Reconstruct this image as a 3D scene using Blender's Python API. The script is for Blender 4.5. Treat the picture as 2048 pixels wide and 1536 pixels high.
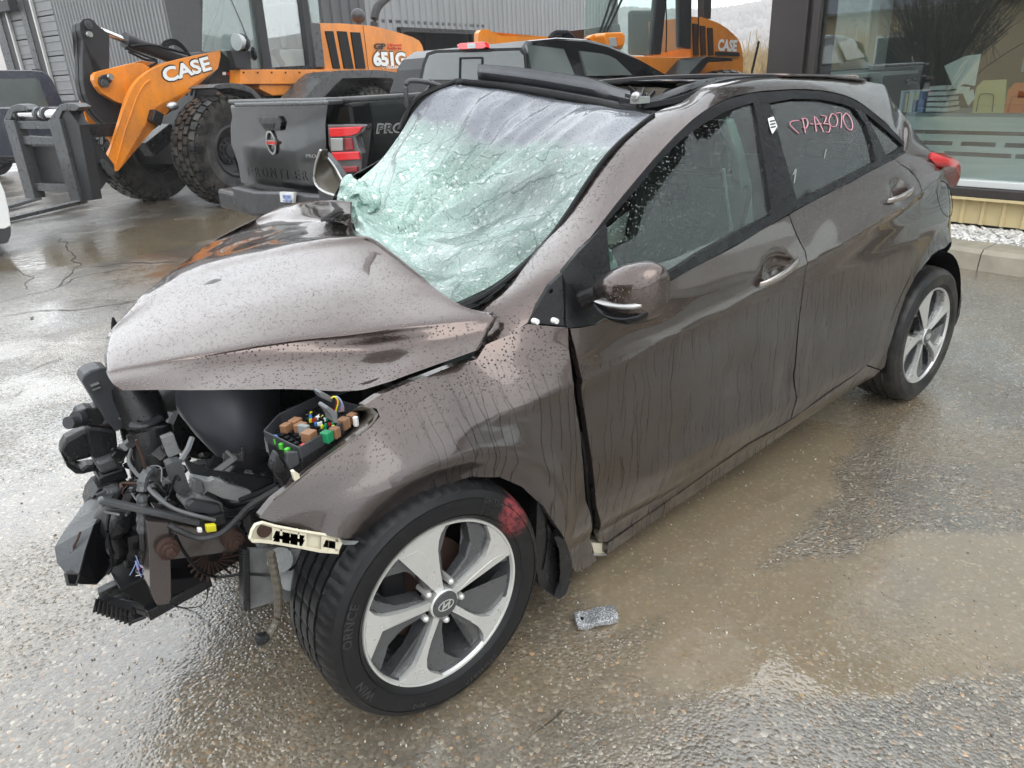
import bpy, bmesh, math, random
from math import sin, cos, pi, radians, sqrt, exp
from mathutils import Vector as V, Matrix, noise

for o in list(bpy.data.objects):
    bpy.data.objects.remove(o)
S = bpy.context.scene
COL = S.collection
random.seed(4)

# ------------------------------------------------------------------ camera
CAM = V((-0.81, -2.148, 1.503)); YAW, PIT, ROL, FPX = 0.9, 0.397, -0.049, 1469.0
FW = V((cos(PIT) * cos(YAW), cos(PIT) * sin(YAW), -sin(PIT)))
_R = V((sin(YAW), -cos(YAW), 0)); _U = _R.cross(FW)
RT = _R * cos(ROL) + _U * sin(ROL); UP = _U * cos(ROL) - _R * sin(ROL)
cd = bpy.data.cameras.new('camera'); co = bpy.data.objects.new('camera', cd); COL.objects.link(co)
cd.sensor_width = 36; cd.lens = FPX / 2048 * 36; cd.clip_start = 0.05; cd.clip_end = 4000
mw = Matrix.Identity(4)
for i in range(3):
    mw[i][0] = RT[i]; mw[i][1] = UP[i]; mw[i][2] = -FW[i]; mw[i][3] = CAM[i]
co.matrix_world = mw; S.camera = co

# ------------------------------------------------------------------ light: overcast, light rain
W = bpy.data.worlds.new('World'); S.world = W; W.use_nodes = True
wn = W.node_tree; wn.nodes.clear()
wo = wn.nodes.new('ShaderNodeOutputWorld'); bg = wn.nodes.new('ShaderNodeBackground')
sk = wn.nodes.new('ShaderNodeTexSky'); sk.sky_type = 'NISHITA'; sk.sun_disc = False
SUN_EL, SUN_AZ = radians(52), radians(200)
sk.sun_elevation = SUN_EL; sk.sun_rotation = SUN_AZ; sk.dust_density = 3
mx = wn.nodes.new('ShaderNodeMix'); mx.data_type = 'RGBA'; mx.inputs[0].default_value = 0.90
# even cloud cover: a little darker and bluer towards the zenith side of the clouds, with soft mottling
tc = wn.nodes.new('ShaderNodeTexCoord'); cn = wn.nodes.new('ShaderNodeTexNoise'); cn.inputs['Scale'].default_value = 1.6
cn.inputs['Detail'].default_value = 4
cr = wn.nodes.new('ShaderNodeValToRGB')
cr.color_ramp.elements[0].position = .3; cr.color_ramp.elements[0].color = (6.6, 7.1, 7.5, 1)
cr.color_ramp.elements[1].position = .7; cr.color_ramp.elements[1].color = (9.6, 9.9, 10.1, 1)
wn.links.new(tc.outputs['Generated'], cn.inputs['Vector']); wn.links.new(cn.outputs['Fac'], cr.inputs[0])
wn.links.new(sk.outputs[0], mx.inputs[6]); wn.links.new(cr.outputs[0], mx.inputs[7])
wn.links.new(mx.outputs[2], bg.inputs[0]); bg.inputs[1].default_value = 0.10
wn.links.new(bg.outputs[0], wo.inputs[0])
sd = bpy.data.lights.new('sun', 'SUN'); sd.energy = 0.5; sd.angle = radians(50); sd.color = (1, .98, .95)
so = bpy.data.objects.new('sun', sd); COL.objects.link(so)
_d = V((cos(SUN_EL) * sin(SUN_AZ), cos(SUN_EL) * cos(SUN_AZ), sin(SUN_EL)))
so.rotation_euler = _d.to_track_quat('Z', 'Y').to_euler(); so.location = (0, 0, 20)
S.view_settings.view_transform = 'Standard'; S.view_settings.look = 'None'
S.view_settings.exposure = 1.56; S.view_settings.gamma = 1; S.view_settings.use_curve_mapping = False
S.cycles.max_bounces = 8; S.cycles.transparent_max_bounces = 16
S.cycles.volume_bounces = 3; S.cycles.caustics_reflective = False; S.cycles.caustics_refractive = False

# ------------------------------------------------------------------ pixel (2048 x 1536 photo) -> point in the place
def ray(u, v): return FW + RT * ((u - 1024) / FPX) - UP * ((v - 768) / FPX)
def atz(u, v, z): d = ray(u, v); return CAM + d * ((z - CAM.z) / d.z)
def aty(u, v, y): d = ray(u, v); return CAM + d * ((y - CAM.y) / d.y)
def atx(u, v, x): d = ray(u, v); return CAM + d * ((x - CAM.x) / d.x)
class Pl:
    """a vertical plane through p with normal n pointing away from the camera"""
    def __init__(s, p, n): s.p = V(p); s.n = V(n).normalized()
    def pt(s, u, v, off=0.0):
        d = ray(u, v); q = s.p + s.n * off
        return CAM + d * ((q - CAM).dot(s.n) / d.dot(s.n))

# ------------------------------------------------------------------ mesh helpers
def BM(): return bmesh.new()
def box(bm, c, s, rot=None):
    vs = []
    for i in (-.5, .5):
        for j in (-.5, .5):
            for k in (-.5, .5):
                p = V((i * s[0], j * s[1], k * s[2]))
                if rot: p = rot @ p
                vs.append(bm.verts.new(V(c) + p))
    for f in ((0, 1, 3, 2), (4, 6, 7, 5), (0, 4, 5, 1), (2, 3, 7, 6), (0, 2, 6, 4), (1, 5, 7, 3)):
        bm.faces.new([vs[i] for i in f])
    return vs
def frame(d, up=V((0, 0, 1))):
    d = d.normalized()
    if abs(d.dot(up)) > .95: up = V((1, 0, 0))
    a = d.cross(up).normalized(); b = a.cross(d)
    return d, a, b
def bar(bm, p0, p1, w, h, up=V((0, 0, 1))):
    p0 = V(p0); p1 = V(p1); d, a, b = frame(p1 - p0, up)
    r = []
    for p in (p0, p1):
        r.append([bm.verts.new(p + a * (w / 2 * i) + b * (h / 2 * j)) for i, j in ((-1, -1), (1, -1), (1, 1), (-1, 1))])
    for i in range(4): bm.faces.new([r[0][i], r[0][(i + 1) % 4], r[1][(i + 1) % 4], r[1][i]])
    bm.faces.new(r[0][::-1]); bm.faces.new(r[1])
def cyl(bm, p0, p1, r0, r1=None, seg=16, cap=True):
    r1 = r0 if r1 is None else r1
    p0 = V(p0); p1 = V(p1); d, a, b = frame(p1 - p0)
    R = [[bm.verts.new(p + (a * cos(2 * pi * k / seg) + b * sin(2 * pi * k / seg)) * r) for k in range(seg)] for p, r in ((p0, r0), (p1, r1))]
    for k in range(seg): bm.faces.new([R[0][k], R[0][(k + 1) % seg], R[1][(k + 1) % seg], R[1][k]])
    if cap: bm.faces.new(R[0][::-1]); bm.faces.new(R[1])
def smooth_pts(pts, n=4):
    pts = [V(p) for p in pts]
    if len(pts) < 3: return pts
    out = []
    for i in range(len(pts) - 1):
        p0 = pts[max(i - 1, 0)]; p1 = pts[i]; p2 = pts[i + 1]; p3 = pts[min(i + 2, len(pts) - 1)]
        for k in range(n):
            t = k / n
            out.append(.5 * ((2 * p1) + (p2 - p0) * t + (2 * p0 - 5 * p1 + 4 * p2 - p3) * t * t + (3 * p1 - p0 - 3 * p2 + p3) * t ** 3))
    out.append(pts[-1]); return out
def tube(bm, pts, r, seg=8, sm=4, ribs=0):
    P = smooth_pts(pts, sm) if sm else [V(p) for p in pts]
    if ribs:
        Q = []
        for i in range(len(P) - 1):
            L = (P[i + 1] - P[i]).length; m = max(1, int(L / ribs))
            for k in range(m): Q.append(P[i].lerp(P[i + 1], k / m))
        Q.append(P[-1]); P = Q
    R = []
    for i, p in enumerate(P):
        d = P[min(i + 1, len(P) - 1)] - P[max(i - 1, 0)]
        _, a, b = frame(d)
        rr = r * (1.0 if not ribs or i % 2 else .86)
        R.append([bm.verts.new(p + (a * cos(2 * pi * k / seg) + b * sin(2 * pi * k / seg)) * rr) for k in range(seg)])
    for i in range(len(R) - 1):
        for k in range(seg):
            bm.faces.new([R[i][k], R[i][(k + 1) % seg], R[i + 1][(k + 1) % seg], R[i + 1][k]])
    bm.faces.new(R[0][::-1]); bm.faces.new(R[-1])
def prism(bm, pts, vec):
    vec = V(vec); a = [bm.verts.new(V(p)) for p in pts]; b = [bm.verts.new(V(p) + vec) for p in pts]; n = len(a)
    f1 = bm.faces.new(a); f2 = bm.faces.new(b[::-1])
    for i in range(n): bm.faces.new([a[(i + 1) % n], a[i], b[i], b[(i + 1) % n]])
    if n > 4: bmesh.ops.triangulate(bm, faces=[f1, f2])
def slab(bm, pl, px, o0, o1):
    pts = [pl.pt(u, v, o0) for u, v in px]
    prism(bm, pts, pl.n * (o1 - o0))
def grid(bm, rows):
    R = [[bm.verts.new(V(p)) for p in r] for r in rows]
    for i in range(len(R) - 1):
        for j in range(len(R[0]) - 1):
            bm.faces.new([R[i][j], R[i][j + 1], R[i + 1][j + 1], R[i + 1][j]])
    return R
def ball(bm, c, r, seg=12, sc=(1, 1, 1)):
    m = Matrix.Translation(V(c)) @ Matrix.Diagonal((sc[0], sc[1], sc[2], 1))
    bmesh.ops.create_uvsphere(bm, u_segments=seg, v_segments=seg // 2 + 1, radius=r, matrix=m)
_ICO = None
def scatter(name, items, mat, sub=1):
    """many small stones or clumps as one mesh: items = (centre, radius, scale xyz, spin)"""
    import numpy as np
    b = BM(); bmesh.ops.create_icosphere(b, subdivisions=sub, radius=1.0); b.verts.ensure_lookup_table()
    v0 = np.array([v.co[:] for v in b.verts]); f0 = np.array([[v.index for v in f.verts] for f in b.faces]); b.free()
    n = len(items); VV = np.zeros((n, len(v0), 3))
    for i, (c, r, sc, sp) in enumerate(items):
        q = v0 * np.array(sc) * r; cs, sn = cos(sp), sin(sp)
        VV[i, :, 0] = q[:, 0] * cs - q[:, 1] * sn + c[0]; VV[i, :, 1] = q[:, 0] * sn + q[:, 1] * cs + c[1]; VV[i, :, 2] = q[:, 2] + q[:, 0] * .35 * sn + c[2]
    FF = (f0[None] + (np.arange(n) * len(v0))[:, None, None]).reshape(-1, 3)
    me = bpy.data.meshes.new(name); me.vertices.add(n * len(v0)); me.vertices.foreach_set('co', VV.ravel())
    me.loops.add(len(FF) * 3); me.loops.foreach_set('vertex_index', FF.ravel()); me.polygons.add(len(FF))
    me.polygons.foreach_set('loop_start', np.arange(len(FF)) * 3); me.polygons.foreach_set('loop_total', np.full(len(FF), 3)); me.update(calc_edges=True)
    me.materials.append(mat); o = bpy.data.objects.new(name, me); COL.objects.link(o); return o
def resample(poly, n):
    P = [V(p) for p in poly]; L = [0]
    for i in range(len(P) - 1): L.append(L[-1] + (P[i + 1] - P[i]).length)
    out = []
    for k in range(n):
        t = L[-1] * k / (n - 1); i = 0
        while i < len(P) - 2 and L[i + 1] < t: i += 1
        s = (t - L[i]) / max(L[i + 1] - L[i], 1e-9)
        out.append(P[i].lerp(P[i + 1], min(max(s, 0), 1)))
    return out
def coons(top, bot, left, right, nu, nv):
    """top,bot run left->right; left,right run top->bottom"""
    T = resample(smooth_pts(top), nu); B = resample(smooth_pts(bot), nu); L = resample(smooth_pts(left), nv); R = resample(smooth_pts(right), nv)
    rows = []
    for j in range(nv):
        v = j / (nv - 1); row = []
        for i in range(nu):
            u = i / (nu - 1)
            p = T[i] * (1 - v) + B[i] * v + L[j] * (1 - u) + R[j] * u
            p -= T[0] * (1 - u) * (1 - v) + T[-1] * u * (1 - v) + B[0] * (1 - u) * v + B[-1] * u * v
            row.append(p)
        rows.append(row)
    return rows
def lathe(bm, T, prof, seg=48, mod=None):
    """profile (radius, outward) turned about local axis; T maps (x, out, z)"""
    R = []
    for k in range(seg):
        a = 2 * pi * k / seg
        R.append([bm.verts.new(T(((r + (mod(k, i) if mod else 0)) * cos(a), h, (r + (mod(k, i) if mod else 0)) * sin(a)))) for i, (r, h) in enumerate(prof)])
    for k in range(seg):
        for i in range(len(prof) - 1):
            bm.faces.new([R[k][i], R[(k + 1) % seg][i], R[(k + 1) % seg][i + 1], R[k][i + 1]])

def thing(name, label, cat, loc=(0, 0, 0), group=None):
    o = bpy.data.objects.new(name, None); COL.objects.link(o); o.location = loc
    o['label'] = label; o['category'] = cat
    if group: o['group'] = group
    o.empty_display_size = .2
    return o
WL = {}
def wloc(o):
    p = V((0, 0, 0))
    while o is not None: p += o.location; o = o.parent
    return p
def obj(name, bm, mat, parent=None, smooth=False, angle=35, bevel=0, label=None, solid=0, loc=None, kind=None):
    """link a bmesh built in world coordinates as ONE object"""
    bmesh.ops.recalc_face_normals(bm, faces=bm.faces[:]) if not solid else None
    me = bpy.data.meshes.new(name)
    base = wloc(parent) if parent else V((0, 0, 0))
    if loc is None and not parent: loc = (0, 0, 0)
    if loc is not None: base = V(loc)
    bmesh.ops.translate(bm, verts=bm.verts[:], vec=-base)
    bm.to_mesh(me); bm.free()
    for m in (mat if isinstance(mat, (list, tuple)) else [mat]): me.materials.append(m)
    o = bpy.data.objects.new(name, me); COL.objects.link(o)
    if parent: o.parent = parent
    if loc is not None: o.location = (V(loc) - wloc(parent)) if parent else V(loc)
    if smooth:
        for p in me.polygons: p.use_smooth = True
        try: me.set_sharp_from_angle(angle=radians(angle))
        except Exception: pass
    if solid:
        m = o.modifiers.new('thick', 'SOLIDIFY'); m.thickness = solid; m.offset = -1
    if bevel:
        m = o.modifiers.new('bevel', 'BEVEL'); m.width = bevel; m.segments = 2; m.limit_method = 'ANGLE'; m.angle_limit = radians(40)
        m.harden_normals = False
    if label: o['label'] = label
    if kind: o['kind'] = kind
    return o
def tag(o, label, cat, group=None, kind=None):
    o['label'] = label; o['category'] = cat
    if group: o['group'] = group
    if kind: o['kind'] = kind
    return o
def struct(name, bm, mat, **k):
    o = obj(name, bm, mat, **k); o['kind'] = 'structure'; return o
_tc = {}
def textbm(bm, s, place, size=1.0, ext=0.0, bold=0.0, space=1.0, shear=0.0, flat=None):
    """lettering: place(x, y, z) -> world point; returns its width"""
    cu = bpy.data.curves.new('t', 'FONT'); cu.body = s; cu.size = size; cu.offset = bold; cu.space_character = space
    cu.extrude = ext; cu.resolution_u = 3; cu.shear = shear
    o = bpy.data.objects.new('t', cu); COL.objects.link(o)
    dg = bpy.context.evaluated_depsgraph_get()
    me = bpy.data.meshes.new_from_object(o.evaluated_get(dg))
    off = len(bm.verts); vs = [bm.verts.new(place(v.co.x, v.co.y, v.co.z)) for v in me.vertices]
    for p in me.polygons:
        try: bm.faces.new([vs[i] for i in p.vertices])
        except ValueError: pass
    w = max((v.co.x for v in me.vertices), default=0)
    bpy.data.objects.remove(o); bpy.data.curves.remove(cu); bpy.data.meshes.remove(me)
    return w

# ------------------------------------------------------------------ materials
class NT:
    def __init__(s, name):
        s.m = bpy.data.materials.new(name); s.m.use_nodes = True; s.t = s.m.node_tree
        s.b = s.t.nodes['Principled BSDF']; s.o = s.t.nodes['Material Output']
        s.tc = s.t.nodes.new('ShaderNodeTexCoord')
    def n(s, ty, **k):
        x = s.t.nodes.new(ty)
        for a, b in k.items():
            if a.startswith('i_'): x.inputs[a[2:].replace('_', ' ')].default_value = b
            else: setattr(x, a, b)
        return x
    def l(s, a, b): s.t.links.new(a, b)
    def co(s, scale=(1, 1, 1), src='Object'):
        m = s.n('ShaderNodeMapping'); m.inputs['Scale'].default_value = scale
        s.l(s.tc.outputs[src], m.inputs[0]); return m.outputs[0]
    def noise(s, sc, det=4, rough=.55, vec=None, dist=0):
        x = s.n('ShaderNodeTexNoise'); x.inputs['Scale'].default_value = sc; x.inputs['Detail'].default_value = det
        x.inputs['Roughness'].default_value = rough; x.inputs['Distortion'].default_value = dist
        s.l(vec if vec else s.tc.outputs['Object'], x.inputs['Vector']); return x.outputs['Fac']
    def vor(s, sc, feat='F1', vec=None, out='Distance', rnd=1):
        x = s.n('ShaderNodeTexVoronoi'); x.feature = feat; x.inputs['Scale'].default_value = sc; x.inputs['Randomness'].default_value = rnd
        s.l(vec if vec else s.tc.outputs['Object'], x.inputs['Vector']); return x.outputs[out]
    def ramp(s, f, stops):
        x = s.n('ShaderNodeValToRGB'); e = x.color_ramp.elements
        while len(e) < len(stops): e.new(.5)
        for i, (p, c) in enumerate(stops):
            e[i].position = p; e[i].color = c if hasattr(c, '__len__') and len(c) == 4 else ((c[0], c[1], c[2], 1) if hasattr(c, '__len__') else (c, c, c, 1))
        s.l(f, x.inputs[0]); return x.outputs[0]
    def math(s, op, a, b=None, c=None, clamp=False):
        x = s.n('ShaderNodeMath'); x.operation = op; x.use_clamp = clamp
        for i, q in enumerate((a, b, c)):
            if q is None: continue
            if isinstance(q, (int, float)): x.inputs[i].default_value = q
            else: s.l(q, x.inputs[i])
        return x.outputs[0]
    def mix(s, f, a, b):
        x = s.n('ShaderNodeMix'); x.data_type = 'RGBA'
        for i, q in ((0, f), (6, a), (7, b)):
            if isinstance(q, (int, float)): x.inputs[i].default_value = q if i == 0 else (q, q, q, 1)
            elif hasattr(q, '__len__'): x.inputs[i].default_value = (q[0], q[1], q[2], 1)
            else: s.l(q, x.inputs[i])
        return x.outputs[2]
    def bump(s, h, st=.3, dist=.01, nrm=None):
        x = s.n('ShaderNodeBump'); x.inputs['Distance'].default_value = dist
        if isinstance(st, (int, float)): x.inputs['Strength'].default_value = st
        else: s.l(st, x.inputs['Strength'])
        s.l(h, x.inputs['Height'])
        if nrm: s.l(nrm, x.inputs['Normal'])
        return x.outputs[0]
    def set(s, col=None, rough=None, metal=None, spec=None, coat=None, nrm=None, coatr=None, emit=None):
        B = s.b.inputs
        def put(k, v):
            if v is None: return
            if isinstance(v, (int, float)): B[k].default_value = v
            elif hasattr(v, '__len__'): B[k].default_value = (v[0], v[1], v[2], 1)
            else: s.l(v, B[k])
        put('Base Color', col); put('Roughness', rough); put('Metallic', metal); put('Specular IOR Level', spec)
        put('Coat Weight', coat); put('Coat Roughness', coatr); put('Normal', nrm)
        if nrm is not None and coat is not None: s.l(nrm, B['Coat Normal'])
        return s.m
    def sepz(s):
        x = s.n('ShaderNodeSeparateXYZ'); s.l(s.tc.outputs['Object'], x.inputs[0]); return x.outputs
    def drops(s, sc=110, keep=.45):
        v = s.n('ShaderNodeTexVoronoi'); v.inputs['Scale'].default_value = sc; s.l(s.tc.outputs['Object'], v.inputs['Vector'])
        sp = s.n('ShaderNodeSeparateColor'); s.l(v.outputs['Color'], sp.inputs[0])
        on = s.math('GREATER_THAN', sp.outputs[0], keep)
        rad = s.math('MULTIPLY_ADD', sp.outputs[1], .22, .16)
        h = s.math('SUBTRACT', 1.0, s.math('DIVIDE', v.outputs['Distance'], rad), clamp=True)
        h = s.math('POWER', h, .5)
        return s.math('MULTIPLY', h, on)
def simple(name, col, rough=.5, metal=0, var=.25, vs=6, bmp=.15, bs=60, coat=0, wet=False, spec=None):
    m = NT(name)
    n1 = m.noise(vs, 5)
    c = m.mix(n1, tuple(x * (1 - var) for x in col), tuple(min(1, x * (1 + var)) for x in col))
    r = m.math('MULTIPLY_ADD', m.noise(vs * 2.3, 3), .3, rough - .15, clamp=True)
    if wet:
        d = m.drops(120, .5); n = m.bump(m.math('ADD', m.math('MULTIPLY', m.noise(bs, 3), bmp), d), .35, .004)
    else: n = m.bump(m.noise(bs, 3), bmp, .004)
    return m.set(c, r, metal, spec, coat if coat else None, n, .05 if coat else None)
MT = {}
def paint(name, col, col2, metal=.55):
    m = NT(name); x = m.sepz()
    d = m.drops(145, .28)
    # film of drops above, runs of water below
    low = m.math('SUBTRACT', 1.0, m.math('MULTIPLY_ADD', x[2], 6.0, -4.3), clamp=True)   # 1 below ~.72 m, 0 above ~.88
    def runs(sc, wig, w, zs, off):
        k = m.math('MULTIPLY_ADD', x[0], sc, off)
        wn_ = m.noise(1.0, 2, .5, m.co((sc * .22, 0, zs)))
        k = m.math('ADD', k, m.math('MULTIPLY', wn_, wig))
        v1 = m.n('ShaderNodeTexVoronoi'); v1.voronoi_dimensions = '1D'; v1.feature = 'DISTANCE_TO_EDGE'; v1.inputs['Scale'].default_value = 1.0; m.l(k, v1.inputs['W'])
        on = m.math('GREATER_THAN', m.noise(1.0, 2, .5, m.co((sc * .8, 0, 2.4))), .46)
        return m.math('MULTIPLY', m.math('LESS_THAN', v1.outputs['Distance'], w), on)
    line = m.math('ADD', runs(34, 2.6, .042, 5.0, 0), runs(15, 1.8, .030, 4.0, 7.3), clamp=True)
    line = m.math('MULTIPLY', line, low)
    line = m.math('MULTIPLY', line, m.math('MULTIPLY_ADD', x[0], 3.5, 5.1, clamp=True))
    line = m.math('MULTIPLY', line, m.ramp(m.noise(2.6, 3), [(.36, .12), (.55, .85)]))
    fine = m.noise(240, 2, .6)
    mott = m.noise(3.5, 4)
    film = m.mix(m.math('MULTIPLY', low, m.math('MULTIPLY_ADD', fine, .6, .35)), col, col2)
    film = m.mix(m.math('MULTIPLY', mott, .35), film, tuple(c * .6 for c in col))
    film = m.mix(m.math('MULTIPLY', m.math('MULTIPLY', d, .55), m.math('SUBTRACT', 1.0, low)), film, tuple(q * .5 for q in col))
    c = m.mix(m.math('MULTIPLY', line, .9), film, tuple(q * .22 for q in col))
    up = m.math('SUBTRACT', 1.0, low)
    h = m.math('ADD', m.math('MULTIPLY', d, m.math('MULTIPLY_ADD', up, 1.0, .10)), m.math('MULTIPLY', line, -.25))
    n = m.bump(h, .8, .0045)
    r = m.math('MULTIPLY_ADD', low, .10, .22)
    r = m.math('SUBTRACT', r, m.math('MULTIPLY', line, .15))
    cr_ = m.math('MULTIPLY_ADD', m.math('MULTIPLY', low, m.ramp(mott, [(.35, 0), (.65, 1)])), .12, .03)
    cr_ = m.math('SUBTRACT', cr_, m.math('MULTIPLY', line, .2), clamp=True)
    splash = m.math('MULTIPLY', m.math('MULTIPLY_ADD', x[2], -5.0, 2.0, clamp=True), m.ramp(m.noise(22, 5, .7), [(.42, 0), (.62, 1)]))
    c = m.mix(m.math('MULTIPLY', splash, .38), c, (.20, .165, .12))
    m.b.inputs['Coat IOR'].default_value = 1.5
    return m.set(c, r, m.math('MULTIPLY_ADD', low, -.25, metal), None, m.math('MULTIPLY_ADD', line, -.75, 1.0), n, cr_)
MT['paint'] = paint('brown_metallic_paint', (.098, .072, .063), (.036, .032, .030), .90)
MT['black_paint'] = simple('black_wet_paint', (.005, .0055, .006), .12, 0, .2, 3, .02, coat=.38, spec=.12)
MT['navy_paint'] = simple('dark_blue_wet_paint', (.012, .014, .028), .25, .2, .2, 3, .1, coat=1)
MT['white_paint'] = simple('white_car_paint', (.7, .72, .72), .25, 0, .05, 3, .05, coat=1, wet=True)
MT['trim'] = simple('black_plastic_trim', (.005, .005, .006), .28, 0, .3, 8, .25, 300, wet=True, spec=.3)
MT['handle'] = simple('painted_sheen_handle', (.42, .38, .36), .18, .9, .1, 6, .05, coat=1)  # handles lightened above body paint: their silver highlight is put into the colour
MT['rubber'] = simple('rubber_seal', (.004, .004, .005), .45, 0, .3, 8, .1, spec=.2)
MT['plastic'] = simple('black_engine_plastic', (.010, .010, .011), .30, 0, .5, 12, .3, 150, wet=True, spec=.4)
MT['cover'] = simple('smooth_grey_cover', (.050, .052, .062), .42, 0, .12, 5, .05, 60, spec=.4)
MT['plastic_grey'] = simple('dark_grey_plastic', (.035, .036, .041), .4, 0, .2, 9, .2, 300, wet=True)
MT['dusty'] = simple('dusty_grey_plastic', (.16, .165, .165), .55, 0, .5, 22, .4, 120)
MT['interior'] = simple('dark_interior_cloth', (.055, .06, .06), .8, 0, .3, 8, .3, 400)
MT['liner'] = simple('grey_interior_trim', (.22, .24, .23), .7, 0, .15, 5, .1)
MT['steel'] = simple('bare_steel', (.42, .42, .41), .35, .9, .2, 8, .2, 90)
MT['alu'] = simple('machined_alloy', (.60, .60, .58), .32, .55, .1, 12, .12, 160, wet=True)
MT['alu_dark'] = simple('grey_painted_alloy', (.085, .088, .092), .3, .4, .15, 8, .1, 120, coat=.6, wet=True)
def grimy(name, c, rough, grime):
    m = NT(name); g1 = m.ramp(m.noise(2.3, 6, .7, m.co((1, 1, .45))), [(.45, 0), (.72, 1)]); g2 = m.ramp(m.noise(30, 4, .7), [(.55, 0), (.7, 1)])
    col = m.mix(m.noise(1.1, 3), tuple(q * .86 for q in c), tuple(min(1, q * 1.08) for q in c))
    col = m.mix(m.math('MULTIPLY', m.math('ADD', m.math('MULTIPLY', g1, .5), m.math('MULTIPLY', g2, .35), clamp=True), grime), col, (.10, .07, .045))
    return m.set(col, m.math('MULTIPLY_ADD', g1, .3, rough), 0, .5, .4, m.bump(m.math('ADD', m.drops(90, .5), m.noise(40, 3)), .3, .004), .06)
MT['orange'] = grimy('orange_machine_paint', (.78, .25, .02), .3, .75)
MT['mach_grey'] = simple('dark_grey_machine_paint', (.026, .026, .028), .42, 0, .25, 6, .2, 80, wet=True, spec=.3)
MT['mach_grey_wet'] = simple('wet_grey_machine_paint', (.06, .063, .066), .3, .1, .3, 7, .25, 60, wet=True)
MT['chrome'] = simple('chromed_rod', (.75, .75, .75), .12, 1, .05, 5, .03)
MT['white'] = simple('white_decal', (.78, .78, .76), .45, 0, .05, 9, .02)
MT['cream'] = simple('cream_plastic', (.62, .58, .45), .45, 0, .18, 25, .2)
MT['rust'] = simple('rusty_steel', (.045, .022, .015), .8, .2, .5, 30, .5, 120)
MT['red_text'] = simple('red_decal', (.6, .04, .02), .4)
MT['black_decal'] = simple('black_decal', (.012, .012, .012), .4)
MT['pink'] = simple('pink_marker', (.62, .28, .33), .5)
MT['blue'] = simple('blue_marker', (.03, .22, .75), .5)
MT['tan_relay'] = simple('tan_relay', (.24, .125, .065), .45, 0, .1, 30, .05)
MT['green_part'] = simple('green_relay', (.01, .22, .09), .4, 0, .1, 30, .05)
MT['green_fuse'] = simple('bright_green_fuse', (.06, .38, .03), .3, 0, .1, 30, .05)
MT['red_part'] = simple('red_fuse', (.45, .02, .02), .35)
MT['blue_part'] = simple('blue_fuse', (.05, .2, .55), .35)
MT['yellow'] = simple('yellow_connector', (.75, .68, .03), .45)
MT['grey_wire'] = simple('grey_wire', (.13, .135, .14), .5)
MT['olive'] = simple('bare_primer_flange', (.085, .075, .058), .4, .1, .3, 10, .2, 100, wet=True)
MT['concrete'] = simple('kerb_concrete', (.30, .27, .21), .6, 0, .35, 7, .5, 80)
MT['tan_metal'] = simple('tan_sheet_metal', (.60, .49, .27), .4, 0, .06, 2, .05)
MT['bronze'] = simple('dark_bronze_frame', (.045, .038, .036), .4, .2, .2, 4, .1, 50, wet=True)
MT['pvc'] = simple('white_window_frame', (.62, .64, .62), .4, 0, .05, 4, .03)
MT['paper'] = simple('paper', (.72, .74, .72), .7, 0, .05, 9, .02)
MT['folder'] = simple('yellow_folder', (.70, .62, .30), .6, 0, .05, 9, .02)
MT['orange_box'] = simple('orange_folder', (.85, .18, .03), .5, 0, .05, 9, .02)
MT['blue_box'] = simple('blue_folder', (.25, .32, .55), .6, 0, .1, 9, .02)
MT['wall_in'] = simple('office_wall', (.10, .11, .10), .8, 0, .1, 3, .05)
MT['desk'] = simple('desk_laminate', (.35, .38, .40), .45, 0, .1, 3, .05)
MT['roof'] = simple('dark_shingle_roof', (.07, .08, .10), .6, 0, .3, 3, .3, 30)
MT['siding'] = simple('tan_siding', (.38, .30, .18), .7, 0, .1, 3, .2, 20)
MT['silver_paint'] = simple('silver_car_paint', (.42, .44, .46), .3, .5, .1, 3, .05, coat=1)
def glass(name, tint, fr=1.45, rough=0.0, extra=None, dropsc=130, haze=0.0):
    m = NT(name); m.t.nodes.remove(m.b)
    tr = m.n('ShaderNodeBsdfTransparent'); tr.inputs[0].default_value = (*tint, 1)
    gl = m.n('ShaderNodeBsdfGlossy'); gl.inputs['Roughness'].default_value = rough
    f = m.n('ShaderNodeLayerWeight'); f.inputs['Blend'].default_value = .5
    ms = m.n('ShaderNodeMixShader')
    if dropsc:
        d = m.drops(dropsc, .45); nb = m.bump(d, .5, .003); m.l(nb, gl.inputs['Normal'])
        df = m.n('ShaderNodeBsdfDiffuse'); df.inputs[0].default_value = (.55, .6, .58, 1)
        m2 = m.n('ShaderNodeMixShader'); m.l(m.math('MULTIPLY', d, extra or .3), m2.inputs[0])
        m.l(tr.outputs[0], m2.inputs[1]); m.l(df.outputs[0], m2.inputs[2]); src = m2.outputs[0]
    else:
        src = tr.outputs[0]
        if haze:
            df = m.n('ShaderNodeBsdfDiffuse'); df.inputs[0].default_value = (.62, .74, .72, 1)  # pale milky veil: rain film, also painting in the sky reflection
            m2 = m.n('ShaderNodeMixShader'); m2.inputs[0].default_value = haze; m.l(tr.outputs[0], m2.inputs[1]); m.l(df.outputs[0], m2.inputs[2]); src = m2.outputs[0]
    F0 = ((fr - 1) / (fr + 1)) ** 2
    m.l(m.math('MULTIPLY_ADD', m.math('POWER', f.outputs['Facing'], 4.0), .85, F0 * 1.3, clamp=True), ms.inputs[0]); m.l(src, ms.inputs[1]); m.l(gl.outputs[0], ms.inputs[2])
    m.l(ms.outputs[0], m.o.inputs[0]); return m.m
MT['glass'] = glass('car_side_glass', (.56, .78, .69), 2.0)
MT['glass_dark'] = glass('dark_privacy_glass', (.07, .08, .08), 1.33, dropsc=120)
MT['glass_cab'] = glass('machine_cab_glass', (.85, .93, .91), 1.8, dropsc=0, haze=.12)
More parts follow.
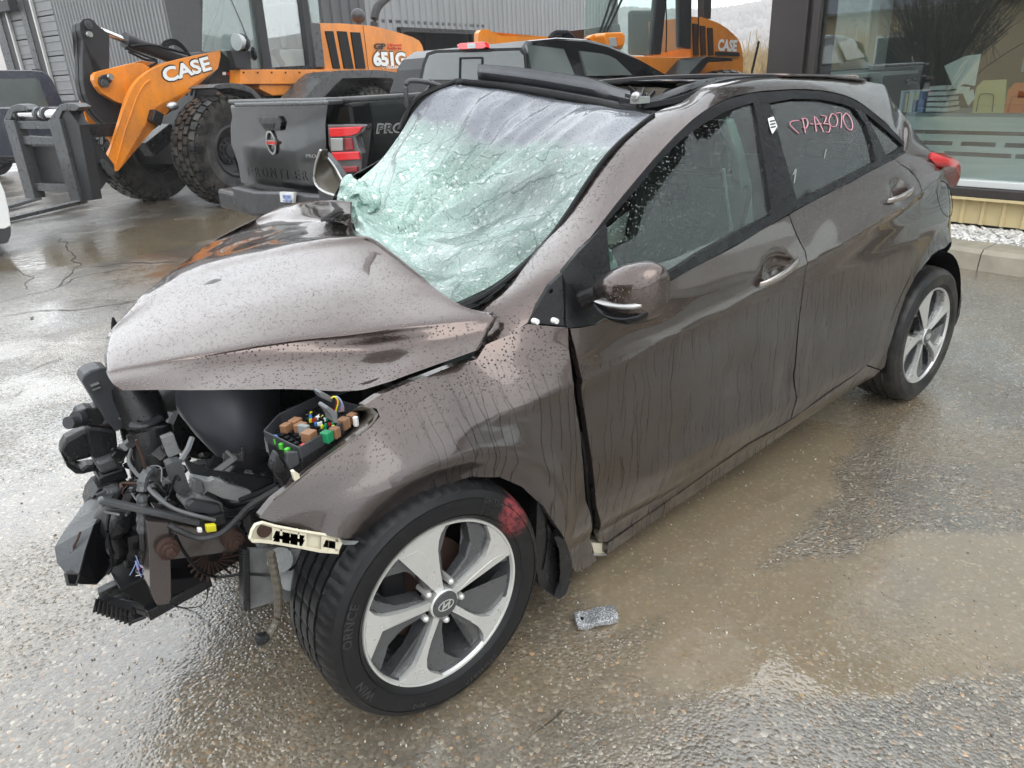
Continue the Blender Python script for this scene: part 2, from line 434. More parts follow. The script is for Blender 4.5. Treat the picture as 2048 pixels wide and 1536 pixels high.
MT['glass_office'] = glass('office_glass', (.90, .965, .945), 2.7, dropsc=0)
MT['tinted'] = simple('tinted_truck_glass', (.060, .072, .068), .12, 0, .35, 2.5, .02, coat=.8, spec=.4)
MT['film'] = simple('frosted_window_film', (.62, .69, .68), .35, 0, .06, 1.5, .02)
# broken laminated windscreen
def windscreen_mat():
    m = NT('shattered_laminated_glass')
    b1 = m.n('ShaderNodeTexVoronoi'); b1.feature = 'DISTANCE_TO_EDGE'; b1.inputs['Scale'].default_value = 85
    m.l(m.tc.outputs['Object'], b1.inputs['Vector'])
    e1 = m.math('LESS_THAN', b1.outputs['Distance'], .07)
    warp = m.n('ShaderNodeTexVoronoi'); warp.feature = 'DISTANCE_TO_EDGE'; warp.inputs['Scale'].default_value = 9
    dv = m.co((1, 1, 1)); nz = m.n('ShaderNodeTexNoise'); nz.inputs['Scale'].default_value = 5; m.l(dv, nz.inputs['Vector'])
    add = m.n('ShaderNodeVectorMath'); add.operation = 'MULTIPLY_ADD'; add.inputs[1].default_value = (.25, .25, .25)
    m.l(nz.outputs['Color'], add.inputs[0]); m.l(dv, add.inputs[2]); m.l(add.outputs[0], warp.inputs['Vector'])
    e2 = None
    cell = m.vor(85, 'F1', None, 'Color'); sp = m.n('ShaderNodeSeparateColor'); m.l(cell, sp.inputs[0])
    uv = m.n('ShaderNodeUVMap'); su = m.n('ShaderNodeSeparateXYZ'); m.l(uv.outputs[0], su.inputs[0])
    dens = m.noise(4, 4)
    du = m.math('SUBTRACT', su.outputs[0], .10); dvv = m.math('SUBTRACT', su.outputs[1], .22)
    an = m.math('ARCTAN2', dvv, du); rd = m.math('SQRT', m.math('ADD', m.math('MULTIPLY', du, du), m.math('MULTIPLY', dvv, dvv)))
    def rad_lines(k, wob, w, off):
        cv = m.n('ShaderNodeCombineXYZ'); m.l(m.math('MULTIPLY', an, k * .12), cv.inputs[0]); m.l(m.math('MULTIPLY', rd, 3.0), cv.inputs[1]); cv.inputs[2].default_value = off
        q = m.math('MULTIPLY_ADD', an, k, off); q = m.math('ADD', q, m.math('MULTIPLY', m.noise(1.6, 3, .6, cv.outputs[0]), wob))
        v1 = m.n('ShaderNodeTexVoronoi'); v1.voronoi_dimensions = '1D'; v1.feature = 'DISTANCE_TO_EDGE'; v1.inputs['Scale'].default_value = 1; m.l(q, v1.inputs['W'])
        return m.math('LESS_THAN', v1.outputs['Distance'], w)
    e2 = rad_lines(7, 2.5, .030, 1.3); e3 = rad_lines(8, 3.0, .014, 4.1)
    cx_ = m.math('ADD', m.math('MULTIPLY', su.outputs[0], 8), m.math('MULTIPLY', m.noise(3, 3), 3)); v2 = m.n('ShaderNodeTexVoronoi'); v2.voronoi_dimensions = '1D'; v2.feature = 'DISTANCE_TO_EDGE'; v2.inputs['Scale'].default_value = 1
    m.l(m.math('ADD', cx_, m.math('MULTIPLY', su.outputs[1], -5)), v2.inputs['W']); e4 = m.math('LESS_THAN', v2.outputs['Distance'], .02)
    tone = m.ramp(m.noise(2.6, 5, .6), [(.28, (.13, .27, .215)), (.5, (.29, .43, .38)), (.72, (.45, .55, .52))])
    tone = m.mix(m.math('MULTIPLY', sp.outputs[0], .22), tone, (.62, .70, .67))
    tone = m.mix(m.math('MULTIPLY', m.math('GREATER_THAN', sp.outputs[1], .93), .8), tone, (.85, .92, .90))  # random near-white cells: sparkle of the broken glass painted into the colour
    e5 = m.math('LESS_THAN', warp.outputs['Distance'], .007)
    tone = m.mix(m.math('MULTIPLY', e5, .6), tone, (.06, .12, .10))
    tone = m.mix(m.math('MULTIPLY', e1, .40), tone, (.66, .76, .72))
    tone = m.mix(m.math('MULTIPLY', m.math('ADD', e2, m.math('MULTIPLY', e4, .35), clamp=True), .55), tone, (.07, .13, .11))
    tone = m.mix(m.math('MULTIPLY', e3, .5), tone, (.70, .80, .76))
    # sun-shade band along the top edge
    bw = m.math('ADD', su.outputs[1], m.math('MULTIPLY_ADD', m.noise(5, 3), .14, -.07))
    band = m.math('MULTIPLY_ADD', bw, 14, -14 * .70, clamp=True)
    tone = m.mix(band, tone, m.mix(m.math('MULTIPLY', m.drops(105, .25), 1.0), m.mix(m.noise(9, 4), (.12, .125, .145), (.19, .20, .225)), (.03, .032, .04)))
    d = m.drops(120, .35)
    n = m.bump(m.math('ADD', m.math('MULTIPLY', sp.outputs[1], .5), d), .5, .004)
    m.set(tone, .26, 0, .5, .65, n, .04)
    tr = m.n('ShaderNodeBsdfTransparent'); tr.inputs[0].default_value = (.60, .78, .70, 1)
    ms = m.n('ShaderNodeMixShader')
    see = m.math('MULTIPLY', m.ramp(rd, [(.18, .25), (.55, 1)]), m.math('SUBTRACT', 1.0, m.math('MULTIPLY', band, .8)))
    m.l(m.math('MULTIPLY', see, m.math('MULTIPLY_ADD', dens, -.9, .92, clamp=True)), ms.inputs[0])
    m.l(m.b.outputs[0], ms.inputs[1]); m.l(tr.outputs[0], ms.inputs[2]); m.l(ms.outputs[0], m.o.inputs[0])
    return m.m
MT['windscreen'] = windscreen_mat()
def lamp(name, col):
    m = NT(name); st = m.n('ShaderNodeTexWave'); st.inputs['Scale'].default_value = 40; m.l(m.tc.outputs['Object'], st.inputs['Vector'])
    m.set(m.mix(m.math('MULTIPLY', st.outputs['Fac'], .4), col, tuple(c * .5 for c in col)), .15, 0, .5, 1.0, None, .02); return m.m
MT['red_lamp'] = lamp('red_lamp_lens', (.72, .012, .02)); MT['dark_lamp'] = lamp('smoked_lamp_lens', (.09, .085, .09))
MT['dark_red_lamp'] = lamp('dark_red_lens', (.25, .008, .015))
MT['clear_lamp'] = lamp('clear_lamp_lens', (.38, .40, .40)); MT['amber'] = lamp('amber_lens', (.85, .25, .02))
def tyre_mat(name, dirt=0.0):
    m = NT(name); n = m.noise(7, 5, .6)
    base = m.mix(m.noise(50, 3), (.005, .005, .0055), (.014, .014, .015))
    if dirt: base = m.mix(m.math('MULTIPLY', m.ramp(n, [(.42, 0), (.62, 1)]), dirt), base, (.095, .088, .076))
    r = m.math('MULTIPLY_ADD', m.noise(12, 3), .5, .12, clamp=True)
    return m.set(base, r, 0, .25, None, m.bump(m.noise(140, 3), .2, .003))
MT['tyre'] = tyre_mat('wet_tyre_rubber'); MT['tyre_dirty'] = tyre_mat('muddy_tyre_rubber', .5); MT['tyre_dusty'] = tyre_mat('dusty_tyre_rubber', .3)
def tyre_pink():
    m = NT('tyre_rubber_with_red_chalk'); x = m.sepz()
    a = m.math('DIVIDE', m.math('SUBTRACT', x[0], PINK[0]), .052); b = m.math('DIVIDE', m.math('SUBTRACT', x[2], PINK[1]), .060)
    r2 = m.math('ADD', m.math('MULTIPLY', a, a), m.math('MULTIPLY', b, b))
    k = m.math('SUBTRACT', 1.1, m.math('ADD', r2, m.math('MULTIPLY_ADD', m.noise(22, 5, .7), 2.4, -1.2)), clamp=True)
    base = m.mix(m.noise(50, 3), (.005, .005, .0055), (.014, .014, .015))
    k = m.math('MULTIPLY', k, m.ramp(m.noise(75, 4, .8), [(.40, .15), (.56, 1)]))
    base = m.mix(m.math('MULTIPLY', k, .75), base, (.34, .06, .07))
    r = m.math('MULTIPLY_ADD', m.noise(12, 3), .4, .15, clamp=True)
    return m.set(base, r, 0, .25, None, m.bump(m.noise(140, 3), .2, .003))
def asphalt():
    m = NT('wet_asphalt'); x = m.sepz()
    v = m.n('ShaderNodeTexVoronoi'); v.inputs['Scale'].default_value = 105; m.l(m.tc.outputs['Object'], v.inputs['Vector'])
    sp = m.n('ShaderNodeSeparateColor'); m.l(v.outputs['Color'], sp.inputs[0])
    agg = m.ramp(sp.outputs[0], [(0, (.045, .042, .037)), (.45, (.070, .065, .056)), (.8, (.098, .090, .077)), (.93, (.14, .128, .106)), (1, (.26, .24, .20))])
    warm = m.ramp(sp.outputs[1], [(.9, (.5, .5, .5)), (.95, (.75, .52, .34))])
    mu = m.n('ShaderNodeMix'); mu.data_type = 'RGBA'; mu.blend_type = 'MULTIPLY'; mu.inputs[0].default_value = 1
    m.l(agg, mu.inputs[6]); m.l(warm, mu.inputs[7]); agg = m.math  # placeholder
    agg = mu.outputs[2]
    br = m.n('ShaderNodeMix'); br.data_type = 'RGBA'; br.blend_type = 'MULTIPLY'; br.inputs[0].default_value = 1
    m.l(agg, br.inputs[6]); br.inputs[7].default_value = (2.9, 2.85, 2.75, 1); agg = br.outputs[2]
    big = m.noise(.55, 5, .6); mid = m.noise(2.2, 5, .6)
    dirt = m.ramp(big, [(.42, 0), (.62, 1)])
    agg = m.mix(m.math('MULTIPLY', dirt, .45), agg, (.24, .185, .115))
    # muddy puddles: two shallow hollows beside the car and one behind
    def ell(cx, cy, ax, ay, rot):
        dx = m.math('SUBTRACT', x[0], cx); dy = m.math('SUBTRACT', x[1], cy); c, s_ = cos(rot), sin(rot)
        a = m.math('DIVIDE', m.math('ADD', m.math('MULTIPLY', dx, c), m.math('MULTIPLY', dy, s_)), ax)
        b = m.math('DIVIDE', m.math('SUBTRACT', m.math('MULTIPLY', dy, c), m.math('MULTIPLY', dx, s_)), ay)
        return m.math('ADD', m.math('MULTIPLY', a, a), m.math('MULTIPLY', b, b))
    P = [atz(1450, 1010, 0), atz(1850, 1200, 0), atz(330, 470, 0), atz(1350, 1050, 0)]
    e = ell(P[0].x, P[0].y, .75, .26, .12)
    e = m.math('MINIMUM', e, ell(P[1].x, P[1].y, .8, .26, -.5))
    e = m.math('MINIMUM', e, ell(P[2].x, P[2].y, 1.6, .8, .3))
    wob = m.math('MULTIPLY_ADD', m.noise(3.0, 5, .65), 2.4, -1.2)
    pud = m.math('SUBTRACT', 1.45, m.math('ADD', e, wob)); pud = m.math('MULTIPLY', pud, 2.4, clamp=True)
    col = m.mix(m.math('MULTIPLY', pud, .62), agg, (.25, .197, .125))
    col = m.mix(m.math('MULTIPLY', m.ramp(mid, [(.35, 1), (.5, 0)]), .30), col, (.09, .083, .072))
    # relief: stones proud of a water film
    h = m.math('SUBTRACT', 1.0, v.outputs['Distance'])
    hh = m.math('ADD', m.math('MULTIPLY', h, m.math('MULTIPLY_ADD', sp.outputs[2], .8, .2)), m.math('MULTIPLY', m.noise(38, 3), .5))
    film = m.ramp(m.noise(1.3, 4, .6), [(.42, .25), (.60, 1.0)])
    fs = m.math('MULTIPLY', film, m.math('SUBTRACT', 1.0, m.math('MULTIPLY', pud, .82)))
    n = m.bump(hh, m.math('MULTIPLY', fs, .75), .006)
    n = m.bump(m.noise(9, 3), .25, .01, n)
    r = m.math('MULTIPLY_ADD', film, .20, .10); r = m.math('SUBTRACT', r, m.math('MULTIPLY', pud, .16), clamp=True)
    m.set(col, r, 0, .8, 1.0, n, m.math('SUBTRACT', .15, m.math('MULTIPLY', pud, .14), clamp=True))
    m.b.inputs['Coat IOR'].default_value = 1.62
    return m.m
MT['asphalt'] = asphalt()
MT['crack'] = simple('dark_crack', (.035, .03, .024), .35, 0, .4, 20, .4)
# ================================================================== SETTING
# ground: one sheet to the horizon
bm = BM(); R_ = [-600, -60, -12, 12, 60, 600]
grid(bm, [[(x, y, 0) for x in R_] for y in R_])
struct('ground', bm, MT['asphalt'])
# cracks in the old asphalt (thin open joints, filled with dark wet grit)
def crack(px, w=.012):
    P = [atz(u, v, 0.004) for u, v in px]; Q = []
    for i in range(len(P) - 1):
        n = max(2, int((P[i + 1] - P[i]).length / .06))
        for k in range(n):
            p = P[i].lerp(P[i + 1], k / n); Q.append(p + V((noise.noise(p * 4) * .07, noise.noise(p * 5 + V((9, 0, 0))) * .07, 0)))
    Q.append(P[-1]); bm = BM(); prev = None
    for i, p in enumerate(Q):
        d = (Q[min(i + 1, len(Q) - 1)] - Q[max(i - 1, 0)]).normalized(); a = V((-d.y, d.x, 0)) * w * (.35 + 1.1 * abs(noise.noise(p * 9))) * min(1, i / 3, (len(Q) - 1 - i) / 3 + .05)
        cur = (bm.verts.new(p + a), bm.verts.new(p - a))
        if prev: bm.faces.new([prev[0], prev[1], cur[1], cur[0]])
        prev = cur
    struct('pavement_crack', bm, MT['crack'])
crack([(0, 632), (70, 622), (160, 618), (240, 610), (310, 592)], .013)
crack([(0, 605), (60, 588), (110, 576), (165, 552), (245, 537)], .010)
crack([(120, 475), (140, 500), (160, 530), (135, 550), (112, 576)], .010)
crack([(20, 536), (60, 548), (55, 580)], .008)
crack([(150, 535), (250, 527), (380, 522)], .016)
crack([(0, 750), (60, 740), (130, 712)], .009)
crack([(0, 800), (30, 792), (62, 775)], .010)
crack([(1000, 1500), (1080, 1452), (1130, 1420)], .006)

# loose grit lying on the asphalt near the camera
it = []
for i in range(2400):
    u = random.uniform(0, 2048); v = random.uniform(560, 1536); p = atz(u, v, .002)
    if (CAM - p).length > 6: continue
    r = random.uniform(.0012, .0035) * (1 if random.random() < .93 else 1.7)
    it.append((p, r, (1.3, .9, .6), random.random() * 6))
mg = NT('grit_stones'); mg.set(mg.ramp(mg.noise(60, 1), [(.3, (.10, .09, .08)), (.5, (.30, .27, .22)), (.65, (.5, .46, .38)), (.75, (.42, .25, .14))]), .3)
g = scatter('loose_grit', it, mg.m); tag(g, 'tan and grey grit scattered over the wet asphalt', 'grit', kind='stuff')

# ---- far hills, fields and brush
mh = NT('wooded_hill')
mh.set(mh.mix(mh.math('MULTIPLY_ADD', mh.noise(.05, 8, .7), 1.2, -.1), (.075, .065, .055), (.20, .17, .15)), .95, 0, .1)
def hills(pts, mat, name='hills', seed=0, depth=90):
    bm = BM(); rows = []
    for t in range(7):
        row = []
        for (x, y, h) in pts:
            d = V((x, y, 0)).normalized(); k = t / 6
            hh = h * (sin(k * pi / 2)) + noise.noise(V((x * .02, y * .02, t * .7 + seed))) * h * .10 * k
            row.append(V((x, y, -0.5)) + d * depth * k + V((0, 0, hh)))
        rows.append(row)
    grid(bm, rows); struct(name, bm, mat, smooth=True)
def ring(r, a0, a1, n, hf): return [(r * cos(radians(a0 + (a1 - a0) * i / n)), r * sin(radians(a0 + (a1 - a0) * i / n)), hf(a0 + (a1 - a0) * i / n)) for i in range(n + 1)]
# the hill over the field: about 100 px above the horizon on its left, highest to the right
hills(ring(520, -80, 130, 120, lambda a: 52 + 9 * sin(a * .09 + .6) + 5 * sin(a * .31) + (3 * noise.noise(V((a * .4, 0, 0))))), mh.m, 'hills', 1, 160)
mh2 = NT('distant_tree_line'); mh2.set(mh2.mix(mh2.noise(.3, 6, .7), (.035, .04, .032), (.10, .095, .075)), .95, 0, .1)
hills(ring(330, 130, 280, 90, lambda a: 16 + 6 * sin(a * .2) + 4 * noise.noise(V((a * .9, 3, 0)))), mh2.m, 'far_tree_line', 2, 40)
# trees standing on the hillside crest and face, joined: a wood that reads as one mass
it = []
for i in range(5000):
    a = radians(random.uniform(12, 60)); k = random.random(); r = 520 + 160 * k
    h0 = (52 + 9 * sin(math.degrees(a) * .09 + .6) + 5 * sin(math.degrees(a) * .31)) * sin(k * pi / 2)
    c = V((r * cos(a), r * sin(a), h0 + .5)); s = random.uniform(1.0, 2.6)
    it.append((c, s, (1, 1, 1.3), 0))
mw_ = NT('bare_wood'); mw_.set(mw_.ramp(mw_.noise(.04, 3), [(.35, (.06, .055, .05)), (.6, (.15, .12, .11))]), .95, 0, .1)
tag(scatter('hillside_wood', it, mw_.m), 'bare brown wood covering the far hillside', 'wood', kind='stuff')

# tall dry brush at the edge of the yard (joined: countless stems)
def brush(n, dist0, dist1, ua, ub, hmax, name, label):
    bm = BM()
    for i in range(n):
        u = random.uniform(ua, ub); d = random.uniform(dist0, dist1); p = CAM + ray(u, 130) * d; p.z = 0
        h = hmax * random.uniform(.45, 1); lean = V((random.gauss(0, .14), random.gauss(0, .14), 1)) * h
        w = .012 + .0007 * d; q = V((RT.x, RT.y, 0)).normalized() * w
        for b in range(6):
            t = random.uniform(.15, .75) if b else 0; s0 = p + lean * t
            e = s0 + (lean * (1 - t) * random.uniform(.5, 1)) + (V((random.gauss(0, .22), random.gauss(0, .22), 0)) * h * (1 if b else .2))
            if b: e.z = min(e.z, h * 1.02)
            ww = q * (1 - t) * (.8 if b else 1.3)
            ww = Matrix.Rotation(random.uniform(-.8, .8), 3, 'Z') @ ww
            vs = [bm.verts.new(s0 - ww), bm.verts.new(s0 + ww), bm.verts.new(e + ww * .3), bm.verts.new(e - ww * .3)]
            bm.faces.new(vs)
    mb = NT(name + '_twigs'); mb.set(mb.ramp(mb.noise(.5, 3), [(.35, (.16, .12, .07)), (.5, (.30, .22, .11)), (.62, (.38, .28, .13)), (.75, (.20, .13, .10))]), .9, 0, .1)
    tag(obj(name, bm, mb.m), label, 'brush', kind='stuff')
brush(2600, 30, 60, 1440, 1800, 2.3, 'dry_brush', 'tall dry yellow brown brush along the yard edge')
brush(500, 60, 110, 1420, 1800, 4.5, 'bare_thicket', 'taller bare grey thicket behind the yellow brush')

# ---- dark corrugated steel building
def rib_mat(name, c):
    m = NT(name); m.set(m.mix(m.noise(1.4, 4, .6, m.co((1, 1, .25))), tuple(x * .75 for x in c), tuple(x * 1.2 for x in c)), .42, .3, .4); return m.m
MT['steel_grey'] = rib_mat('grey_ribbed_cladding', (.22, .225, .23)); MT['steel_dark'] = rib_mat('dark_ribbed_cladding', (.075, .078, .082))
MT['door_grey'] = rib_mat('grey_overhead_door', (.22, .225, .23))
CR = V((6.0, 18.4, 0)); DRr = V((cos(radians(20)), sin(radians(20)), 0)); DLl = V((cos(radians(108)), sin(radians(108)), 0))
shed = thing('steel_building', 'dark grey corrugated steel building with tall overhead doors behind the machines', 'building', CR)
def cladding(p, d, L0, L1, z0, z1, pitch, depth, out):
    bm = BM(); n = int((L1 - L0) / pitch); prof = [(0, 0), (.55, 0), (.62, 1), (.93, 1)]
    cols = []
    for i in range(n + 1):
        for a, b in prof:
            t = L0 + (i + a) * pitch
            if t > L1: break
            cols.append(p + d * t + out * depth * b)
    cols.append(p + d * L1)
    grid(bm, [[c + V((0, 0, z0)) for c in cols], [c + V((0, 0, z1)) for c in cols]]); return bm
outR = V((sin(radians(20)), -cos(radians(20)), 0)); outL = V((-sin(radians(108)), cos(radians(108)), 0)); outL = outL if outL.x < 0 else -outL
plR = Pl(CR, -outR); plL = Pl(CR, -outL)
oa = (plR.pt(796, 62) - CR).dot(DRr); ob_ = (plR.pt(943, 70) - CR).dot(DRr); oz = plR.pt(870, 66).z
g0 = (plR.pt(640, 60) - CR).dot(DRr); g1 = (plR.pt(735, 60) - CR).dot(DRr)
obj('cladding', cladding(CR, DRr, .5, g1, 0, 7, .42, .05, outR), MT['steel_dark'], shed)
obj('cladding', cladding(CR, DRr, g1, oa, 0, 7, .36, .04, outR), MT['steel_grey'], shed)
obj('cladding', cladding(CR, DRr, oa, ob_, oz, 7, .36, .04, outR), MT['steel_grey'], shed)
obj('cladding', cladding(CR, DRr, ob_, 26, 0, 7, .36, .04, outR), MT['steel_grey'], shed)
bm = BM()
for a, b in ((oa, oa + .12), (ob_ - .12, ob_)): box(bm, CR + DRr * ((a + b) / 2) + outR * .04 + V((0, 0, oz / 2)), (.12, .2, oz), Matrix.Rotation(radians(20), 3, 'Z'))
box(bm, CR + DRr * ((oa + ob_) / 2) + outR * .06 + V((0, 0, oz + .06)), (ob_ - oa + .1, .22, .14), Matrix.Rotation(radians(20), 3, 'Z'))
obj('door_frame', bm, MT['trim'], shed)
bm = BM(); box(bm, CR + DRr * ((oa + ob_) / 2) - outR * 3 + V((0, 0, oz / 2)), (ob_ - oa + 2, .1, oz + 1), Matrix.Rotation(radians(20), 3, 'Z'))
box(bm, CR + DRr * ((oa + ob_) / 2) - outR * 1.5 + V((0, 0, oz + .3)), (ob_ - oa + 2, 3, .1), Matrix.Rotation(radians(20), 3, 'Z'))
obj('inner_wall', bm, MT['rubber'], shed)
bm = BM(); box(bm, CR + DRr * .3 - outL * .4 + V((0, 0, 3.5)), (1.7, 1.5, 7), Matrix.Rotation(radians(14), 3, 'Z')); obj('corner_pier', bm, MT['mach_grey'], shed)
# left wall: ribs, then two overhead doors between dark posts, then the end post
def tl(u, v=100): return (plL.pt(u, v) - CR).dot(DLl)
tA, tB, tC, tD, tE = tl(83, 60), tl(68, 60), tl(57, 60), tl(29, 60), tl(-1, 60)
tF = tl(15, 60); tw = tl(117, 60)
obj('cladding', cladding(CR, DLl, .6, tw, 0, 7, .16, .035, outL), MT['steel_grey'], shed)
rl = Matrix.Rotation(radians(108), 3, 'Z')
def odoor(t0, t1):
    z = 0; k = 0
    while z < 5.2:
        bm = BM(); c = CR + DLl * ((t0 + t1) / 2) + V((0, 0, z + .26)); box(bm, c, (abs(t1 - t0), .06, .50), rl)
        for j in (-.12, .12): box(bm, c + outL * .035 + V((0, 0, j)), (abs(t1 - t0), .03, .03), rl)
        obj('door_panel', bm, MT['door_grey'], shed, bevel=.01); z += .53
odoor(tA, tw); odoor(tD, tC)
bm = BM(); box(bm, CR + DLl * ((tB + tC) / 2) + outL * .05 + V((0, 0, 3.5)), (abs(tB - tC), .12, 7), rl); obj('door_post', bm, MT['mach_grey_wet'], shed)
bm = BM(); box(bm, CR + DLl * ((tB + tA) / 2) + outL * .04 + V((0, 0, 3.5)), (abs(tB - tA), .10, 7), rl); obj('door_post', bm, MT['mach_grey'], shed)
bm = BM(); box(bm, CR + DLl * tA + outL * .09 + V((0, 0, 3.5)), (.07, .08, 7), rl); box(bm, CR + DLl * tD + outL * .09 + V((0, 0, 3.5)), (.07, .08, 7), rl); obj('jamb_strip', bm, MT['alu'], shed)
bm = BM(); box(bm, CR + DLl * ((tF + tD) / 2) + outL * .04 + V((0, 0, 3.5)), (abs(tF - tD), .10, 7), rl); obj('door_post', bm, MT['mach_grey'], shed)
bm = BM(); box(bm, CR + DLl * ((tE + tF) / 2) + outL * .05 + V((0, 0, 3.5)), (abs(tE - tF), .12, 7), rl); obj('door_post', bm, MT['mach_grey_wet'], shed)
zt = plL.pt(25, 14).z
bm = BM(); box(bm, CR + DLl * ((tE + tC) / 2) + outL * .20 + V((0, 0, zt)), (abs(tE - tC) - .1, .3, .28), rl); obj('canopy', bm, MT['mach_grey'], shed)
# body of the building behind its faces, and roof
bm = BM(); q = CR - outR * .15 - outL * .1
pts = [q + V((0, 0, 0)), q + DRr * 26, q + DRr * 26 + DLl * abs(tE), q + DLl * abs(tE)]
# floor plan walls at the back
bar(bm, pts[1] + V((0, 0, 3.5)), pts[2] + V((0, 0, 3.5)), .1, 7); bar(bm, pts[2] + V((0, 0, 3.5)), pts[3] + V((0, 0, 3.5)), .1, 7)
prism(bm, [p + V((0, 0, 7.0)) for p in pts], (0, 0, .4)); obj('roof', bm, MT['steel_dark'], shed)

# ---- office building on the right: bronze corner post, big panes, tan skirt
OX = 6.15
of = thing('office_building', 'office with large panes and tan sheet metal skirt beside the brown car', 'building', (OX, 1.7, 0))
ya = atx(1535, 150, OX).y; yb = atx(1632, 150, OX).y
YR = -14.0
zs0 = .17; zs1 = atx(1935, 390, OX).z; zs2 = atx(1935, 372, OX).z
bm = BM(); box(bm, (OX + .12, (ya + yb) / 2, 2.6), (.30, ya - yb, 5.0)); obj('corner_post', bm, MT['bronze'], of, bevel=.01)
bm = BM(); bar(bm, (OX - .045, yb + .02, .4), (OX - .045, yb + .02, 4.6), .07, .05); bar(bm, (OX - .05, yb + .12, .4), (OX - .05, yb + .12, 4.6), .03, .05); obj('post_trim', bm, MT['bronze'], of)
bm = BM(); box(bm, (OX - .02, (yb + YR) / 2, (zs1 + zs2) / 2), (.16, yb - YR, zs2 - zs1)); obj('window_sill', bm, MT['bronze'], of, bevel=.008)
bm = BM(); box(bm, (OX - .012, (yb + YR) / 2, zs2 + .03), (.10, yb - YR, .055)); obj('glazing_bead', bm, MT['pvc'], of, bevel=.006)
bm = BM(); box(bm, (OX - .03, (ya + YR) / 2, zs1 - .012), (.14, ya - YR, .022)); obj('skirt_flashing', bm, MT['tan_metal'], of)
k = 0; y = ya
while y > YR:   # skirt panels with standing ribs, each panel a piece
    w = .155
    if y > -2.5:
        bm = BM(); grid(bm, [[(OX, y, z), (OX, y - w * .72, z), (OX - .022, y - w * .78, z), (OX - .022, y - w * .94, z), (OX, y - w, z)] for z in (zs0, zs1 - .025)])
        obj('skirt_panel', bm, MT['tan_metal'], of)
    y -= w
bm = BM(); box(bm, (OX + .02, (y - 2.5) / 2 - 2, (zs0 + zs1) / 2), (.04, 9, zs1 - zs0 - .03)); obj('skirt_panel', bm, MT['tan_metal'], of)
bm = BM(); box(bm, (OX + .35, 1.0, 4.7), (.5, 16, .5)); obj('fascia', bm, MT['bronze'], of)
bm = BM(); box(bm, (OX + 3.2, (ya + YR) / 2, 5.0), (7.5, ya - YR + .4, .15)); obj('roof', bm, MT['roof'], of)
bm = BM(); box(bm, (OX, (yb + YR) / 2, (zs2 + 4.45) / 2 + .03), (.014, yb - YR, 4.45 - zs2 - .06)); obj('window_pane', bm, MT['glass_office'], of)
# interior and the side window through which the field shows
def onside(u, v): return aty(u, v, ya)
sx0 = OX + .3; sx1 = onside(1742, 60).x; sx2 = onside(1768, 60).x; sz0 = onside(1700, 146).z
bm = BM(); box(bm, ((sx0 + sx2) / 2, ya + .03, (sz0 + .1) / 2), (sx2 - sx0, .12, sz0 - .02)); box(bm, ((sx2 + OX + 6.5) / 2, ya + .03, 2.4), (OX + 6.5 - sx2, .12, 4.8)); obj('side_wall', bm, MT['wall_in'], of)
bm = BM(); box(bm, ((sx1 + sx2) / 2, ya - .02, 2.6), (sx2 - sx1, .10, 3.6)); box(bm, ((sx0 + sx2) / 2, ya - .02, sz0), (sx2 - sx0, .10, .05)); obj('window_frame', bm, MT['pvc'], of, bevel=.008)
bm = BM(); box(bm, ((sx0 + sx1) / 2, ya, 2.9), (sx1 - sx0, .01, 3.1)); obj('side_pane', bm, MT['glass_office'], of)
bm = BM(); box(bm, (OX + 5.2, -2, 2.4), (.1, 9, 4.8)); obj('back_wall', bm, MT['wall_in'], of)
bm = BM(); box(bm, (OX + 3.2, (ya + YR) / 2, .05), (6.2, ya - YR, .1)); obj('floor', bm, MT['wall_in'], of)
bm = BM(); box(bm, (OX + 3.2, (ya + YR) / 2, 4.55), (6.2, ya - YR, .1)); obj('ceiling', bm, MT['wall_in'], of)
# frosted film with clear slots (each strip a piece)
fz = [atx(1960, v, OX + .02).z for v in (234, 262, 270, 284, 293, 305, 314, 362)]
fy0 = yb - .0; 
def film(z0, z1, y0=fy0, y1=YR): 
    bm = BM(); box(bm, (OX + .013, (y0 + y1) / 2, (z0 + z1) / 2), (.003, abs(y0 - y1), abs(z0 - z1))); obj('frosted_film', bm, MT['film'], of)
film(fz[0], fz[1]); film(fz[2], fz[3]); film(fz[4], fz[5]); film(fz[6], fz[7])
for (a, b), (z0, z1) in (((1905, 1922), (fz[3], fz[4])), ((1992, 2010), (fz[3], fz[4])), ((1870, 1892), (fz[5], fz[6])), ((2028, 2036), (fz[5], fz[6]))):
    film(z0, z1, atx(a, 290, OX + .02).y, atx(b, 290, OX + .02).y)
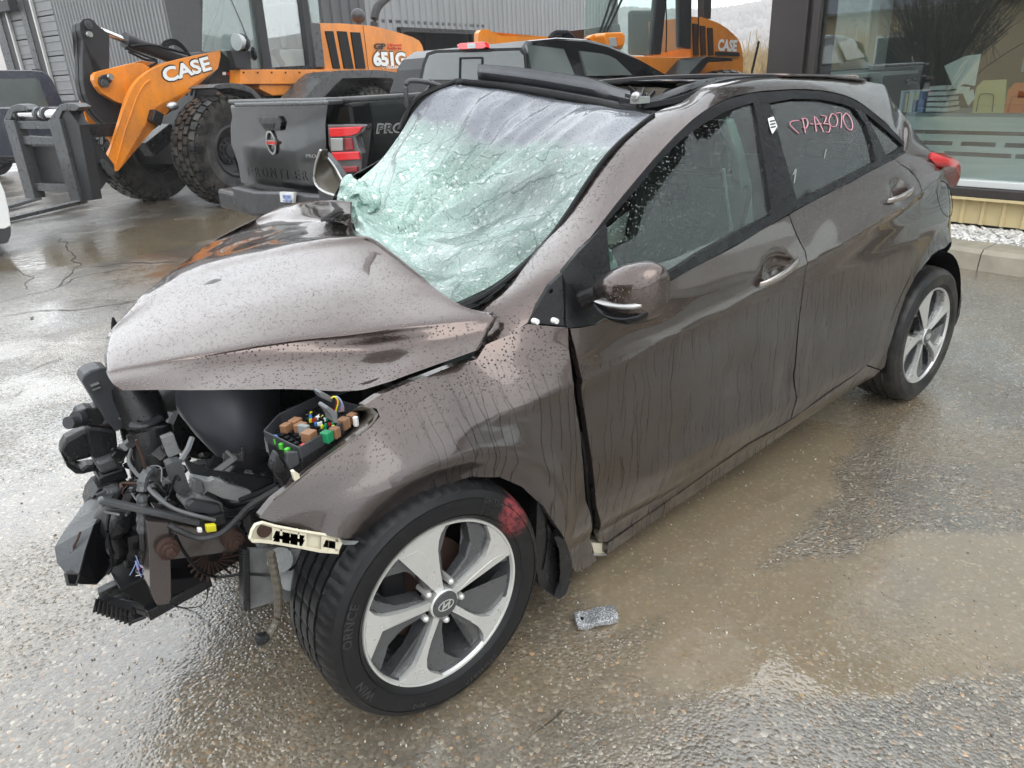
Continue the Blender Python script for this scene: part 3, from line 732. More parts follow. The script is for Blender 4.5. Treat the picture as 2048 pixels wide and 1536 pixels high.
# things in the office
DX = OX + .45
def opx(u, v): return atx(u, v, DX)
zd = opx(1950, 226).z
bm = BM(); box(bm, (DX + .30, .1 - 1.2, zd - .02), (.75, 4.4, .04)); 
for yy in (1.2, -.4, -2.2): box(bm, (DX + .3, yy, (zd - .04) / 2), (.6, .04, zd - .04))
d = obj('office_desk', bm, MT['desk'], loc=(DX, -.5, .1)); tag(d, 'long desk top behind the frosted window film', 'desk')
def oitem(name, label, cat, u0, v0, u1, v1, dx, mat, tilt=0, n=1):
    p0 = opx(u0, v1); p1 = opx(u1, v0); bm = BM()
    if n == 1: 
        box(bm, (DX + dx / 2, (p0.y + p1.y) / 2, zd + abs(p1.z - zd) / 2), (dx, abs(p0.y - p1.y), abs(p1.z - zd)))
    else:
        t = thing(name, label, cat, (DX, (p0.y + p1.y) / 2, zd)); 
        for i in range(n):
            bb = BM(); yy = p0.y + (p1.y - p0.y) * (i + .5) / n; hh = abs(p1.z - zd) * (1 - .06 * (i % 3))
            box(bb, (DX + dx / 2 + .01 * (i % 2), yy, zd + hh / 2), (dx, abs(p0.y - p1.y) / n * .8, hh)); obj('binder', bb, (MT['paper'], MT['blue_box'], MT['folder'])[i % 3 if i % 4 else 0], t)
        return t
    o = obj(name, bm, mat, loc=(DX, (p0.y + p1.y) / 2, zd), bevel=.006); tag(o, label, cat); return o
oitem('binder_row', 'row of pale upright binders behind the office window', 'binders', 1795, 181, 1846, 232, .22, None, n=8)
bx = oitem('blue_file_box', 'blue magazine file box at the end of the binder row', 'file box', 1822, 199, 1848, 232, .20, MT['blue_box'])
t = thing('paper_stack', 'stacked pale trays of paper beside the blue file box', 'paper trays', (DX, opx(1870, 230).y, zd))
for i in range(5):
    bb = BM(); a = opx(1849, 230); b = opx(1893 - 3 * i, 230); box(bb, (DX + .13, (a.y + b.y) / 2, zd + .025 + i * .045), (.25, abs(a.y - b.y), .03)); obj('paper_tray', bb, MT['paper'], t)
def holder(name, label, mat, u0, u1, v0, dark):
    t = thing(name, label, 'folder holder', (DX, opx((u0 + u1) / 2, 225).y, zd)); p = Pl((DX, 0, 0), (1, 0, 0))
    bb = BM(); slab(bb, p, [(u0, 226), (u0 + 8, v0 + 14), (u0 + 22, v0), (u1, v0 - 2), (u1 - 4, 226)], 0, .02)
    obj('holder_body', bb, mat, t)
    bb = BM(); A = [p.pt(u, v, -.008) for u, v in ((u0 + 8, 224), (u0 + 14, v0 + 34), (u0 + 20, v0 + 27), (u0 + 38, v0 + 27), (u0 + 43, v0 + 33), (u0 + 40, 224))]; tube(bb, A, .004, 5); obj('cutout_rim', bb, dark, t)
holder('yellow_holder', 'pale yellow folder holder standing on the office desk', MT['folder'], 1944, 2012, 161, MT['olive'])
holder('orange_holder', 'bright orange folder holder at the right photo edge', MT['orange_box'], 2008, 2075, 166, MT['red_text'])
def note(label, pts, mat=MT['paper']):
    p = Pl((OX + .02, 0, 0), (1, 0, 0)); bb = BM(); slab(bb, p, pts, 0, .002); q = p.pt(*pts[0]); o = obj('paper_note', bb, mat, loc=q); tag(o, label, 'paper note', 'papers taped inside the office window')
note('large pale form taped inside the office window', [(1888, 132), (1930, 112), (1962, 108), (1950, 172), (1928, 168), (1908, 178)])
note('small square note taped below the large form', [(1912, 172), (1940, 174), (1938, 186), (1914, 188)])
note('tilted paper slip taped beside the yellow holder', [(1926, 188), (1946, 178), (1950, 196), (1936, 212)])
bm = BM(); q = onside(1715, 140) + V((0, -.4, 0)); box(bm, q + V((-.5, 0, -.04)), (1.1, .5, .03)); box(bm, q + V((-.5, 0, -.6)), (.05, .05, 1.1)); 
tag(obj('side_table', bm, MT['pvc'], loc=q + V((-.5, 0, -1.15))), 'small white table under the office side window', 'table')

# gravel bed and kerb stones
yk0, yk1 = 2.6, -9.0
XK = 5.27
mgb = NT('gravel_bed_soil'); mgb.set((.22, .21, .18), .8)
bm = BM(); box(bm, ((XK + .30 + OX) / 2, (yk0 + yk1) / 2, .07), (OX - XK - .30, yk0 - yk1, .13)); struct('gravel_bed', bm, mgb.m)
it = []
for i in range(6500):
    p = V((random.uniform(XK + .30, OX - .02), random.uniform(-2.2, 2.3), .135 + random.uniform(0, .02)))
    r = random.uniform(.010, .024)
    it.append((p, r, (1.5, .9, .65), random.random() * 6))
mgr = NT('white_gravel'); vv = mgr.vor(30, 'F1', None, 'Color'); sp = mgr.n('ShaderNodeSeparateColor'); mgr.l(vv, sp.inputs[0])
mgr.set(mgr.ramp(sp.outputs[0], [(0, (.30, .29, .27)), (.4, (.55, .53, .5)), (1, (.8, .79, .76))]), .4)
tag(scatter('white_gravel', it, mgr.m), 'white gravel in the bed between kerb and office', 'gravel', kind='stuff')
kt = .15; y = yk0; ends = [yk0, atx(1958, 520, XK).y, -.9, -2.1, -3.4, -5, -7, -9]
for i in range(len(ends) - 1):
    a, b = ends[i], ends[i + 1]; bm = BM()
    sec = [(XK, 0), (XK + .02, kt - .03), (XK + .05, kt), (XK + .30, kt + .004), (XK + .30, 0)]
    A = [V((x, a - .004, z)) for x, z in sec]; prism(bm, A, (0, b - a + .008, 0))
    bmesh.ops.subdivide_edges(bm, edges=[e for e in bm.edges if e.calc_length() > .4], cuts=12, use_grid_fill=True)
    for v_ in bm.verts:
        if v_.co.z > .05: v_.co += V((noise.noise(v_.co * 6) * .012, 0, noise.noise(v_.co * 7) * .008))
    struct('kerb_stone', bm, MT['concrete'], loc=(XK, (a + b) / 2, 0))

# ---- across the yard, outside the frame to the left: what the office panes mirror
hs = thing('tan_house', 'tan sided house with dark roof mirrored in the office window', 'house', (-14, 8, 0))
bm = BM(); box(bm, (-17, 6, 1.55), (6, 17, 3.1)); obj('wall', bm, MT['siding'], hs)
bm = BM(); prism(bm, [(-13.4, -3, 2.95), (-20.6, -3, 2.95), (-17, -3, 5.6)], (0, 18, 0)); obj('roof', bm, MT['roof'], hs)
bm = BM(); box(bm, (-13.6, 6, 2.98), (.12, 17.6, .14)); obj('gutter', bm, MT['pvc'], hs)
for (yy, zz, w_, h_) in ((6.2, 1.45, .7, .9), (3.4, 1.6, 1.9, 1.9), (10.5, 1.6, 1.2, 1.0)):
    f = BM(); box(f, (-13.98, yy, zz), (.08, w_ + .16, h_ + .16)); fo = obj('window', f, MT['pvc'], hs)
    f = BM(); box(f, (-13.93, yy, zz), (.04, w_, h_)); obj('pane', f, MT['glass_dark'], fo)
sh = thing('bare_shrub', 'bare fan shaped shrub mirrored in the office window', 'shrub', (-8, 6.6, 0))
bm = BM()
for i in range(260):
    a = random.uniform(0, 2 * pi); r = random.uniform(.1, 1.0) ** .7; h = random.uniform(1.6, 3.2)
    p0 = V((-8 + random.gauss(0, .12), 6.6 + random.gauss(0, .12), .05)); p2 = p0 + V((cos(a) * r * 1.6, sin(a) * r * 1.6, h)); p1 = p0.lerp(p2, .5) + V((0, 0, .25))
    tube(bm, [p0, p1, p2], .011, 3, 2)
    for b in range(4):
        s0 = p1.lerp(p2, random.random()); e = s0 + V((random.gauss(0, .3), random.gauss(0, .3), random.uniform(.2, .7))); tube(bm, [s0, e], .006, 3, 0)
mb = NT('bare_twigs'); mb.set((.05, .042, .036), .8); obj('stems', bm, mb.m, sh)

# air: light rain and mist fade the far hill
hz = NT('mist'); hz.t.nodes.remove(hz.b); pv = hz.n('ShaderNodeVolumePrincipled'); pv.inputs['Color'].default_value = (.99, .99, 1, 1); pv.inputs['Density'].default_value = .0010; pv.inputs['Anisotropy'].default_value = .0
hz.l(pv.outputs[0], hz.o.inputs['Volume'])
bm = BM(); box(bm, (0, 0, 64), (1400, 1400, 130)); hb = obj('haze', bm, hz.m); hb['kind'] = 'stuff'; hb['label'] = 'pale rain mist fading the far hill'
# ================================================================== BACKGROUND MACHINES AND VEHICLES
def Tm(c, steer=0.0, camber=0.0, out=-1):
    """wheel frame: local x forward, h outward (world -y when out=-1), z up"""
    Rz = Matrix.Rotation(steer, 3, 'Z'); Rx = Matrix.Rotation(camber, 3, 'X'); c = V(c)
    return lambda p: c + Rz @ (Rx @ V((p[0], out * p[1], p[2])))
def arc_pts(px, n=6): return px
def letter_on(bm, s, pl, px0, px1, hpx, off, bold=.0, ext=.004, space=1.0, shear=0):
    """lettering on a vertical plane from pixel px0 (start of baseline) to px1 (end of baseline), hpx tall"""
    a = pl.pt(px0[0], px0[1], off); b = pl.pt(px1[0], px1[1], off); x = (b - a); L = x.length; x.normalize()
    y = V((0, 0, 1)); y = (y - x * y.dot(x)).normalized()
    H = (pl.pt(px0[0], px0[1] - hpx, off) - a).length
    tmp = BM(); w = textbm(tmp, s, lambda p, q, r: V((p, q, r)), 1.0, 0, bold, space, shear); tmp.free()
    cap = .70
    textbm(bm, s, lambda p, q, r: a + x * (p / w * L) + y * (q / cap * H) - pl.n * r, 1.0, ext, bold, space, shear)

def machine_tyre(parent, c, R, w, fr, mat, hubmat, dirty):
    """wheel-loader tyre with block tread; fr = (forward, away) unit vectors"""
    h, n = fr
    T = lambda p: V(c) + h * p[0] - n * p[1] + V((0, 0, p[2]))
    wh = bpy.data.objects.new('wheel', None); COL.objects.link(wh); wh.parent = parent; wh.location = V(c) - wloc(parent)
    bm = BM(); ri = R * .47
    lathe(bm, T, [(ri, w * .36), (ri + .02, w * .44), (R * .70, w * .52), (R * .88, w * .50), (R * .955, w * .40), (R * .96, 0), (R * .955, -w * .40), (R * .88, -w * .5), (R * .7, -w * .52), (ri, -w * .4)], 48)
    N = 34
    for k in range(N):
        for j in range(5):
            a = 2 * pi * (k + (.5 if j % 2 else 0)) / N; hh = (j - 2) * w * .205; rr = R * (.965 if abs(j - 2) < 2 else .945)
            c0 = T((rr * cos(a), hh, rr * sin(a)))
            e_r = (T((cos(a), 0, sin(a))) - V(c)).normalized(); e_t = (T((-sin(a), 0, cos(a))) - V(c)).normalized()
            M = Matrix((e_r, e_t, n)).transposed()
            if abs(j - 2) == 2: M = M @ Matrix.Rotation(.45 * (1 if j == 4 else -1), 3, 'Y')
            box(bm, c0, (R * .085, 2 * pi * R / N * .74, w * .165), M)
    for j in (1, -1):
        for k in range(N):
            a = 2 * pi * (k + .25) / N; c0 = T((R * .885 * cos(a), w * .49 * j, R * .885 * sin(a)))
            e_r = (T((cos(a), 0, sin(a))) - V(c)).normalized(); e_t = (T((-sin(a), 0, cos(a))) - V(c)).normalized()
            box(bm, c0, (R * .10, 2 * pi * R / N * .6, .03), Matrix((e_r, e_t, n)).transposed())
    obj('tyre', bm, mat, wh, smooth=False)
    bm = BM(); lathe(bm, T, [(ri + .012, w * .40), (ri - .02, w * .44), (ri - .045, w * .40), (ri - .06, w * .16), (R * .25, w * .10), (R * .24, w * .17), (R * .13, w * .19), (R * .12, w * .26), (.001, w * .28)], 40)
    obj('rim', bm, hubmat, wh, smooth=True)
    bm = BM()
    for k in range(12):
        a = 2 * pi * k / 12; p = T((R * .19 * cos(a), w * .18, R * .19 * sin(a))); cyl(bm, p, p - n * .035, .017, seg=6)
    obj('wheel_nut', bm, hubmat, wh)

# ---------------- wheel loader with fork carriage
H1 = V((1.71, .65, 0)).normalized(); N1 = V((-H1.y, H1.x, 0)); P0 = V((2.66, 8.55, 0))
L1 = Pl(P0, N1)
ld = thing('wheel_loader', 'orange wheel loader with black pallet fork carriage behind the black pickup', 'wheel loader', P0 + N1 * .9)
cN = L1.pt(452, 305); cN.z = .72
R1 = .72
for c in (cN, cN + N1 * 1.78): machine_tyre(ld, c, R1, .46, (H1, N1), MT['tyre_dirty'], MT['mach_grey'], 1)
cR = L1.pt(742, 300); cR = cN + H1 * ((cR - cN).dot(H1)); cR.z = .72
for c in (cR, cR + N1 * 1.78): machine_tyre(ld, c, R1, .46, (H1, N1), MT['tyre_dirty'], MT['mach_grey'], 1)
bm = BM(); bar(bm, cN, cN + N1 * 1.78, .34, .34); bar(bm, cR, cR + N1 * 1.78, .34, .34)
bar(bm, cN + N1 * .89 + V((0, 0, .15)), cR + N1 * .89 + V((0, 0, .15)), .62, .5); obj('axle_frame', bm, MT['mach_grey'], ld)
def part(name, px, o0, o1, mat, pl=L1, parent=ld, bevel=.006, smooth=False):
    bm = BM(); slab(bm, pl, px, o0, o1); return obj(name, bm, mat, parent, bevel=bevel, smooth=smooth)
arm_px = [(441, 101), (417, 106), (378, 114), (342, 123), (325, 129), (308, 137), (293, 146), (280, 157), (270, 169), (263, 181), (256, 197), (251, 212), (239, 253), (226, 294), (215, 316), (231, 343), (237, 341), (260, 314), (290, 273), (309, 246), (304, 226), (313, 213), (328, 205), (369, 185), (393, 164), (436, 137), (441, 113)]
part('lift_arm', arm_px, .42, .50, MT['orange'])
far = [(167, 195), (164, 208), (178, 256), (205, 256), (230, 290), (262, 262), (262, 215), (236, 226), (200, 215)]
part('lift_arm', far, 1.30, 1.38, MT['orange'])
part('cross_plate', [(188, 150), (194, 144), (205, 141), (246, 131), (262, 127), (284, 126), (300, 135), (290, 150), (272, 172), (262, 196), (256, 212), (232, 203), (205, 187), (194, 173), (188, 160)], .62, .70, MT['orange'])
part('cross_plate', [(262, 127), (284, 121), (320, 128), (345, 120), (352, 130), (300, 146), (270, 150)], .95, 1.0, MT['orange'])
part('pin_bracket', [(200, 155), (206, 150), (222, 147), (228, 154), (224, 163), (212, 175), (203, 172), (199, 164)], .57, .61, MT['mach_grey'])
lev = [(166, 38), (178, 36), (187, 40), (195, 50), (219, 69), (219, 140), (203, 143), (191, 152), (190, 165), (200, 184), (228, 204), (250, 214), (246, 240), (236, 258), (222, 253), (205, 240), (191, 225), (180, 207), (171, 188), (166, 160), (165, 120), (166, 80), (160, 60), (160, 46)]
part('bell_crank', lev, .78, .86, MT['mach_grey'])
part('bell_crank', [(x - 9, y + 3) for x, y in lev], 1.02, 1.10, MT['mach_grey'])
for u, v in ((178, 69), (220, 154), (212, 330), (156, 231)):
    bm = BM(); p = L1.pt(u, v, .54 if u > 190 else .74); cyl(bm, p, p - N1 * .03, .040, .034, 14); obj('pivot_pin', bm, MT['steel'], ld, smooth=True)
for u, v in ((176, 49), (209, 167)):
    bm = BM(); p = L1.pt(u, v, .56 if u > 190 else .76); cyl(bm, p, p - N1 * .02, .05, .05, 14); cyl(bm, p, p - N1 * .03, .02, .02, 10); obj('pivot_pin', bm, MT['mach_grey_wet'], ld, smooth=True)
# bolts, grease nipples, seams on arm and hood
for k in range(6):
    bm = BM(); p = L1.pt(487 + k * 28, 145, .315); cyl(bm, p, p - N1 * .012, .014, seg=6); obj('panel_bolt', bm, MT['mach_grey'], ld)
bm = BM(); tube(bm, [L1.pt(u, v, .414) for u, v in ((300, 160), (288, 170), (276, 190), (264, 222), (250, 262), (240, 300), (232, 330))], .010, 5, 3); obj('weld_seam', bm, MT['orange'], ld)
bm = BM(); cyl(bm, L1.pt(203, 62, .92), L1.pt(262, 86, .92), .042, seg=16); obj('piston_rod', bm, MT['chrome'], ld, smooth=True)
bm = BM(); a, b = L1.pt(252, 81, .92), L1.pt(372, 124, .92); cyl(bm, a, b, .085, seg=18); d = (b - a).normalized(); cyl(bm, a - d * .02, a + d * .1, .10, seg=18); cyl(bm, b, b + d * .5 - V((0, 0, .1)), .10); obj('hydraulic_cylinder', bm, MT['mach_grey'], ld, smooth=True)
bm = BM()
tube(bm, [L1.pt(262, 92, .8), L1.pt(300, 90, .8), L1.pt(330, 96, .8), L1.pt(375, 108, .8)], .02, 6)
for q in (0, 6, 12): tube(bm, [L1.pt(322, 96, .85 + q * .01), L1.pt(328, 84 + q, .85), L1.pt(345, 79 + q * .7, .85), L1.pt(362, 88 + q * .5, .85), L1.pt(380, 112, .85)], .017, 6)
for q in (0, 7): tube(bm, [L1.pt(250 + q, 96 + q, .8), L1.pt(290, 112 + q, .8), L1.pt(315, 124, .8), L1.pt(272 + q, 142, .8)], .016, 6)
for u in (378, 388, 396): tube(bm, [L1.pt(u - 6, 190, .55), L1.pt(u, 176, .5), L1.pt(u + 18, 168, .55), L1.pt(u + 30, 150, .6)], .018, 6)
obj('hydraulic_hose', bm, MT['rubber'], ld, smooth=True)
bm = BM(); bar(bm, L1.pt(170, 262, .6), L1.pt(250, 258, .6), .10, .16); bar(bm, L1.pt(300, 235, .5), L1.pt(345, 205, .5), .1, .14); bar(bm, L1.pt(300, 230, .38), L1.pt(318, 240, .38), .16, .16); bar(bm, L1.pt(290, 300, .6), L1.pt(340, 260, .6), .2, .2); obj('linkage', bm, MT['plastic'], ld, bevel=.01)
bm = BM(); ball(bm, L1.pt(345, 212, .3), .07, 10, (1.2, .8, .8)); obj('work_light', bm, MT['steel'], ld, smooth=True)
part('coupler_plate', [(146, 222), (150, 215), (159, 213), (166, 219), (170, 235), (175, 258), (193, 289), (228, 329), (229, 342), (202, 379), (182, 381), (164, 326), (150, 270)], .40, .46, MT['mach_grey'])
part('coupler_plate', [(206, 318), (214, 322), (230, 342), (229, 350), (220, 352), (206, 336), (202, 325)], .34, .39, MT['mach_grey_wet'])
part('coupler_plate', [(100, 222), (120, 216), (130, 240), (150, 290), (160, 380), (135, 381), (120, 326)], 1.35, 1.41, MT['mach_grey'])
bm = BM(); p = L1.pt(170, 285, .38); cyl(bm, p - N1 * .03, p + N1 * .02, .07, .07, 18); p = L1.pt(185, 347, .38); cyl(bm, p, p + N1 * .02, .035, seg=12); obj('pin_boss', bm, MT['rubber'], ld, smooth=True)
# blue paint-marker writing on the coupler plate
bm = BM(); letter_on(bm, 'TSB', L1, (153, 267), (175, 268), 9, .385, .02, .002); obj('marker_writing', bm, MT['blue'], ld)
# fork carriage: a welded frame square to the machine
F1 = Pl(P0 + H1 * -1.85, H1)
def fpart(name, px, o0, o1, mat=MT['mach_grey_wet'], b=.006): return part(name, px, o0, o1, mat, F1, ld, b)
fpart('carriage_upright', [(7, 240), (27, 241), (70, 397), (51, 397)], -.04, .10)
fpart('carriage_upright', [(95, 240), (119, 238), (160, 401), (140, 402)], -.04, .10)
fpart('carriage_upright', [(119, 238), (134, 216), (158, 250), (186, 400), (160, 404)], .0, .12, MT['mach_grey'])
fpart('carriage_bar', [(27, 242), (98, 243), (101, 258), (31, 258)], 0, .07)
fpart('carriage_bar', [(34, 271), (106, 275), (109, 290), (38, 289)], 0, .07)
fpart('carriage_bar', [(64, 366), (132, 369), (135, 384), (67, 382)], 0, .07)
fpart('carriage_plate', [(60, 292), (112, 292), (132, 368), (82, 366)], .10, .13, MT['mach_grey'])
fpart('hook_plate', [(7, 240), (14, 224), (22, 212), (34, 208), (48, 210), (58, 219), (50, 222), (34, 217), (26, 224), (20, 240)], -.02, .12)
fpart('hook_plate', [(98, 238), (108, 224), (118, 210), (132, 206), (148, 207), (160, 214), (150, 222), (134, 214), (124, 222), (118, 239)], -.02, .12)
bm = BM(); cyl(bm, F1.pt(30, 228, .06), F1.pt(124, 229, .06), .055, seg=18); obj('carriage_shaft', bm, MT['chrome'], ld, smooth=True)
for u in (36, 76, 90): bm = BM(); cyl(bm, F1.pt(u, 228, .06), F1.pt(u + 5, 228, .06), .075, seg=18); obj('shaft_collar', bm, MT['mach_grey_wet'], ld, smooth=True)
for (u0, v0), (u1, v1) in (((168, 402), (8, 440)), ((76, 396), (8, 416))):
    a = atz(u0, v0, .07); b = atz(u1, v1, .045); b = b + (b - a) * .4
    bm = BM(); bar(bm, a, b, .13, .05); obj('fork_tine', bm, MT['mach_grey_wet'], ld, bevel=.008)
# chassis, cab, hood
part('pivot_tower', [(440, 101), (462, 98), (479, 139), (482, 168), (445, 168), (400, 235), (372, 250), (392, 180), (436, 137)], .55, 1.35, MT['mach_grey'])
part('front_fender', [(425, 175), (432, 170), (445, 167), (465, 166), (485, 168), (498, 173), (508, 180), (518, 190), (528, 202), (518, 203), (508, 192), (497, 182), (480, 176), (460, 176), (440, 178)], -.2, .30, MT['mach_grey_wet'])
part('side_panel', [(481, 139), (676, 139), (661, 150), (645, 166), (602, 168), (481, 168)], .32, 1.5, MT['orange'], bevel=.02)
part('step_panel', [(519, 168), (640, 166), (612, 186), (590, 189), (546, 192), (519, 178)], .36, 1.45, MT['orange'], bevel=.02)
part('engine_block', [(519, 180), (700, 180), (700, 300), (519, 300)], .5, 1.4, MT['plastic'])
part('rear_fender', [(609, 195), (624, 180), (647, 155), (661, 144), (680, 141), (759, 140), (791, 144), (805, 152), (816, 166), (828, 197), (811, 197), (803, 176), (795, 166), (782, 156), (740, 155), (685, 157), (668, 172), (648, 195)], -.2, .32, MT['mach_grey_wet'], bevel=.012)
hood_px = [(640, 46), (683, 47), (726, 50), (745, 52), (759, 55), (782, 61), (804, 67), (825, 74), (838, 81), (844, 90), (847, 100), (851, 126), (845, 158), (836, 210), (815, 180), (795, 155), (782, 150), (700, 150), (649, 141)]
part('hood', hood_px, .42, 1.42, MT['orange'], bevel=.035)
for q in ([(651, 62), (667, 62), (681, 137), (667, 137)], [(675, 62), (694, 63), (708, 137), (689, 137)], [(702, 64), (721, 65), (732, 137), (713, 137)]):
    part('vent_grille', q, .40, .43, MT['rubber'], bevel=.004)
bm = BM(); tube(bm, [L1.pt(726, 51, .412), L1.pt(731, 90, .412), L1.pt(737, 140, .412)], .004, 4); obj('panel_gap', bm, MT['rubber'], ld)
bm = BM(); tube(bm, [L1.pt(748, 60, .8), L1.pt(750, 30, .8), L1.pt(758, 10, .8), L1.pt(778, -8, .8)], .075, 14); obj('exhaust_pipe', bm, MT['mach_grey'], ld, smooth=True)
bm = BM(); ball(bm, L1.pt(716, 32, .8), .13, 16, (1, 1, .95)); cyl(bm, L1.pt(718, 50, .8), L1.pt(717, 34, .8), .06); obj('air_precleaner', bm, MT['plastic_grey'], ld, smooth=True)
# cab
part('cab_pillar', [(505, -20), (522, -20), (545, 137), (528, 137)], .34, .44, MT['mach_grey'])
part('cab_pillar', [(600, -20), (612, -20), (634, 137), (620, 137)], .34, .44, MT['mach_grey'])
part('cab_panel', [(618, 45), (640, 47), (650, 134), (626, 135)], .34, 1.4, MT['mach_grey_wet'])
part('door_frame', [(555, 134), (622, 130), (624, 141), (558, 143)], .33, .38, MT['trim'])
bm = BM(); tube(bm, [L1.pt(443, -10, .45), L1.pt(432, 30, .45), L1.pt(415, 70, .45), L1.pt(404, 103, .45)], .022, 6); tube(bm, [L1.pt(449, -10, .9), L1.pt(441, 40, .9), L1.pt(428, 75, .9), L1.pt(424, 100, .9)], .022, 6); tube(bm, [L1.pt(458, -10, .40), L1.pt(480, 40, .40), L1.pt(494, 75, .40)], .006, 5)
obj('wiper_and_rail', bm, MT['rubber'], ld, smooth=True)
part('cab_glass', [(407, -20), (506, -20), (530, 137), (480, 137), (440, 100), (405, 103)], .40, .41, MT['glass_cab'], bevel=0)
part('cab_glass', [(522, -20), (602, -20), (621, 133), (545, 137)], .39, .40, MT['glass_office'], bevel=0)
part('cab_glass', [(613, -20), (634, -20), (640, 46), (624, 45)], .40, .41, MT['glass_cab'], bevel=0)
bm = BM(); slab(bm, L1, [(528, -20), (612, -20), (628, 137), (548, 137)], 1.36, 1.42); obj('cab_far_wall', bm, MT['interior'], ld)
part('cab_far_post', [(470, -20), (480, -20), (500, 137), (488, 137)], 1.36, 1.42, MT['mach_grey'])
bm = BM(); box(bm, L1.pt(570, 60, .9), (.5, .5, .75), Matrix.Rotation(math.atan2(H1.y, H1.x), 3, 'Z')); box(bm, L1.pt(590, 30, .9), (.16, .5, 1.1), Matrix.Rotation(math.atan2(H1.y, H1.x), 3, 'Z')); obj('driver_seat', bm, MT['interior'], ld, bevel=.06)
bm = BM(); box(bm, L1.pt(588, 117, .6), (.32, .3, .26), Matrix.Rotation(math.atan2(H1.y, H1.x), 3, 'Z')); obj('control_box', bm, MT['liner'], ld, bevel=.03)
bm = BM(); tube(bm, [L1.pt(548, 97, .45), L1.pt(556, 115, .45), L1.pt(566, 131, .45)], .045, 8); tube(bm, [L1.pt(560, 50, .6), L1.pt(563, 95, .6), L1.pt(600, 97, .6)], .015, 6); obj('grab_rail', bm, MT['rubber'], ld, smooth=True)
bm = BM(); p = L1.pt(478, 84, .30); cyl(bm, p + H1 * .06, p - H1 * .05, .10, .115, 20); obj('work_light', bm, MT['clear_lamp'], ld, smooth=True)
bm = BM(); ball(bm, L1.pt(485, 85, .30), .12, 14, (.9, .9, 1)); obj('lamp_housing', bm, MT['trim'], ld, smooth=True)
part('lamp_bracket', [(461, 101), (500, 101), (503, 137), (474, 137)], .30, .40, MT['mach_grey'])
bm = BM(); ball(bm, L1.pt(507, 107, .3), .09, 12, (.5, 1, 1.1)); obj('mirror', bm, MT['trim'], ld, smooth=True)
part('warning_sticker', [(455, 145), (473, 145), (473, 150), (455, 150)], .535, .545, MT['red_text'], bevel=0)
part('warning_sticker', [(446, 144), (452, 144), (452, 150), (446, 150)], .535, .545, MT['white'], bevel=0)
# lettering on arm and hood
bm = BM(); letter_on(bm, 'CASE', L1, (329, 166), (425, 139), 29, .416, .06, .0, .98); obj('letters_case_outline', bm, MT['black_decal'], ld)
bm = BM(); letter_on(bm, 'CASE', L1, (330, 164.5), (424, 138), 26, .412, .035, .0, 1.0); obj('letters_case', bm, MT['white'], ld)
bm = BM(); letter_on(bm, '651G', L1, (747, 130.6), (814, 130.6), 27, .406, .075, 0, .93); obj('letters_model_outline', bm, MT['black_decal'], ld)
bm = BM(); letter_on(bm, '651G', L1, (748, 130), (813, 130), 25, .402, .055, 0, .94); obj('letters_model', bm, MT['white'], ld)
bm = BM(); letter_on(bm, 'GP', L1, (749, 98), (772, 98), 11, .405, .04); obj('letters_dealer', bm, MT['black_decal'], ld)
bm = BM(); letter_on(bm, 'Clément', L1, (775, 92), (804, 92), 5, .405, .01); letter_on(bm, 'Poulin inc', L1, (775, 98.5), (804, 98.5), 5, .405, .01); obj('letters_dealer_name', bm, MT['red_text'], ld)
bm = BM(); letter_on(bm, 'TERAPRO', L1, (772, 137.5), (804, 137.5), 6, .405, .01); p = L1.pt(766, 134, .405)
for k in range(12):
    a = 2 * pi * k / 12; b = 2 * pi * (k + 1) / 12; bar(bm, p + (H1 * cos(a) + V((0, 0, 1)) * sin(a)) * .03, p + (H1 * cos(b) + V((0, 0, 1)) * sin(b)) * .03, .008, .004)
obj('letters_small', bm, MT['white'], ld)

# ---------------- second loader, further right
H2 = V((cos(radians(-8)), sin(radians(-8)), 0)); N2 = V((-H2.y, H2.x, 0)); P2 = CAM + ray(1300, 150) * 9.6; P2.z = 0
L2 = Pl(P2, N2)
l2 = thing('wheel_loader', 'second orange wheel loader half hidden behind the pickup roof', 'wheel loader', P2 + N2 * .9)
def q2(name, px, o0, o1, mat, bevel=.006): return part(name, px, o0, o1, mat, L2, l2, bevel)
q2('hood', [(1383, 33), (1405, 35), (1422, 40), (1437, 46), (1452, 55), (1465, 66), (1475, 76), (1481, 87), (1485, 105), (1487, 123), (1484, 160), (1380, 160), (1383, 60)], .05, 1.0, MT['orange'], .03)
q2('side_panel', [(1215, 92), (1243, 107), (1270, 112), (1301, 113), (1394, 115), (1390, 200), (1240, 200), (1210, 150)], -.05, 1.1, MT['orange'], .02)
for k in range(3): q2('vent_grille', [(1386 + k * 15, 47 + k * 4), (1396 + k * 15, 48 + k * 4), (1398 + k * 15, 110), (1388 + k * 15, 111)], .03, .06, MT['rust'], .003)
q2('rear_fender', [(1374, 152), (1404, 118), (1413, 113), (1465, 116), (1466, 122), (1418, 123), (1394, 154)], -.5, .05, MT['mach_grey'])
q2('exhaust_pipe', [(1409, -15), (1424, -15), (1422, 38), (1408, 38)], .3, .42, MT['mach_grey'])
q2('cab_pillar', [(1315, -15), (1335, -15), (1322, 109), (1305, 109)], .0, .1, MT['mach_grey'])
q2('cab_pillar', [(1361, -15), (1384, -15), (1382, 98), (1362, 94)], .0, .1, MT['mach_grey'])
q2('cab_far_post', [(1228, -15), (1236, -15), (1236, 100), (1228, 100)], 1.1, 1.16, MT['mach_grey'])
bm = BM(); slab(bm, L2, [(1262, 20), (1330, 20), (1330, 110), (1262, 110)], .9, 1.0); obj('driver_seat', bm, MT['interior'], l2, bevel=.05)
q2('cab_dash', [(1169, 58), (1240, 48), (1246, 96), (1235, 108), (1215, 92), (1190, 80)], .3, .9, MT['plastic_grey'])
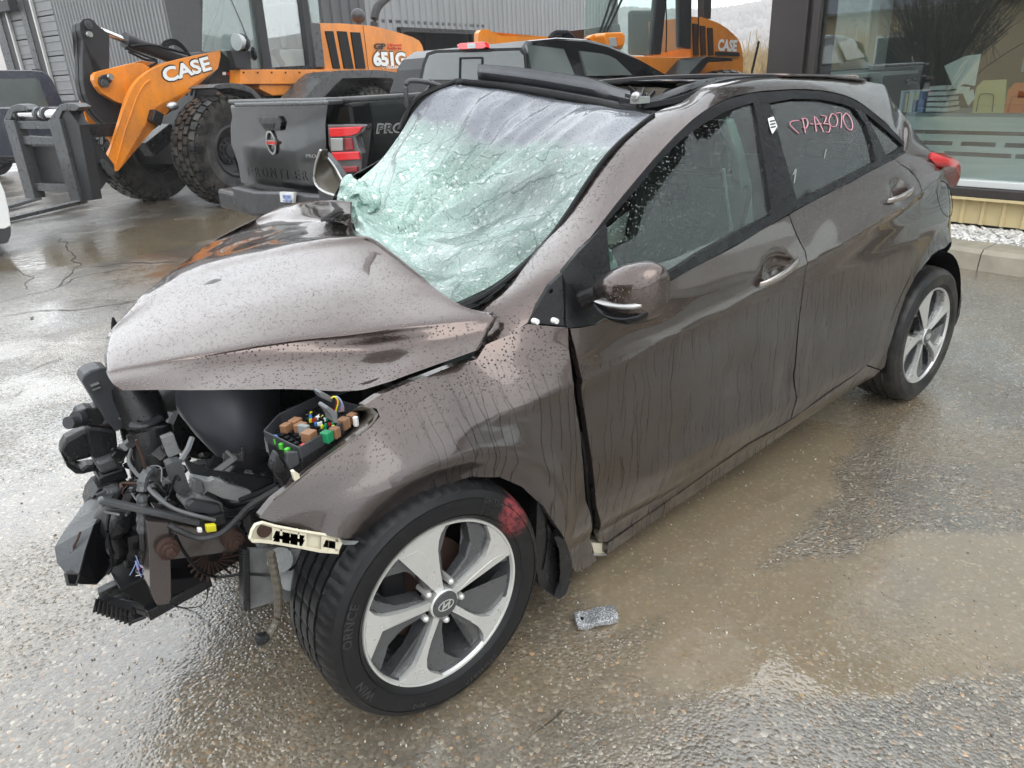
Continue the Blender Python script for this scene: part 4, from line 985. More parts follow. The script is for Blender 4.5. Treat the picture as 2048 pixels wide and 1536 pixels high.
q2('cab_glass', [(1171, -15), (1316, -15), (1306, 112), (1260, 110), (1243, 103), (1225, 92), (1200, 80), (1169, 80)], .04, .05, MT['glass_cab'], 0)
q2('cab_glass', [(1334, -15), (1362, -15), (1363, 98), (1322, 105)], .04, .05, MT['glass_cab'], 0)
bm = BM()
for a, b in ((1226, 1199), (1238, 1206), (1250, 1212)): tube(bm, [L2.pt(a, -15, -.05), L2.pt((a + b) / 2 + 1, 25, -.05), L2.pt(b, 66, -.05)], .014, 6)
tube(bm, [L2.pt(1331, -15, -.02), L2.pt(1333, 50, -.02), L2.pt(1332, 105, -.02)], .008, 6); tube(bm, [L2.pt(1396, -15, -.02), L2.pt(1397, 50, -.02), L2.pt(1396, 90, -.02)], .008, 6)
obj('grab_rail', bm, MT['rubber'], l2, smooth=True)
q2('lamp_housing', [(1208, 70), (1212, 65), (1245, 64), (1251, 70), (1249, 92), (1240, 98), (1214, 94)], -.35, -.15, MT['orange'], .02)
q2('headlight', [(1219, 76), (1232, 74), (1234, 94), (1221, 93)], -.37, -.34, MT['clear_lamp'], .004)
q2('indicator_lamp', [(1234, 74), (1244, 73), (1245, 90), (1236, 92)], -.37, -.34, MT['amber'], .004)
q2('lift_arm', [(1177, 76), (1186, 70), (1200, 66), (1207, 72), (1206, 92), (1186, 84)], -.1, .0, MT['orange'])
q2('lift_arm', [(957, 66), (962, 60), (975, 58), (986, 64), (1000, 72), (1100, 74), (1178, 80), (1180, 130), (955, 130)], .1, .2, MT['orange'], .01)
bm = BM()
for q in range(4): tube(bm, [L2.pt(1100 + q * 5, 76, 0), L2.pt(1108 + q * 5, 67, 0), L2.pt(1120 + q * 5, 66, 0), L2.pt(1132 + q * 5, 77, 0)], .03, 6)
obj('hydraulic_hose', bm, MT['rubber'], l2, smooth=True)
bm = BM(); letter_on(bm, 'CASE', L2, (1435, 100), (1473, 102), 21, .028, .05, .0, 1.0); obj('letters_case', bm, MT['white'], l2)
q2('badge_plate', [(1432, 103), (1479, 105), (1480, 112), (1432, 110)], .03, .05, MT['mach_grey'], 0)
c2 = L2.pt(1450, 300, -.2); c2.z = .72; c2 = P2 + H2 * ((c2 - P2).dot(H2)) + V((0, 0, .72))
for c in (c2, c2 + N2 * 1.2, c2 - H2 * 2.7, c2 - H2 * 2.7 + N2 * 1.2): machine_tyre(l2, c, R1, .45, (H2, N2), MT['tyre_dirty'], MT['mach_grey'], 1)

# ---------------- black pickup
TX = 1.65; TY0, TY1 = 2.68, 4.92; TYC = (TY0 + TY1) / 2
tk = thing('pickup_truck', 'black crew cab pickup with red tail lights parked behind the wrecked car', 'pickup truck', (TX + 2.6, TYC, 0))
TR = Pl((TX, 0, 0), (1, 0, 0)); TS = Pl((0, TY0, 0), (0, 1, 0)); TC = Pl((TX + .02, TY0 + .20, 0), V((.76, .65, 0)))
def plan(bm, pts, z0, z1): prism(bm, [V((x, y, z0)) for x, y in pts], (0, 0, z1 - z0))
bm = BM(); plan(bm, [(TX + .03, TY1 - .12), (TX + .03, TY0 + .20), (TX + .10, TY0 + .06), (TX + .24, TY0), (3.36, TY0), (3.36, TY1), (TX + .12, TY1)], .62, 1.385); obj('bed', bm, MT['black_paint'], tk, bevel=.03)
bm = BM(); plan(bm, [(TX + .02, TY1 - .10), (TX + .02, TY0 + .20), (TX + .22, TY0 + .0), (3.36, TY0), (3.36, TY0 + .12), (TX + .12, TY0 + .24), (TX + .12, TY1 - .10)], 1.385, 1.42); obj('bed_rail_cap', bm, MT['mach_grey_wet'], tk, bevel=.012)
bm = BM(); slab(bm, TR, [(469, 212), (655, 209), (650, 248), (652, 290), (640, 384), (483, 366), (476, 326), (462, 287), (461, 248)], -.02, .06); obj('tailgate', bm, MT['black_paint'], tk, bevel=.018)
bm = BM(); slab(bm, TR, [(467, 206), (657, 201), (657, 210), (468, 214)], -.05, .06); obj('tailgate_cap', bm, MT['mach_grey_wet'], tk, bevel=.01)
bm = BM(); slab(bm, TR, [(480, 228), (540, 226), (640, 243), (560, 246), (480, 246)], -.024, -.018); 
bm.free()
bm = BM(); slab(bm, TR, [(511, 232), (556, 232), (563, 244), (560, 261), (530, 262), (520, 250)], -.045, -.01); obj('tailgate_handle', bm, MT['trim'], tk, bevel=.01)
bm = BM(); slab(bm, TR, [(524, 247), (548, 247), (546, 257), (528, 257)], -.05, -.04); obj('handle_recess', bm, MT['rubber'], tk)
bm = BM(); p = TR.pt(543, 285, -.03); 
for k in range(24):
    a = 2 * pi * k / 24; b = 2 * pi * (k + 1) / 24; bar(bm, p + V((0, cos(a) * .085, sin(a) * .085)), p + V((0, cos(b) * .085, sin(b) * .085)), .012, .018)
bar(bm, p + V((0, .09, 0)), p + V((0, -.09, 0)), .012, .035); obj('badge', bm, MT['steel'], tk, smooth=True)
bm = BM(); letter_on(bm, 'NISSAN', TR, (534, 288), (552, 289), 5, -.042, .02); obj('letters_badge', bm, MT['red_text'], tk)
bm = BM(); bm.free()
for i_, ch_ in enumerate('FRONTIER'):
    u_ = 494 + i_ * 15.8; bm = BM(); letter_on(bm, ch_, TR, (u_, 352 + i_ * 1.2), (u_ + (11 if ch_ != 'I' else 3), 352.8 + i_ * 1.2), 18, -.0225, .0, .002, 1); obj('tailgate_letter', bm, MT['black_paint'], tk)
bm = BM(); letter_on(bm, 'PRO-4X', TR, (612, 315), (650, 316), 6, -.022, .0, .002, 1); obj('letters_trim', bm, MT['steel'], tk)
bm = BM(); letter_on(bm, 'PRO-4X', TS, (752, 266), (856, 262), 18, -.008, .06, .0, 1.05, .2); obj('letters_side_outline', bm, MT['steel'], tk)
bm = BM(); letter_on(bm, 'PRO-4X', TS, (753, 265), (855, 261), 15.5, -.011, .0, .0, 1.08, .2); obj('letters_side', bm, MT['black_decal'], tk)
def lampart(name, px, o0, o1, mat): bm = BM(); slab(bm, TC, px, o0, o1); return obj(name, bm, mat, tlp, bevel=.006)
tlp = bpy.data.objects.new('tail_light', None); COL.objects.link(tlp); tlp.parent = tk; tlp.location = V(TC.pt(690, 290)) - wloc(tk)
lampart('lamp_housing', [(655, 249), (735, 249), (729, 262), (711, 275), (717, 297), (723, 307), (723, 346), (678, 349), (666, 320), (657, 287)], -.12, -.02, MT['dark_lamp'])
lampart('lamp_lens', [(657, 256), (726, 253), (717, 266), (701, 272), (660, 274)], -.14, -.11, MT['red_lamp'])
lampart('lamp_lens', [(663, 305), (716, 303), (720, 319), (668, 322)], -.14, -.11, MT['red_lamp'])
lampart('lamp_lens', [(674, 334), (715, 332), (715, 344), (678, 346)], -.14, -.11, MT['dark_red_lamp'])
lampart('lamp_lens', [(660, 276), (686, 276), (687, 302), (662, 303)], -.135, -.11, MT['steel'])
lampart('lamp_lens', [(688, 276), (703, 275), (708, 300), (689, 302)], -.135, -.11, MT['dark_red_lamp'])
bm = BM(); box(bm, (TX - .08, TYC, .60), (.30, 2.0, .17)); obj('rear_bumper', bm, MT['plastic'], tk, bevel=.03)
bm = BM(); slab(bm, TR, [(462, 374), (506, 384), (560, 385), (640, 392), (640, 430), (516, 428), (504, 431), (469, 397)], -.28, -.20); obj('bumper_step', bm, MT['plastic_grey'], tk, bevel=.015)
bm = BM(); slab(bm, TR, [(559, 384), (588, 385), (586, 406), (561, 404)], -.31, -.29); pt_ = obj('licence_plate', bm, MT['white'], tk)
bm = BM(); letter_on(bm, '55', TR, (567, 403), (583, 404), 12, -.32, .03); obj('plate_text', bm, MT['blue_box'], pt_) if False else obj('plate_letters', bm, MT['blue_box'], tk)
# cab
def cabw(z): return max(0, (z - 1.40)) * .62
prof = [(3.37, 1.10), (3.37, 1.40), (3.40, 1.60), (3.45, 1.70), (3.56, 1.765), (3.9, 1.785), (4.25, 1.77), (4.50, 1.72), (4.80, 1.60), (5.25, 1.38), (5.25, 1.10)]
def cabshell():
    bm = BM(); A = [V((x, TY0 + cabw(z), z)) for x, z in prof]; B = [V((x, TY1 - cabw(z), z)) for x, z in prof]
    a = [bm.verts.new(p) for p in A]; b = [bm.verts.new(p) for p in B]
    for i in range(len(a)): bm.faces.new([a[i], a[(i + 1) % len(a)], b[(i + 1) % len(a)], b[i]])
    f = [bm.faces.new(a[::-1]), bm.faces.new(b)]; bmesh.ops.triangulate(bm, faces=f); return bm
obj('cab', cabshell(), MT['black_paint'], tk, bevel=.04)
CRr = Pl((3.362, 0, 1.40), (1, 0, -.24)); 
bm = BM(); slab(bm, CRr, [(838, 160), (845, 128), (853, 106), (870, 100), (1042, 95), (1052, 106), (1056, 160)], -.012, .01); obj('window_seal', bm, MT['rubber'], tk)
bm = BM(); slab(bm, CRr, [(844, 160), (850, 131), (858, 111), (874, 106), (1038, 101), (1046, 110), (1050, 160)], -.02, .01); obj('rear_window', bm, MT['tinted'], tk, bevel=.004)
bm = BM()
for a, b in (((919, 160), (920, 116)), ((920, 116), (963, 115)), ((964, 115), (964, 160))): bar(bm, CRr.pt(*a, -.025), CRr.pt(*b, -.025), .012, .012)
obj('slider_frame', bm, MT['rubber'], tk)
bm = BM(); slab(bm, CRr, [(913, 90), (920, 86), (968, 83), (972, 94), (966, 97), (918, 99)], -.05, .0); obj('brake_lamp', bm, MT['red_lamp'], tk, bevel=.004)
bm = BM(); slab(bm, CRr, [(934, 87), (950, 86), (951, 96), (935, 97)], -.055, -.04); obj('cargo_lamp', bm, MT['clear_lamp'], tk)
CS = Pl((0, TY0 + .10, 1.5), (0, 1, 0)); 
def cs(px, o=-.02, o2=.0):
    bm = BM(); pts = []
    for u, v in px:
        y = TY0
        for _ in range(20): p = aty(u, v, y - .02); y = TY0 + cabw(p.z)
        pts.append(p)
    prism(bm, pts, (0, .03, 0)); return bm
obj('side_window', cs([(1054, 89), (1128, 98), (1149, 149), (1064, 145)]), MT['tinted'], tk)
obj('side_window', cs([(1161, 102), (1202, 107), (1218, 111), (1232, 118), (1265, 150), (1175, 152)]), MT['tinted'], tk)
bm = BM(); box(bm, (6.1, TYC, 1.0), (1.8, 2.1, .42)); obj('bonnet', bm, MT['black_paint'], tk, bevel=.08)
bm = BM(); box(bm, (5.2, TYC, .85), (3.8, 2.14, .5)); obj('lower_body', bm, MT['black_paint'], tk, bevel=.05)
def simple_wheel(parent, c, R, w, steer=0, out=-1):
    T = Tm(c, steer, 0, out); wh = bpy.data.objects.new('wheel', None); COL.objects.link(wh); wh.parent = parent; wh.location = V(c) - wloc(parent)
    bm = BM(); lathe(bm, T, [(R * .62, 0), (R * .66, .015), (R * .9, .01), (R * .98, -.02), (R, -w * .3), (R, -w * .7), (R * .97, -w * .93), (R * .9, -w), (R * .6, -w)], 32); obj('tyre', bm, MT['tyre'], wh, smooth=True)
    bm = BM(); lathe(bm, T, [(R * .64, 0), (R * .60, -.03), (R * .3, -.05), (R * .12, -.02), (.001, -.02)], 32); obj('rim', bm, MT['alu_dark'], wh, smooth=True)
for x, y, o in ((2.55, TY0, -1), (6.0, TY0, -1), (2.55, TY1, 1), (6.0, TY1, 1)): simple_wheel(tk, (x, y, .39), .39, .25, 0, o)

# ---------------- dark blue crew cab at the left edge
SU = Pl((1.2, 17.6, 0), (.12, 1, 0))
su = thing('parked_pickup', 'dark blue pickup at the left photo edge behind the fork carriage', 'pickup truck', SU.pt(-60, 330))
def sp_(name, px, o0, o1, mat, b=.02): return part(name, px, o0, o1, mat, SU, su, b)
sp_('cab', [(-220, 225), (-210, 165), (-190, 150), (0, 140), (60, 140), (84, 142), (96, 148), (106, 163), (128, 212), (130, 240), (-220, 240)], .1, 1.8, MT['navy_paint'], .05)
sp_('lower_body', [(-330, 214), (128, 212), (150, 216), (152, 300), (120, 325), (-330, 335)], 0, 1.95, MT['navy_paint'], .05)
sp_('side_window', [(-170, 172), (-60, 160), (72, 157), (80, 164), (97, 212), (-170, 220)], .08, .11, MT['tinted'], .004)
sp_('sill_bar', [(-330, 318), (60, 312), (60, 324), (-330, 336)], -.12, .1, MT['trim'], .01)
sp_('roof_marker', [(64, 138), (84, 138), (86, 143), (62, 142)], .5, .7, MT['trim'], .004)
sp_('bed_rail', [(112, 203), (168, 198), (170, 205), (128, 214)], .2, 1.8, MT['mach_grey_wet'], .01)
for u in (-150, -10, 125):
    p = SU.pt(u, 335); simple_wheel(su, (p.x, p.y, .40), .40, .26, .12)

# ---------------- nose of a white car at the left edge
WY = 7.1
WP = Pl((0, WY, 0), (0, 1, 0))
wc = thing('white_car', 'white car whose bumper corner shows at the left photo edge', 'car', (WP.pt(-500, 480).x, WY + .9, 0))
def wp(name, px, o0, o1, mat, b=.03): return part(name, px, o0, o1, mat, WP, wc, b)
wp('body', [(-1400, 470), (-1400, 260), (-900, 245), (-300, 330), (-60, 352), (0, 362), (10, 385), (18, 420), (22, 452), (10, 458)], 0, 1.75, MT['white_paint'], .05)
wp('cabin', [(-1200, 250), (-1050, 150), (-650, 150), (-420, 310)], .15, 1.6, MT['glass_dark'], .05)
wp('lower_bumper', [(-1400, 460), (22, 453), (22, 470), (16, 486), (-20, 492), (-1400, 510)], .01, 1.7, MT['plastic_grey'], .02)
wp('headlight', [(-70, 380), (-10, 378), (0, 395), (-60, 402)], -.01, .1, MT['clear_lamp'], .01)
q = WP.pt(-70, 520); simple_wheel(wc, (q.x, WY + .02, .32), .32, .22)
q = WP.pt(-900, 520); simple_wheel(wc, (q.x, WY + .02, .32), .32, .22)
# ================================================================== THE WRECKED CAR
BASE = V((1.3, 0, 0))
car = thing('wrecked_hatchback', 'wet brown hatchback with smashed front end, buckled bonnet and shattered windscreen', 'car', BASE)
ZS = [0, .18, .25, .35, .5, .65, .8, .9, .98, 1.02, 1.1, 1.2, 1.3, 1.38, 1.42, 1.45, 1.5]
YS = [.78, .80, .845, .868, .885, .892, .885, .872, .85, .835, .785, .73, .67, .61, .56, .45, .30]
def interp(x, X, Yv):
    if x <= X[0]: return Yv[0]
    for i in range(len(X) - 1):
        if x <= X[i + 1]: t = (x - X[i]) / (X[i + 1] - X[i]); return Yv[i] + (Yv[i + 1] - Yv[i]) * t
    return Yv[-1]
def narrow(x):
    r = 0.
    if x < .2: r += .10 * ((.2 - x) / .9) ** 2
    if x > 2.2: r += .13 * ((x - 2.2) / 1.1) ** 2
    return r
def ss(a, b, x): t = max(0, min(1, (x - a) / (b - a))); return t * t * (3 - 2 * t)
CX, CZ = [-.6, .10, .407, 1.292, 2.2, 2.662, 3.1], [.70, .735, .761, .842, .965, 1.035, 1.08]
FZ = [0, .35, .5, .60, .68, .74, .80, .86, .92, .98, 1.06]
FY = [.86, .870, .884, .886, .876, .852, .812, .758, .700, .650, .6]
def crease(x): return interp(x, CX, CZ)
def yabs(x, z):
    y = interp(z, ZS, YS)
    k = ss(.46, .12, x)
    if k: y = y * (1 - k) + interp(z, FZ, FY) * k
    y -= narrow(x) * (1.0 if z < 1 else 1.3)
    if z < 1.08:
        d = z - crease(x)   # body crease: shoulder above, undercut below
        g = ss(-.05, .25, x)
        if d < 0: y -= g * .026 * (1 - exp(d / .05)) * exp(d / .35)
        else: y -= g * .014 * (1 - exp(-d / .05)) * ss(.32, .0, d)
        # lower door kick near the sill
        y += .010 * exp(-((z - .36) / .05) ** 2) * ss(.6, .8, x) * ss(2.4, 2.1, x)
    for ax, az, r0 in ((-.03, .316, .385), (2.66, .33, .385)):
        r = sqrt((x - ax) ** 2 + (z - az) ** 2)
        if r < .62: y += .020 * exp(-((r - r0) / .045) ** 2) - (.02 * ss(r0, r0 - .06, r))
    if x > 2.62 and z < 1.1: y -= .0
    return y
def side(x, z, off=0): return V((x, -(yabs(x, z)) + off, z))
def onb(u, v, off=0.0):
    y = -.85
    for _ in range(40):
        p = aty(u, v, y); z = min(max(p.z, 0), 1.6); y = .5 * y + .5 * (-yabs(p.x, z) + off)
    return p
def inset(P, d):
    n = len(P); A = sum(P[i][0] * P[(i + 1) % n][1] - P[(i + 1) % n][0] * P[i][1] for i in range(n)); s = 1 if A > 0 else -1; out = []
    for i in range(n):
        a, b, c = P[i - 1], P[i], P[(i + 1) % n]
        e1 = V((b[0] - a[0], b[1] - a[1])).normalized(); e2 = V((c[0] - b[0], c[1] - b[1])).normalized()
        m = (V((-e1.y, e1.x)) + V((-e2.y, e2.x))); m = m.normalized() if m.length > 1e-6 else V((-e1.y, e1.x)); k = max(.5, m.dot(V((-e1.y, e1.x))))
        out.append((b[0] + m.x * s * d / k, b[1] + m.y * s * d / k))
    return out
def xz_panel(P, off=0.0, step=.03, thick=.02, ins=.0022, yf=None, creases=True, mirror=False, dent=None):
    """polygon in the car's side view -> panel lying on the body side, with a turned-in lip"""
    P = inset(P, ins) if ins else P
    bm = BM(); bm.faces.new([bm.verts.new((x, 0, z)) for x, z in P])
    x0, x1 = min(p[0] for p in P), max(p[0] for p in P); z0, z1 = min(p[1] for p in P), max(p[1] for p in P)
    def cut(co_, no): bmesh.ops.bisect_plane(bm, geom=bm.verts[:] + bm.edges[:] + bm.faces[:], dist=1e-5, plane_co=co_, plane_no=no)
    if creases:
        for o in (-.028, 0, .012, .03):
            for i in range(len(CX) - 1):
                if CX[i + 1] < x0 or CX[i] > x1: continue
                if i in (2, 3): cut((CX[i], 0, CZ[i] + o), (-(CZ[i + 1] - CZ[i]), 0, CX[i + 1] - CX[i]))
    x = math.ceil(x0 / step) * step
    while x < x1: cut((x, 0, 0), (1, 0, 0)); x += step
    z = math.ceil(z0 / step) * step
    while z < z1: cut((0, 0, z), (0, 0, 1)); z += step
    bmesh.ops.triangulate(bm, faces=[f for f in bm.faces if len(f.verts) > 4])
    for v in bm.verts:
        x, z = v.co.x, v.co.z
        y = (-(yabs(x, z)) if yf is None else yf(x, z)) + off
        if dent: y += dent(x, z)
        v.co.y = -y if mirror else y
    for f in bm.faces: f.smooth = True
    bmesh.ops.recalc_face_normals(bm, faces=bm.faces[:])
    be = [e for e in bm.edges if e.is_boundary]
    if thick:
        sg = -1 if mirror else 1
        r = bmesh.ops.extrude_edge_only(bm, edges=be)
        for v in r['geom']:
            if isinstance(v, bmesh.types.BMVert): v.co.y += thick * sg
        for e in be: e.smooth = False
    return bm
def px_poly(px, off=0.0): return [(p.x, p.z) for p in (onb(u, v, off) for u, v in px)]
def panel(name, px, mat, off=0.0, thick=.02, ins=.0022, parent=car, step=.03, pts=None, dent=None, mirror=False, bevel=0):
    P = pts if pts else px_poly(px, off)
    bm = xz_panel(P, off, step, thick, ins, mirror=mirror, dent=dent)
    return obj(name, bm, mat, parent, bevel=bevel)

belt = [(1335, 564), (1400, 528), (1489, 480), (1540, 450), (1588, 422), (1668, 380), (1749, 337), (1789, 318)]
# ---- front door
fd_px = [(1138, 656), (1150, 703), (1162, 773), (1170, 831), (1183, 930), (1192, 1010), (1201, 1086), (1214, 1085), (1305, 1023), (1408, 950), (1494, 890), (1550, 859), (1582, 838),
         (1588, 750), (1598, 650), (1606, 580), (1610, 502), (1603, 490), (1593, 470), (1583, 446), (1577, 429)] + belt[:4][::-1] + [(1300, 580), (1230, 622), (1190, 648)]
HC = []
for q_ in ((1557, 541), (1802, 387)): hq = onb(*q_); HC.append((hq.x, hq.z))
def cup_(x, z, k): return .020 * ss(1.15, .35, sqrt(((x - HC[k][0]) / .085) ** 2 + ((z - HC[k][1]) / .046) ** 2))
def fdent(x, z): return cup_(x, z, 0) + .012 * exp(-(((x - 1.15) / .12) ** 2 + ((z - .58) / .09) ** 2)) + .008 * exp(-(((x - 1.45) / .06) ** 2 + ((z - .50) / .16) ** 2)) + .004 * noise.noise(V((x * 5, z * 5, 1)))
door1 = panel('front_door', fd_px, MT['paint'], dent=fdent, step=.02)
# ---- rear door
rd_px = [(1577, 429), (1583, 446), (1593, 470), (1603, 490), (1610, 502), (1606, 580), (1598, 650), (1588, 750), (1582, 838), (1645, 794), (1704, 753), (1733, 730), (1751, 706), (1770, 668), (1790, 620), (1810, 575), (1821, 551), (1830, 513), (1836, 480), (1840, 440), (1840, 398), (1838, 364), (1830, 352), (1819, 342), (1803, 330), (1789, 318)] + belt[4:7][::-1]
door2 = panel('rear_door', rd_px, MT['paint'], step=.02, dent=lambda x, z: cup_(x, z, 1) + .005 * noise.noise(V((x * 4, z * 4, 7))) + .008 * exp(-(((x - 1.62) / .05) ** 2 + ((z - .52) / .12) ** 2)))
# ---- front fender, rear edge standing off the door
fe_px = [(1054, 646), (1135, 653), (1137, 663), (1147, 760), (1155, 818), (1164, 904), (1173, 1000), (1183, 1088), (1184, 1102), (1195, 1120), (1180, 1134), (1150, 1146), (1143, 1133), (1132, 1089), (1114, 1057), (1085, 1013), (1045, 976), (997, 955), (943, 954), (888, 971), (833, 1006), (786, 1042), (755, 1078), (742, 1084),
         (700, 1078), (645, 1071), (548, 1047), (514, 1036), (545, 1000), (572, 978), (620, 937), (683, 893), (738, 854), (757, 832), (752, 819), (722, 813), (757, 789), (829, 758), (900, 732), (952, 717), (969, 688), (1010, 668)]
fender = panel('front_fender', fe_px, MT['paint'], step=.022, dent=lambda x, z: .006 * noise.noise(V((x * 6, z * 6, 3))) + .004 * noise.noise(V((x * 14, z * 14, 5))))
# inner flange of the fender where the headlamp sat
bm = BM(); A = [onb(u, v) for u, v in ((545, 1000), (572, 978), (620, 937), (683, 893), (738, 854), (757, 832), (752, 819), (722, 813))]
B = [aty(u, v, A[i].y + .09) for i, (u, v) in enumerate(((566, 985), (582, 952), (604, 935), (655, 895), (700, 858), (722, 832), (722, 823), (700, 826)))]
B = [V((b.x, b.y, b.z)) for b in B]; grid(bm, [resample(A, 16), resample(B, 16)]); obj('fender_flange', bm, MT['olive'], car, smooth=True, solid=.003)
# ---- quarter panel with wheel arch
qp_px = [(1789, 318), (1803, 330), (1819, 342), (1830, 352), (1838, 364), (1840, 398), (1840, 440), (1836, 480), (1830, 513), (1821, 551), (1810, 575), (1790, 620), (1770, 668), (1751, 706), (1733, 730), (1762, 740), (1770, 734), (1776, 701), (1787, 668), (1798, 630), (1812, 590), (1831, 553), (1850, 529), (1864, 511), (1878, 501), (1890, 497)]
P = px_poly(qp_px)
# the rest of the arch and the rear corner are carried on in side view
REAR = [(2.72, .735), (2.82, .715), (2.91, .65), (2.965, .56), (2.99, .46), (3.0, .36), (3.06, .34), (3.12, .45), (3.14, .60), (3.14, .75), (3.10, .90), (3.02, 1.0)]
P += REAR
P += px_poly([(1912, 345), (1893, 337), (1878, 337), (1863, 318), (1867, 305), (1840, 280), (1819, 250), (1813, 291), (1813, 302)])
def ycorner(x, z):
    y = -yabs(x, z)
    if x > 2.72: y += 1.5 * ((x - 2.72) / 1.0) ** 2 * (1 + .4 * ss(.6, 1.1, z))
    return y
def qpanel(P, name, mat, mirror=False, **k):
    bm = xz_panel(P, 0, .03, .02, .0022, yf=ycorner, mirror=mirror); return obj(name, bm, mat, car)
qpanel(P, 'quarter_panel', MT['paint'])
# ---- sill
sill_px = [(1215, 1087), (1305, 1024), (1408, 951), (1494, 891), (1550, 860), (1645, 795), (1704, 754), (1733, 731), (1762, 740), (1743, 757), (1704, 779), (1645, 818), (1548, 882), (1494, 920), (1408, 976), (1279, 1064), (1214, 1110)]
sill = panel('sill', sill_px, MT['paint'], off=-.004, thick=.12)
# ---- black glass-house trim, all one band round the side windows, then panes
def gh(name, px, mat, off, thick=.012, ins=0): return panel(name, px, mat, off, thick, ins, step=.06)
top_edge = [(1126, 543), (1150, 513), (1187, 468), (1230, 412), (1274, 359), (1318, 308), (1361, 263), (1405, 226), (1453, 200), (1507, 186), (1588, 180), (1640, 182), (1669, 187), (1700, 196), (1722, 208), (1750, 229), (1776, 251), (1797, 272), (1814, 291), (1814, 304)]
g1 = [(1213, 610), (1212, 447), (1274, 377), (1318, 324), (1361, 281), (1405, 249), (1449, 224), (1480, 213), (1507, 205), (1522, 290), (1534, 360), (1543, 430), (1470, 466), (1400, 505), (1335, 548), (1270, 585)]
g2 = [(1539, 206), (1588, 197), (1642, 199), (1687, 208), (1709, 217), (1733, 251), (1745, 290), (1752, 323), (1668, 366), (1593, 402), (1585, 370), (1565, 300)]
g3 = [(1728, 224), (1770, 258), (1806, 291), (1773, 312), (1752, 268)]
# side trim is a ring of pieces around the panes
gh('window_surround', [(1212, 447), (1150, 531), (1150, 513), (1187, 468), (1230, 412), (1274, 359), (1318, 308), (1361, 263), (1405, 226), (1453, 200), (1507, 186), (1507, 205), (1480, 213), (1449, 224), (1405, 249), (1361, 281), (1318, 324), (1274, 377)], MT['rubber'], -.002)
gh('window_surround', [(1507, 186), (1588, 180), (1640, 182), (1669, 187), (1700, 196), (1722, 208), (1750, 229), (1776, 251), (1797, 272), (1814, 291), (1814, 304), (1789, 318), (1773, 312), (1806, 291), (1770, 258), (1728, 224), (1709, 217), (1687, 208), (1642, 199), (1588, 197), (1539, 206), (1507, 205)], MT['rubber'], -.002)
gh('sail_panel', [(1126, 543), (1150, 513), (1212, 447), (1214, 612), (1200, 634), (1131, 651)], MT['trim'], -.006)
gh('pillar_trim', [(1507, 205), (1539, 206), (1565, 300), (1585, 370), (1593, 402), (1588, 422), (1540, 450), (1543, 430), (1534, 360), (1522, 290)], MT['trim'], -.004)
gh('pillar_trim', [(1709, 217), (1728, 224), (1752, 268), (1773, 312), (1752, 323), (1745, 290), (1733, 251)], MT['trim'], -.004)
gh('belt_moulding', [(1131, 651), (1200, 634), (1214, 612), (1270, 585), (1335, 548), (1400, 505), (1470, 466), (1543, 430), (1540, 450), (1489, 480), (1400, 528), (1335, 564), (1300, 580), (1230, 622), (1190, 648), (1138, 656)], MT['trim'], -.006)
gh('belt_moulding', [(1588, 422), (1593, 402), (1668, 366), (1752, 323), (1773, 312), (1814, 304), (1789, 318), (1749, 337), (1668, 380)], MT['trim'], -.006)
for nm, g in (('side_window', g1), ('side_window', g2), ('quarter_window', g3)): gh(nm, g, MT['glass'], .008, .004)
# ---- writing and sticker on the glass
def on_side_text(s, a, b, hpx, off, mat, name, ext=.0, slant=0.0, bold=0.0):
    bm = BM(); tmp = BM(); w = textbm(tmp, s, lambda p, q, r: V((p, q, r)), 1, 0, bold, 1.15, slant); tmp.free()
    def pl(p, q, r):
        u = a[0] + (b[0] - a[0]) * p / w; v = a[1] + (b[1] - a[1]) * p / w - q / .7 * hpx; return onb(u, v, off)
    textbm(bm, s, pl, 1, 0, bold, 1.15, slant); return obj(name, bm, mat, car)
mk = BM()
def stroke(pts): tube(mk, [onb(u, v, .004) for u, v in pts], .0018, 5, 3)
stroke([(1598, 241), (1583, 243), (1580, 249), (1588, 258), (1598, 267)])          # C
stroke([(1611, 266), (1605, 236)]); stroke([(1603, 238), (1612, 237), (1616, 246), (1612, 256), (1606, 254)])   # P
stroke([(1621, 247), (1626, 248)])                                                 # -
stroke([(1633, 263), (1629, 233), (1641, 250), (1647, 264)]); stroke([(1630, 249), (1643, 247)])   # A
stroke([(1642, 231), (1652, 233), (1650, 243), (1647, 247)]); stroke([(1647, 247), (1660, 250), (1658, 264), (1651, 263)])  # 3
stroke([(1663, 228), (1658, 240), (1662, 252), (1672, 252), (1675, 240), (1670, 229), (1663, 228)])   # 0
stroke([(1672, 227), (1683, 227), (1682, 256)])                                   # 7
stroke([(1692, 226), (1686, 236), (1694, 256), (1703, 260), (1705, 248), (1699, 232), (1692, 226)])   # 0
obj('marker_writing', mk, MT['pink'], car, smooth=True)
bm = BM(); tube(bm, [onb(1653, 299, .004), onb(1650, 307, .004), onb(1649, 316, .004)], .002, 4); tube(bm, [onb(1586, 350, .004), onb(1592, 338, .004), onb(1588, 366, .004)], .0025, 4); obj('chalk_mark', bm, MT['liner'], car)
st = panel('sticker', [(1536, 237), (1547, 233), (1555, 253), (1545, 268), (1541, 258)], MT['paper'], -.008, .001, 0, step=.2)
bm = BM(); 
for k in range(3): tube(bm, [onb(1540 + k, 243 + k * 6, -.0095), onb(1549 + k, 241 + k * 6, -.0095)], .003, 4, 0)
obj('sticker_print', bm, MT['black_decal'], car)
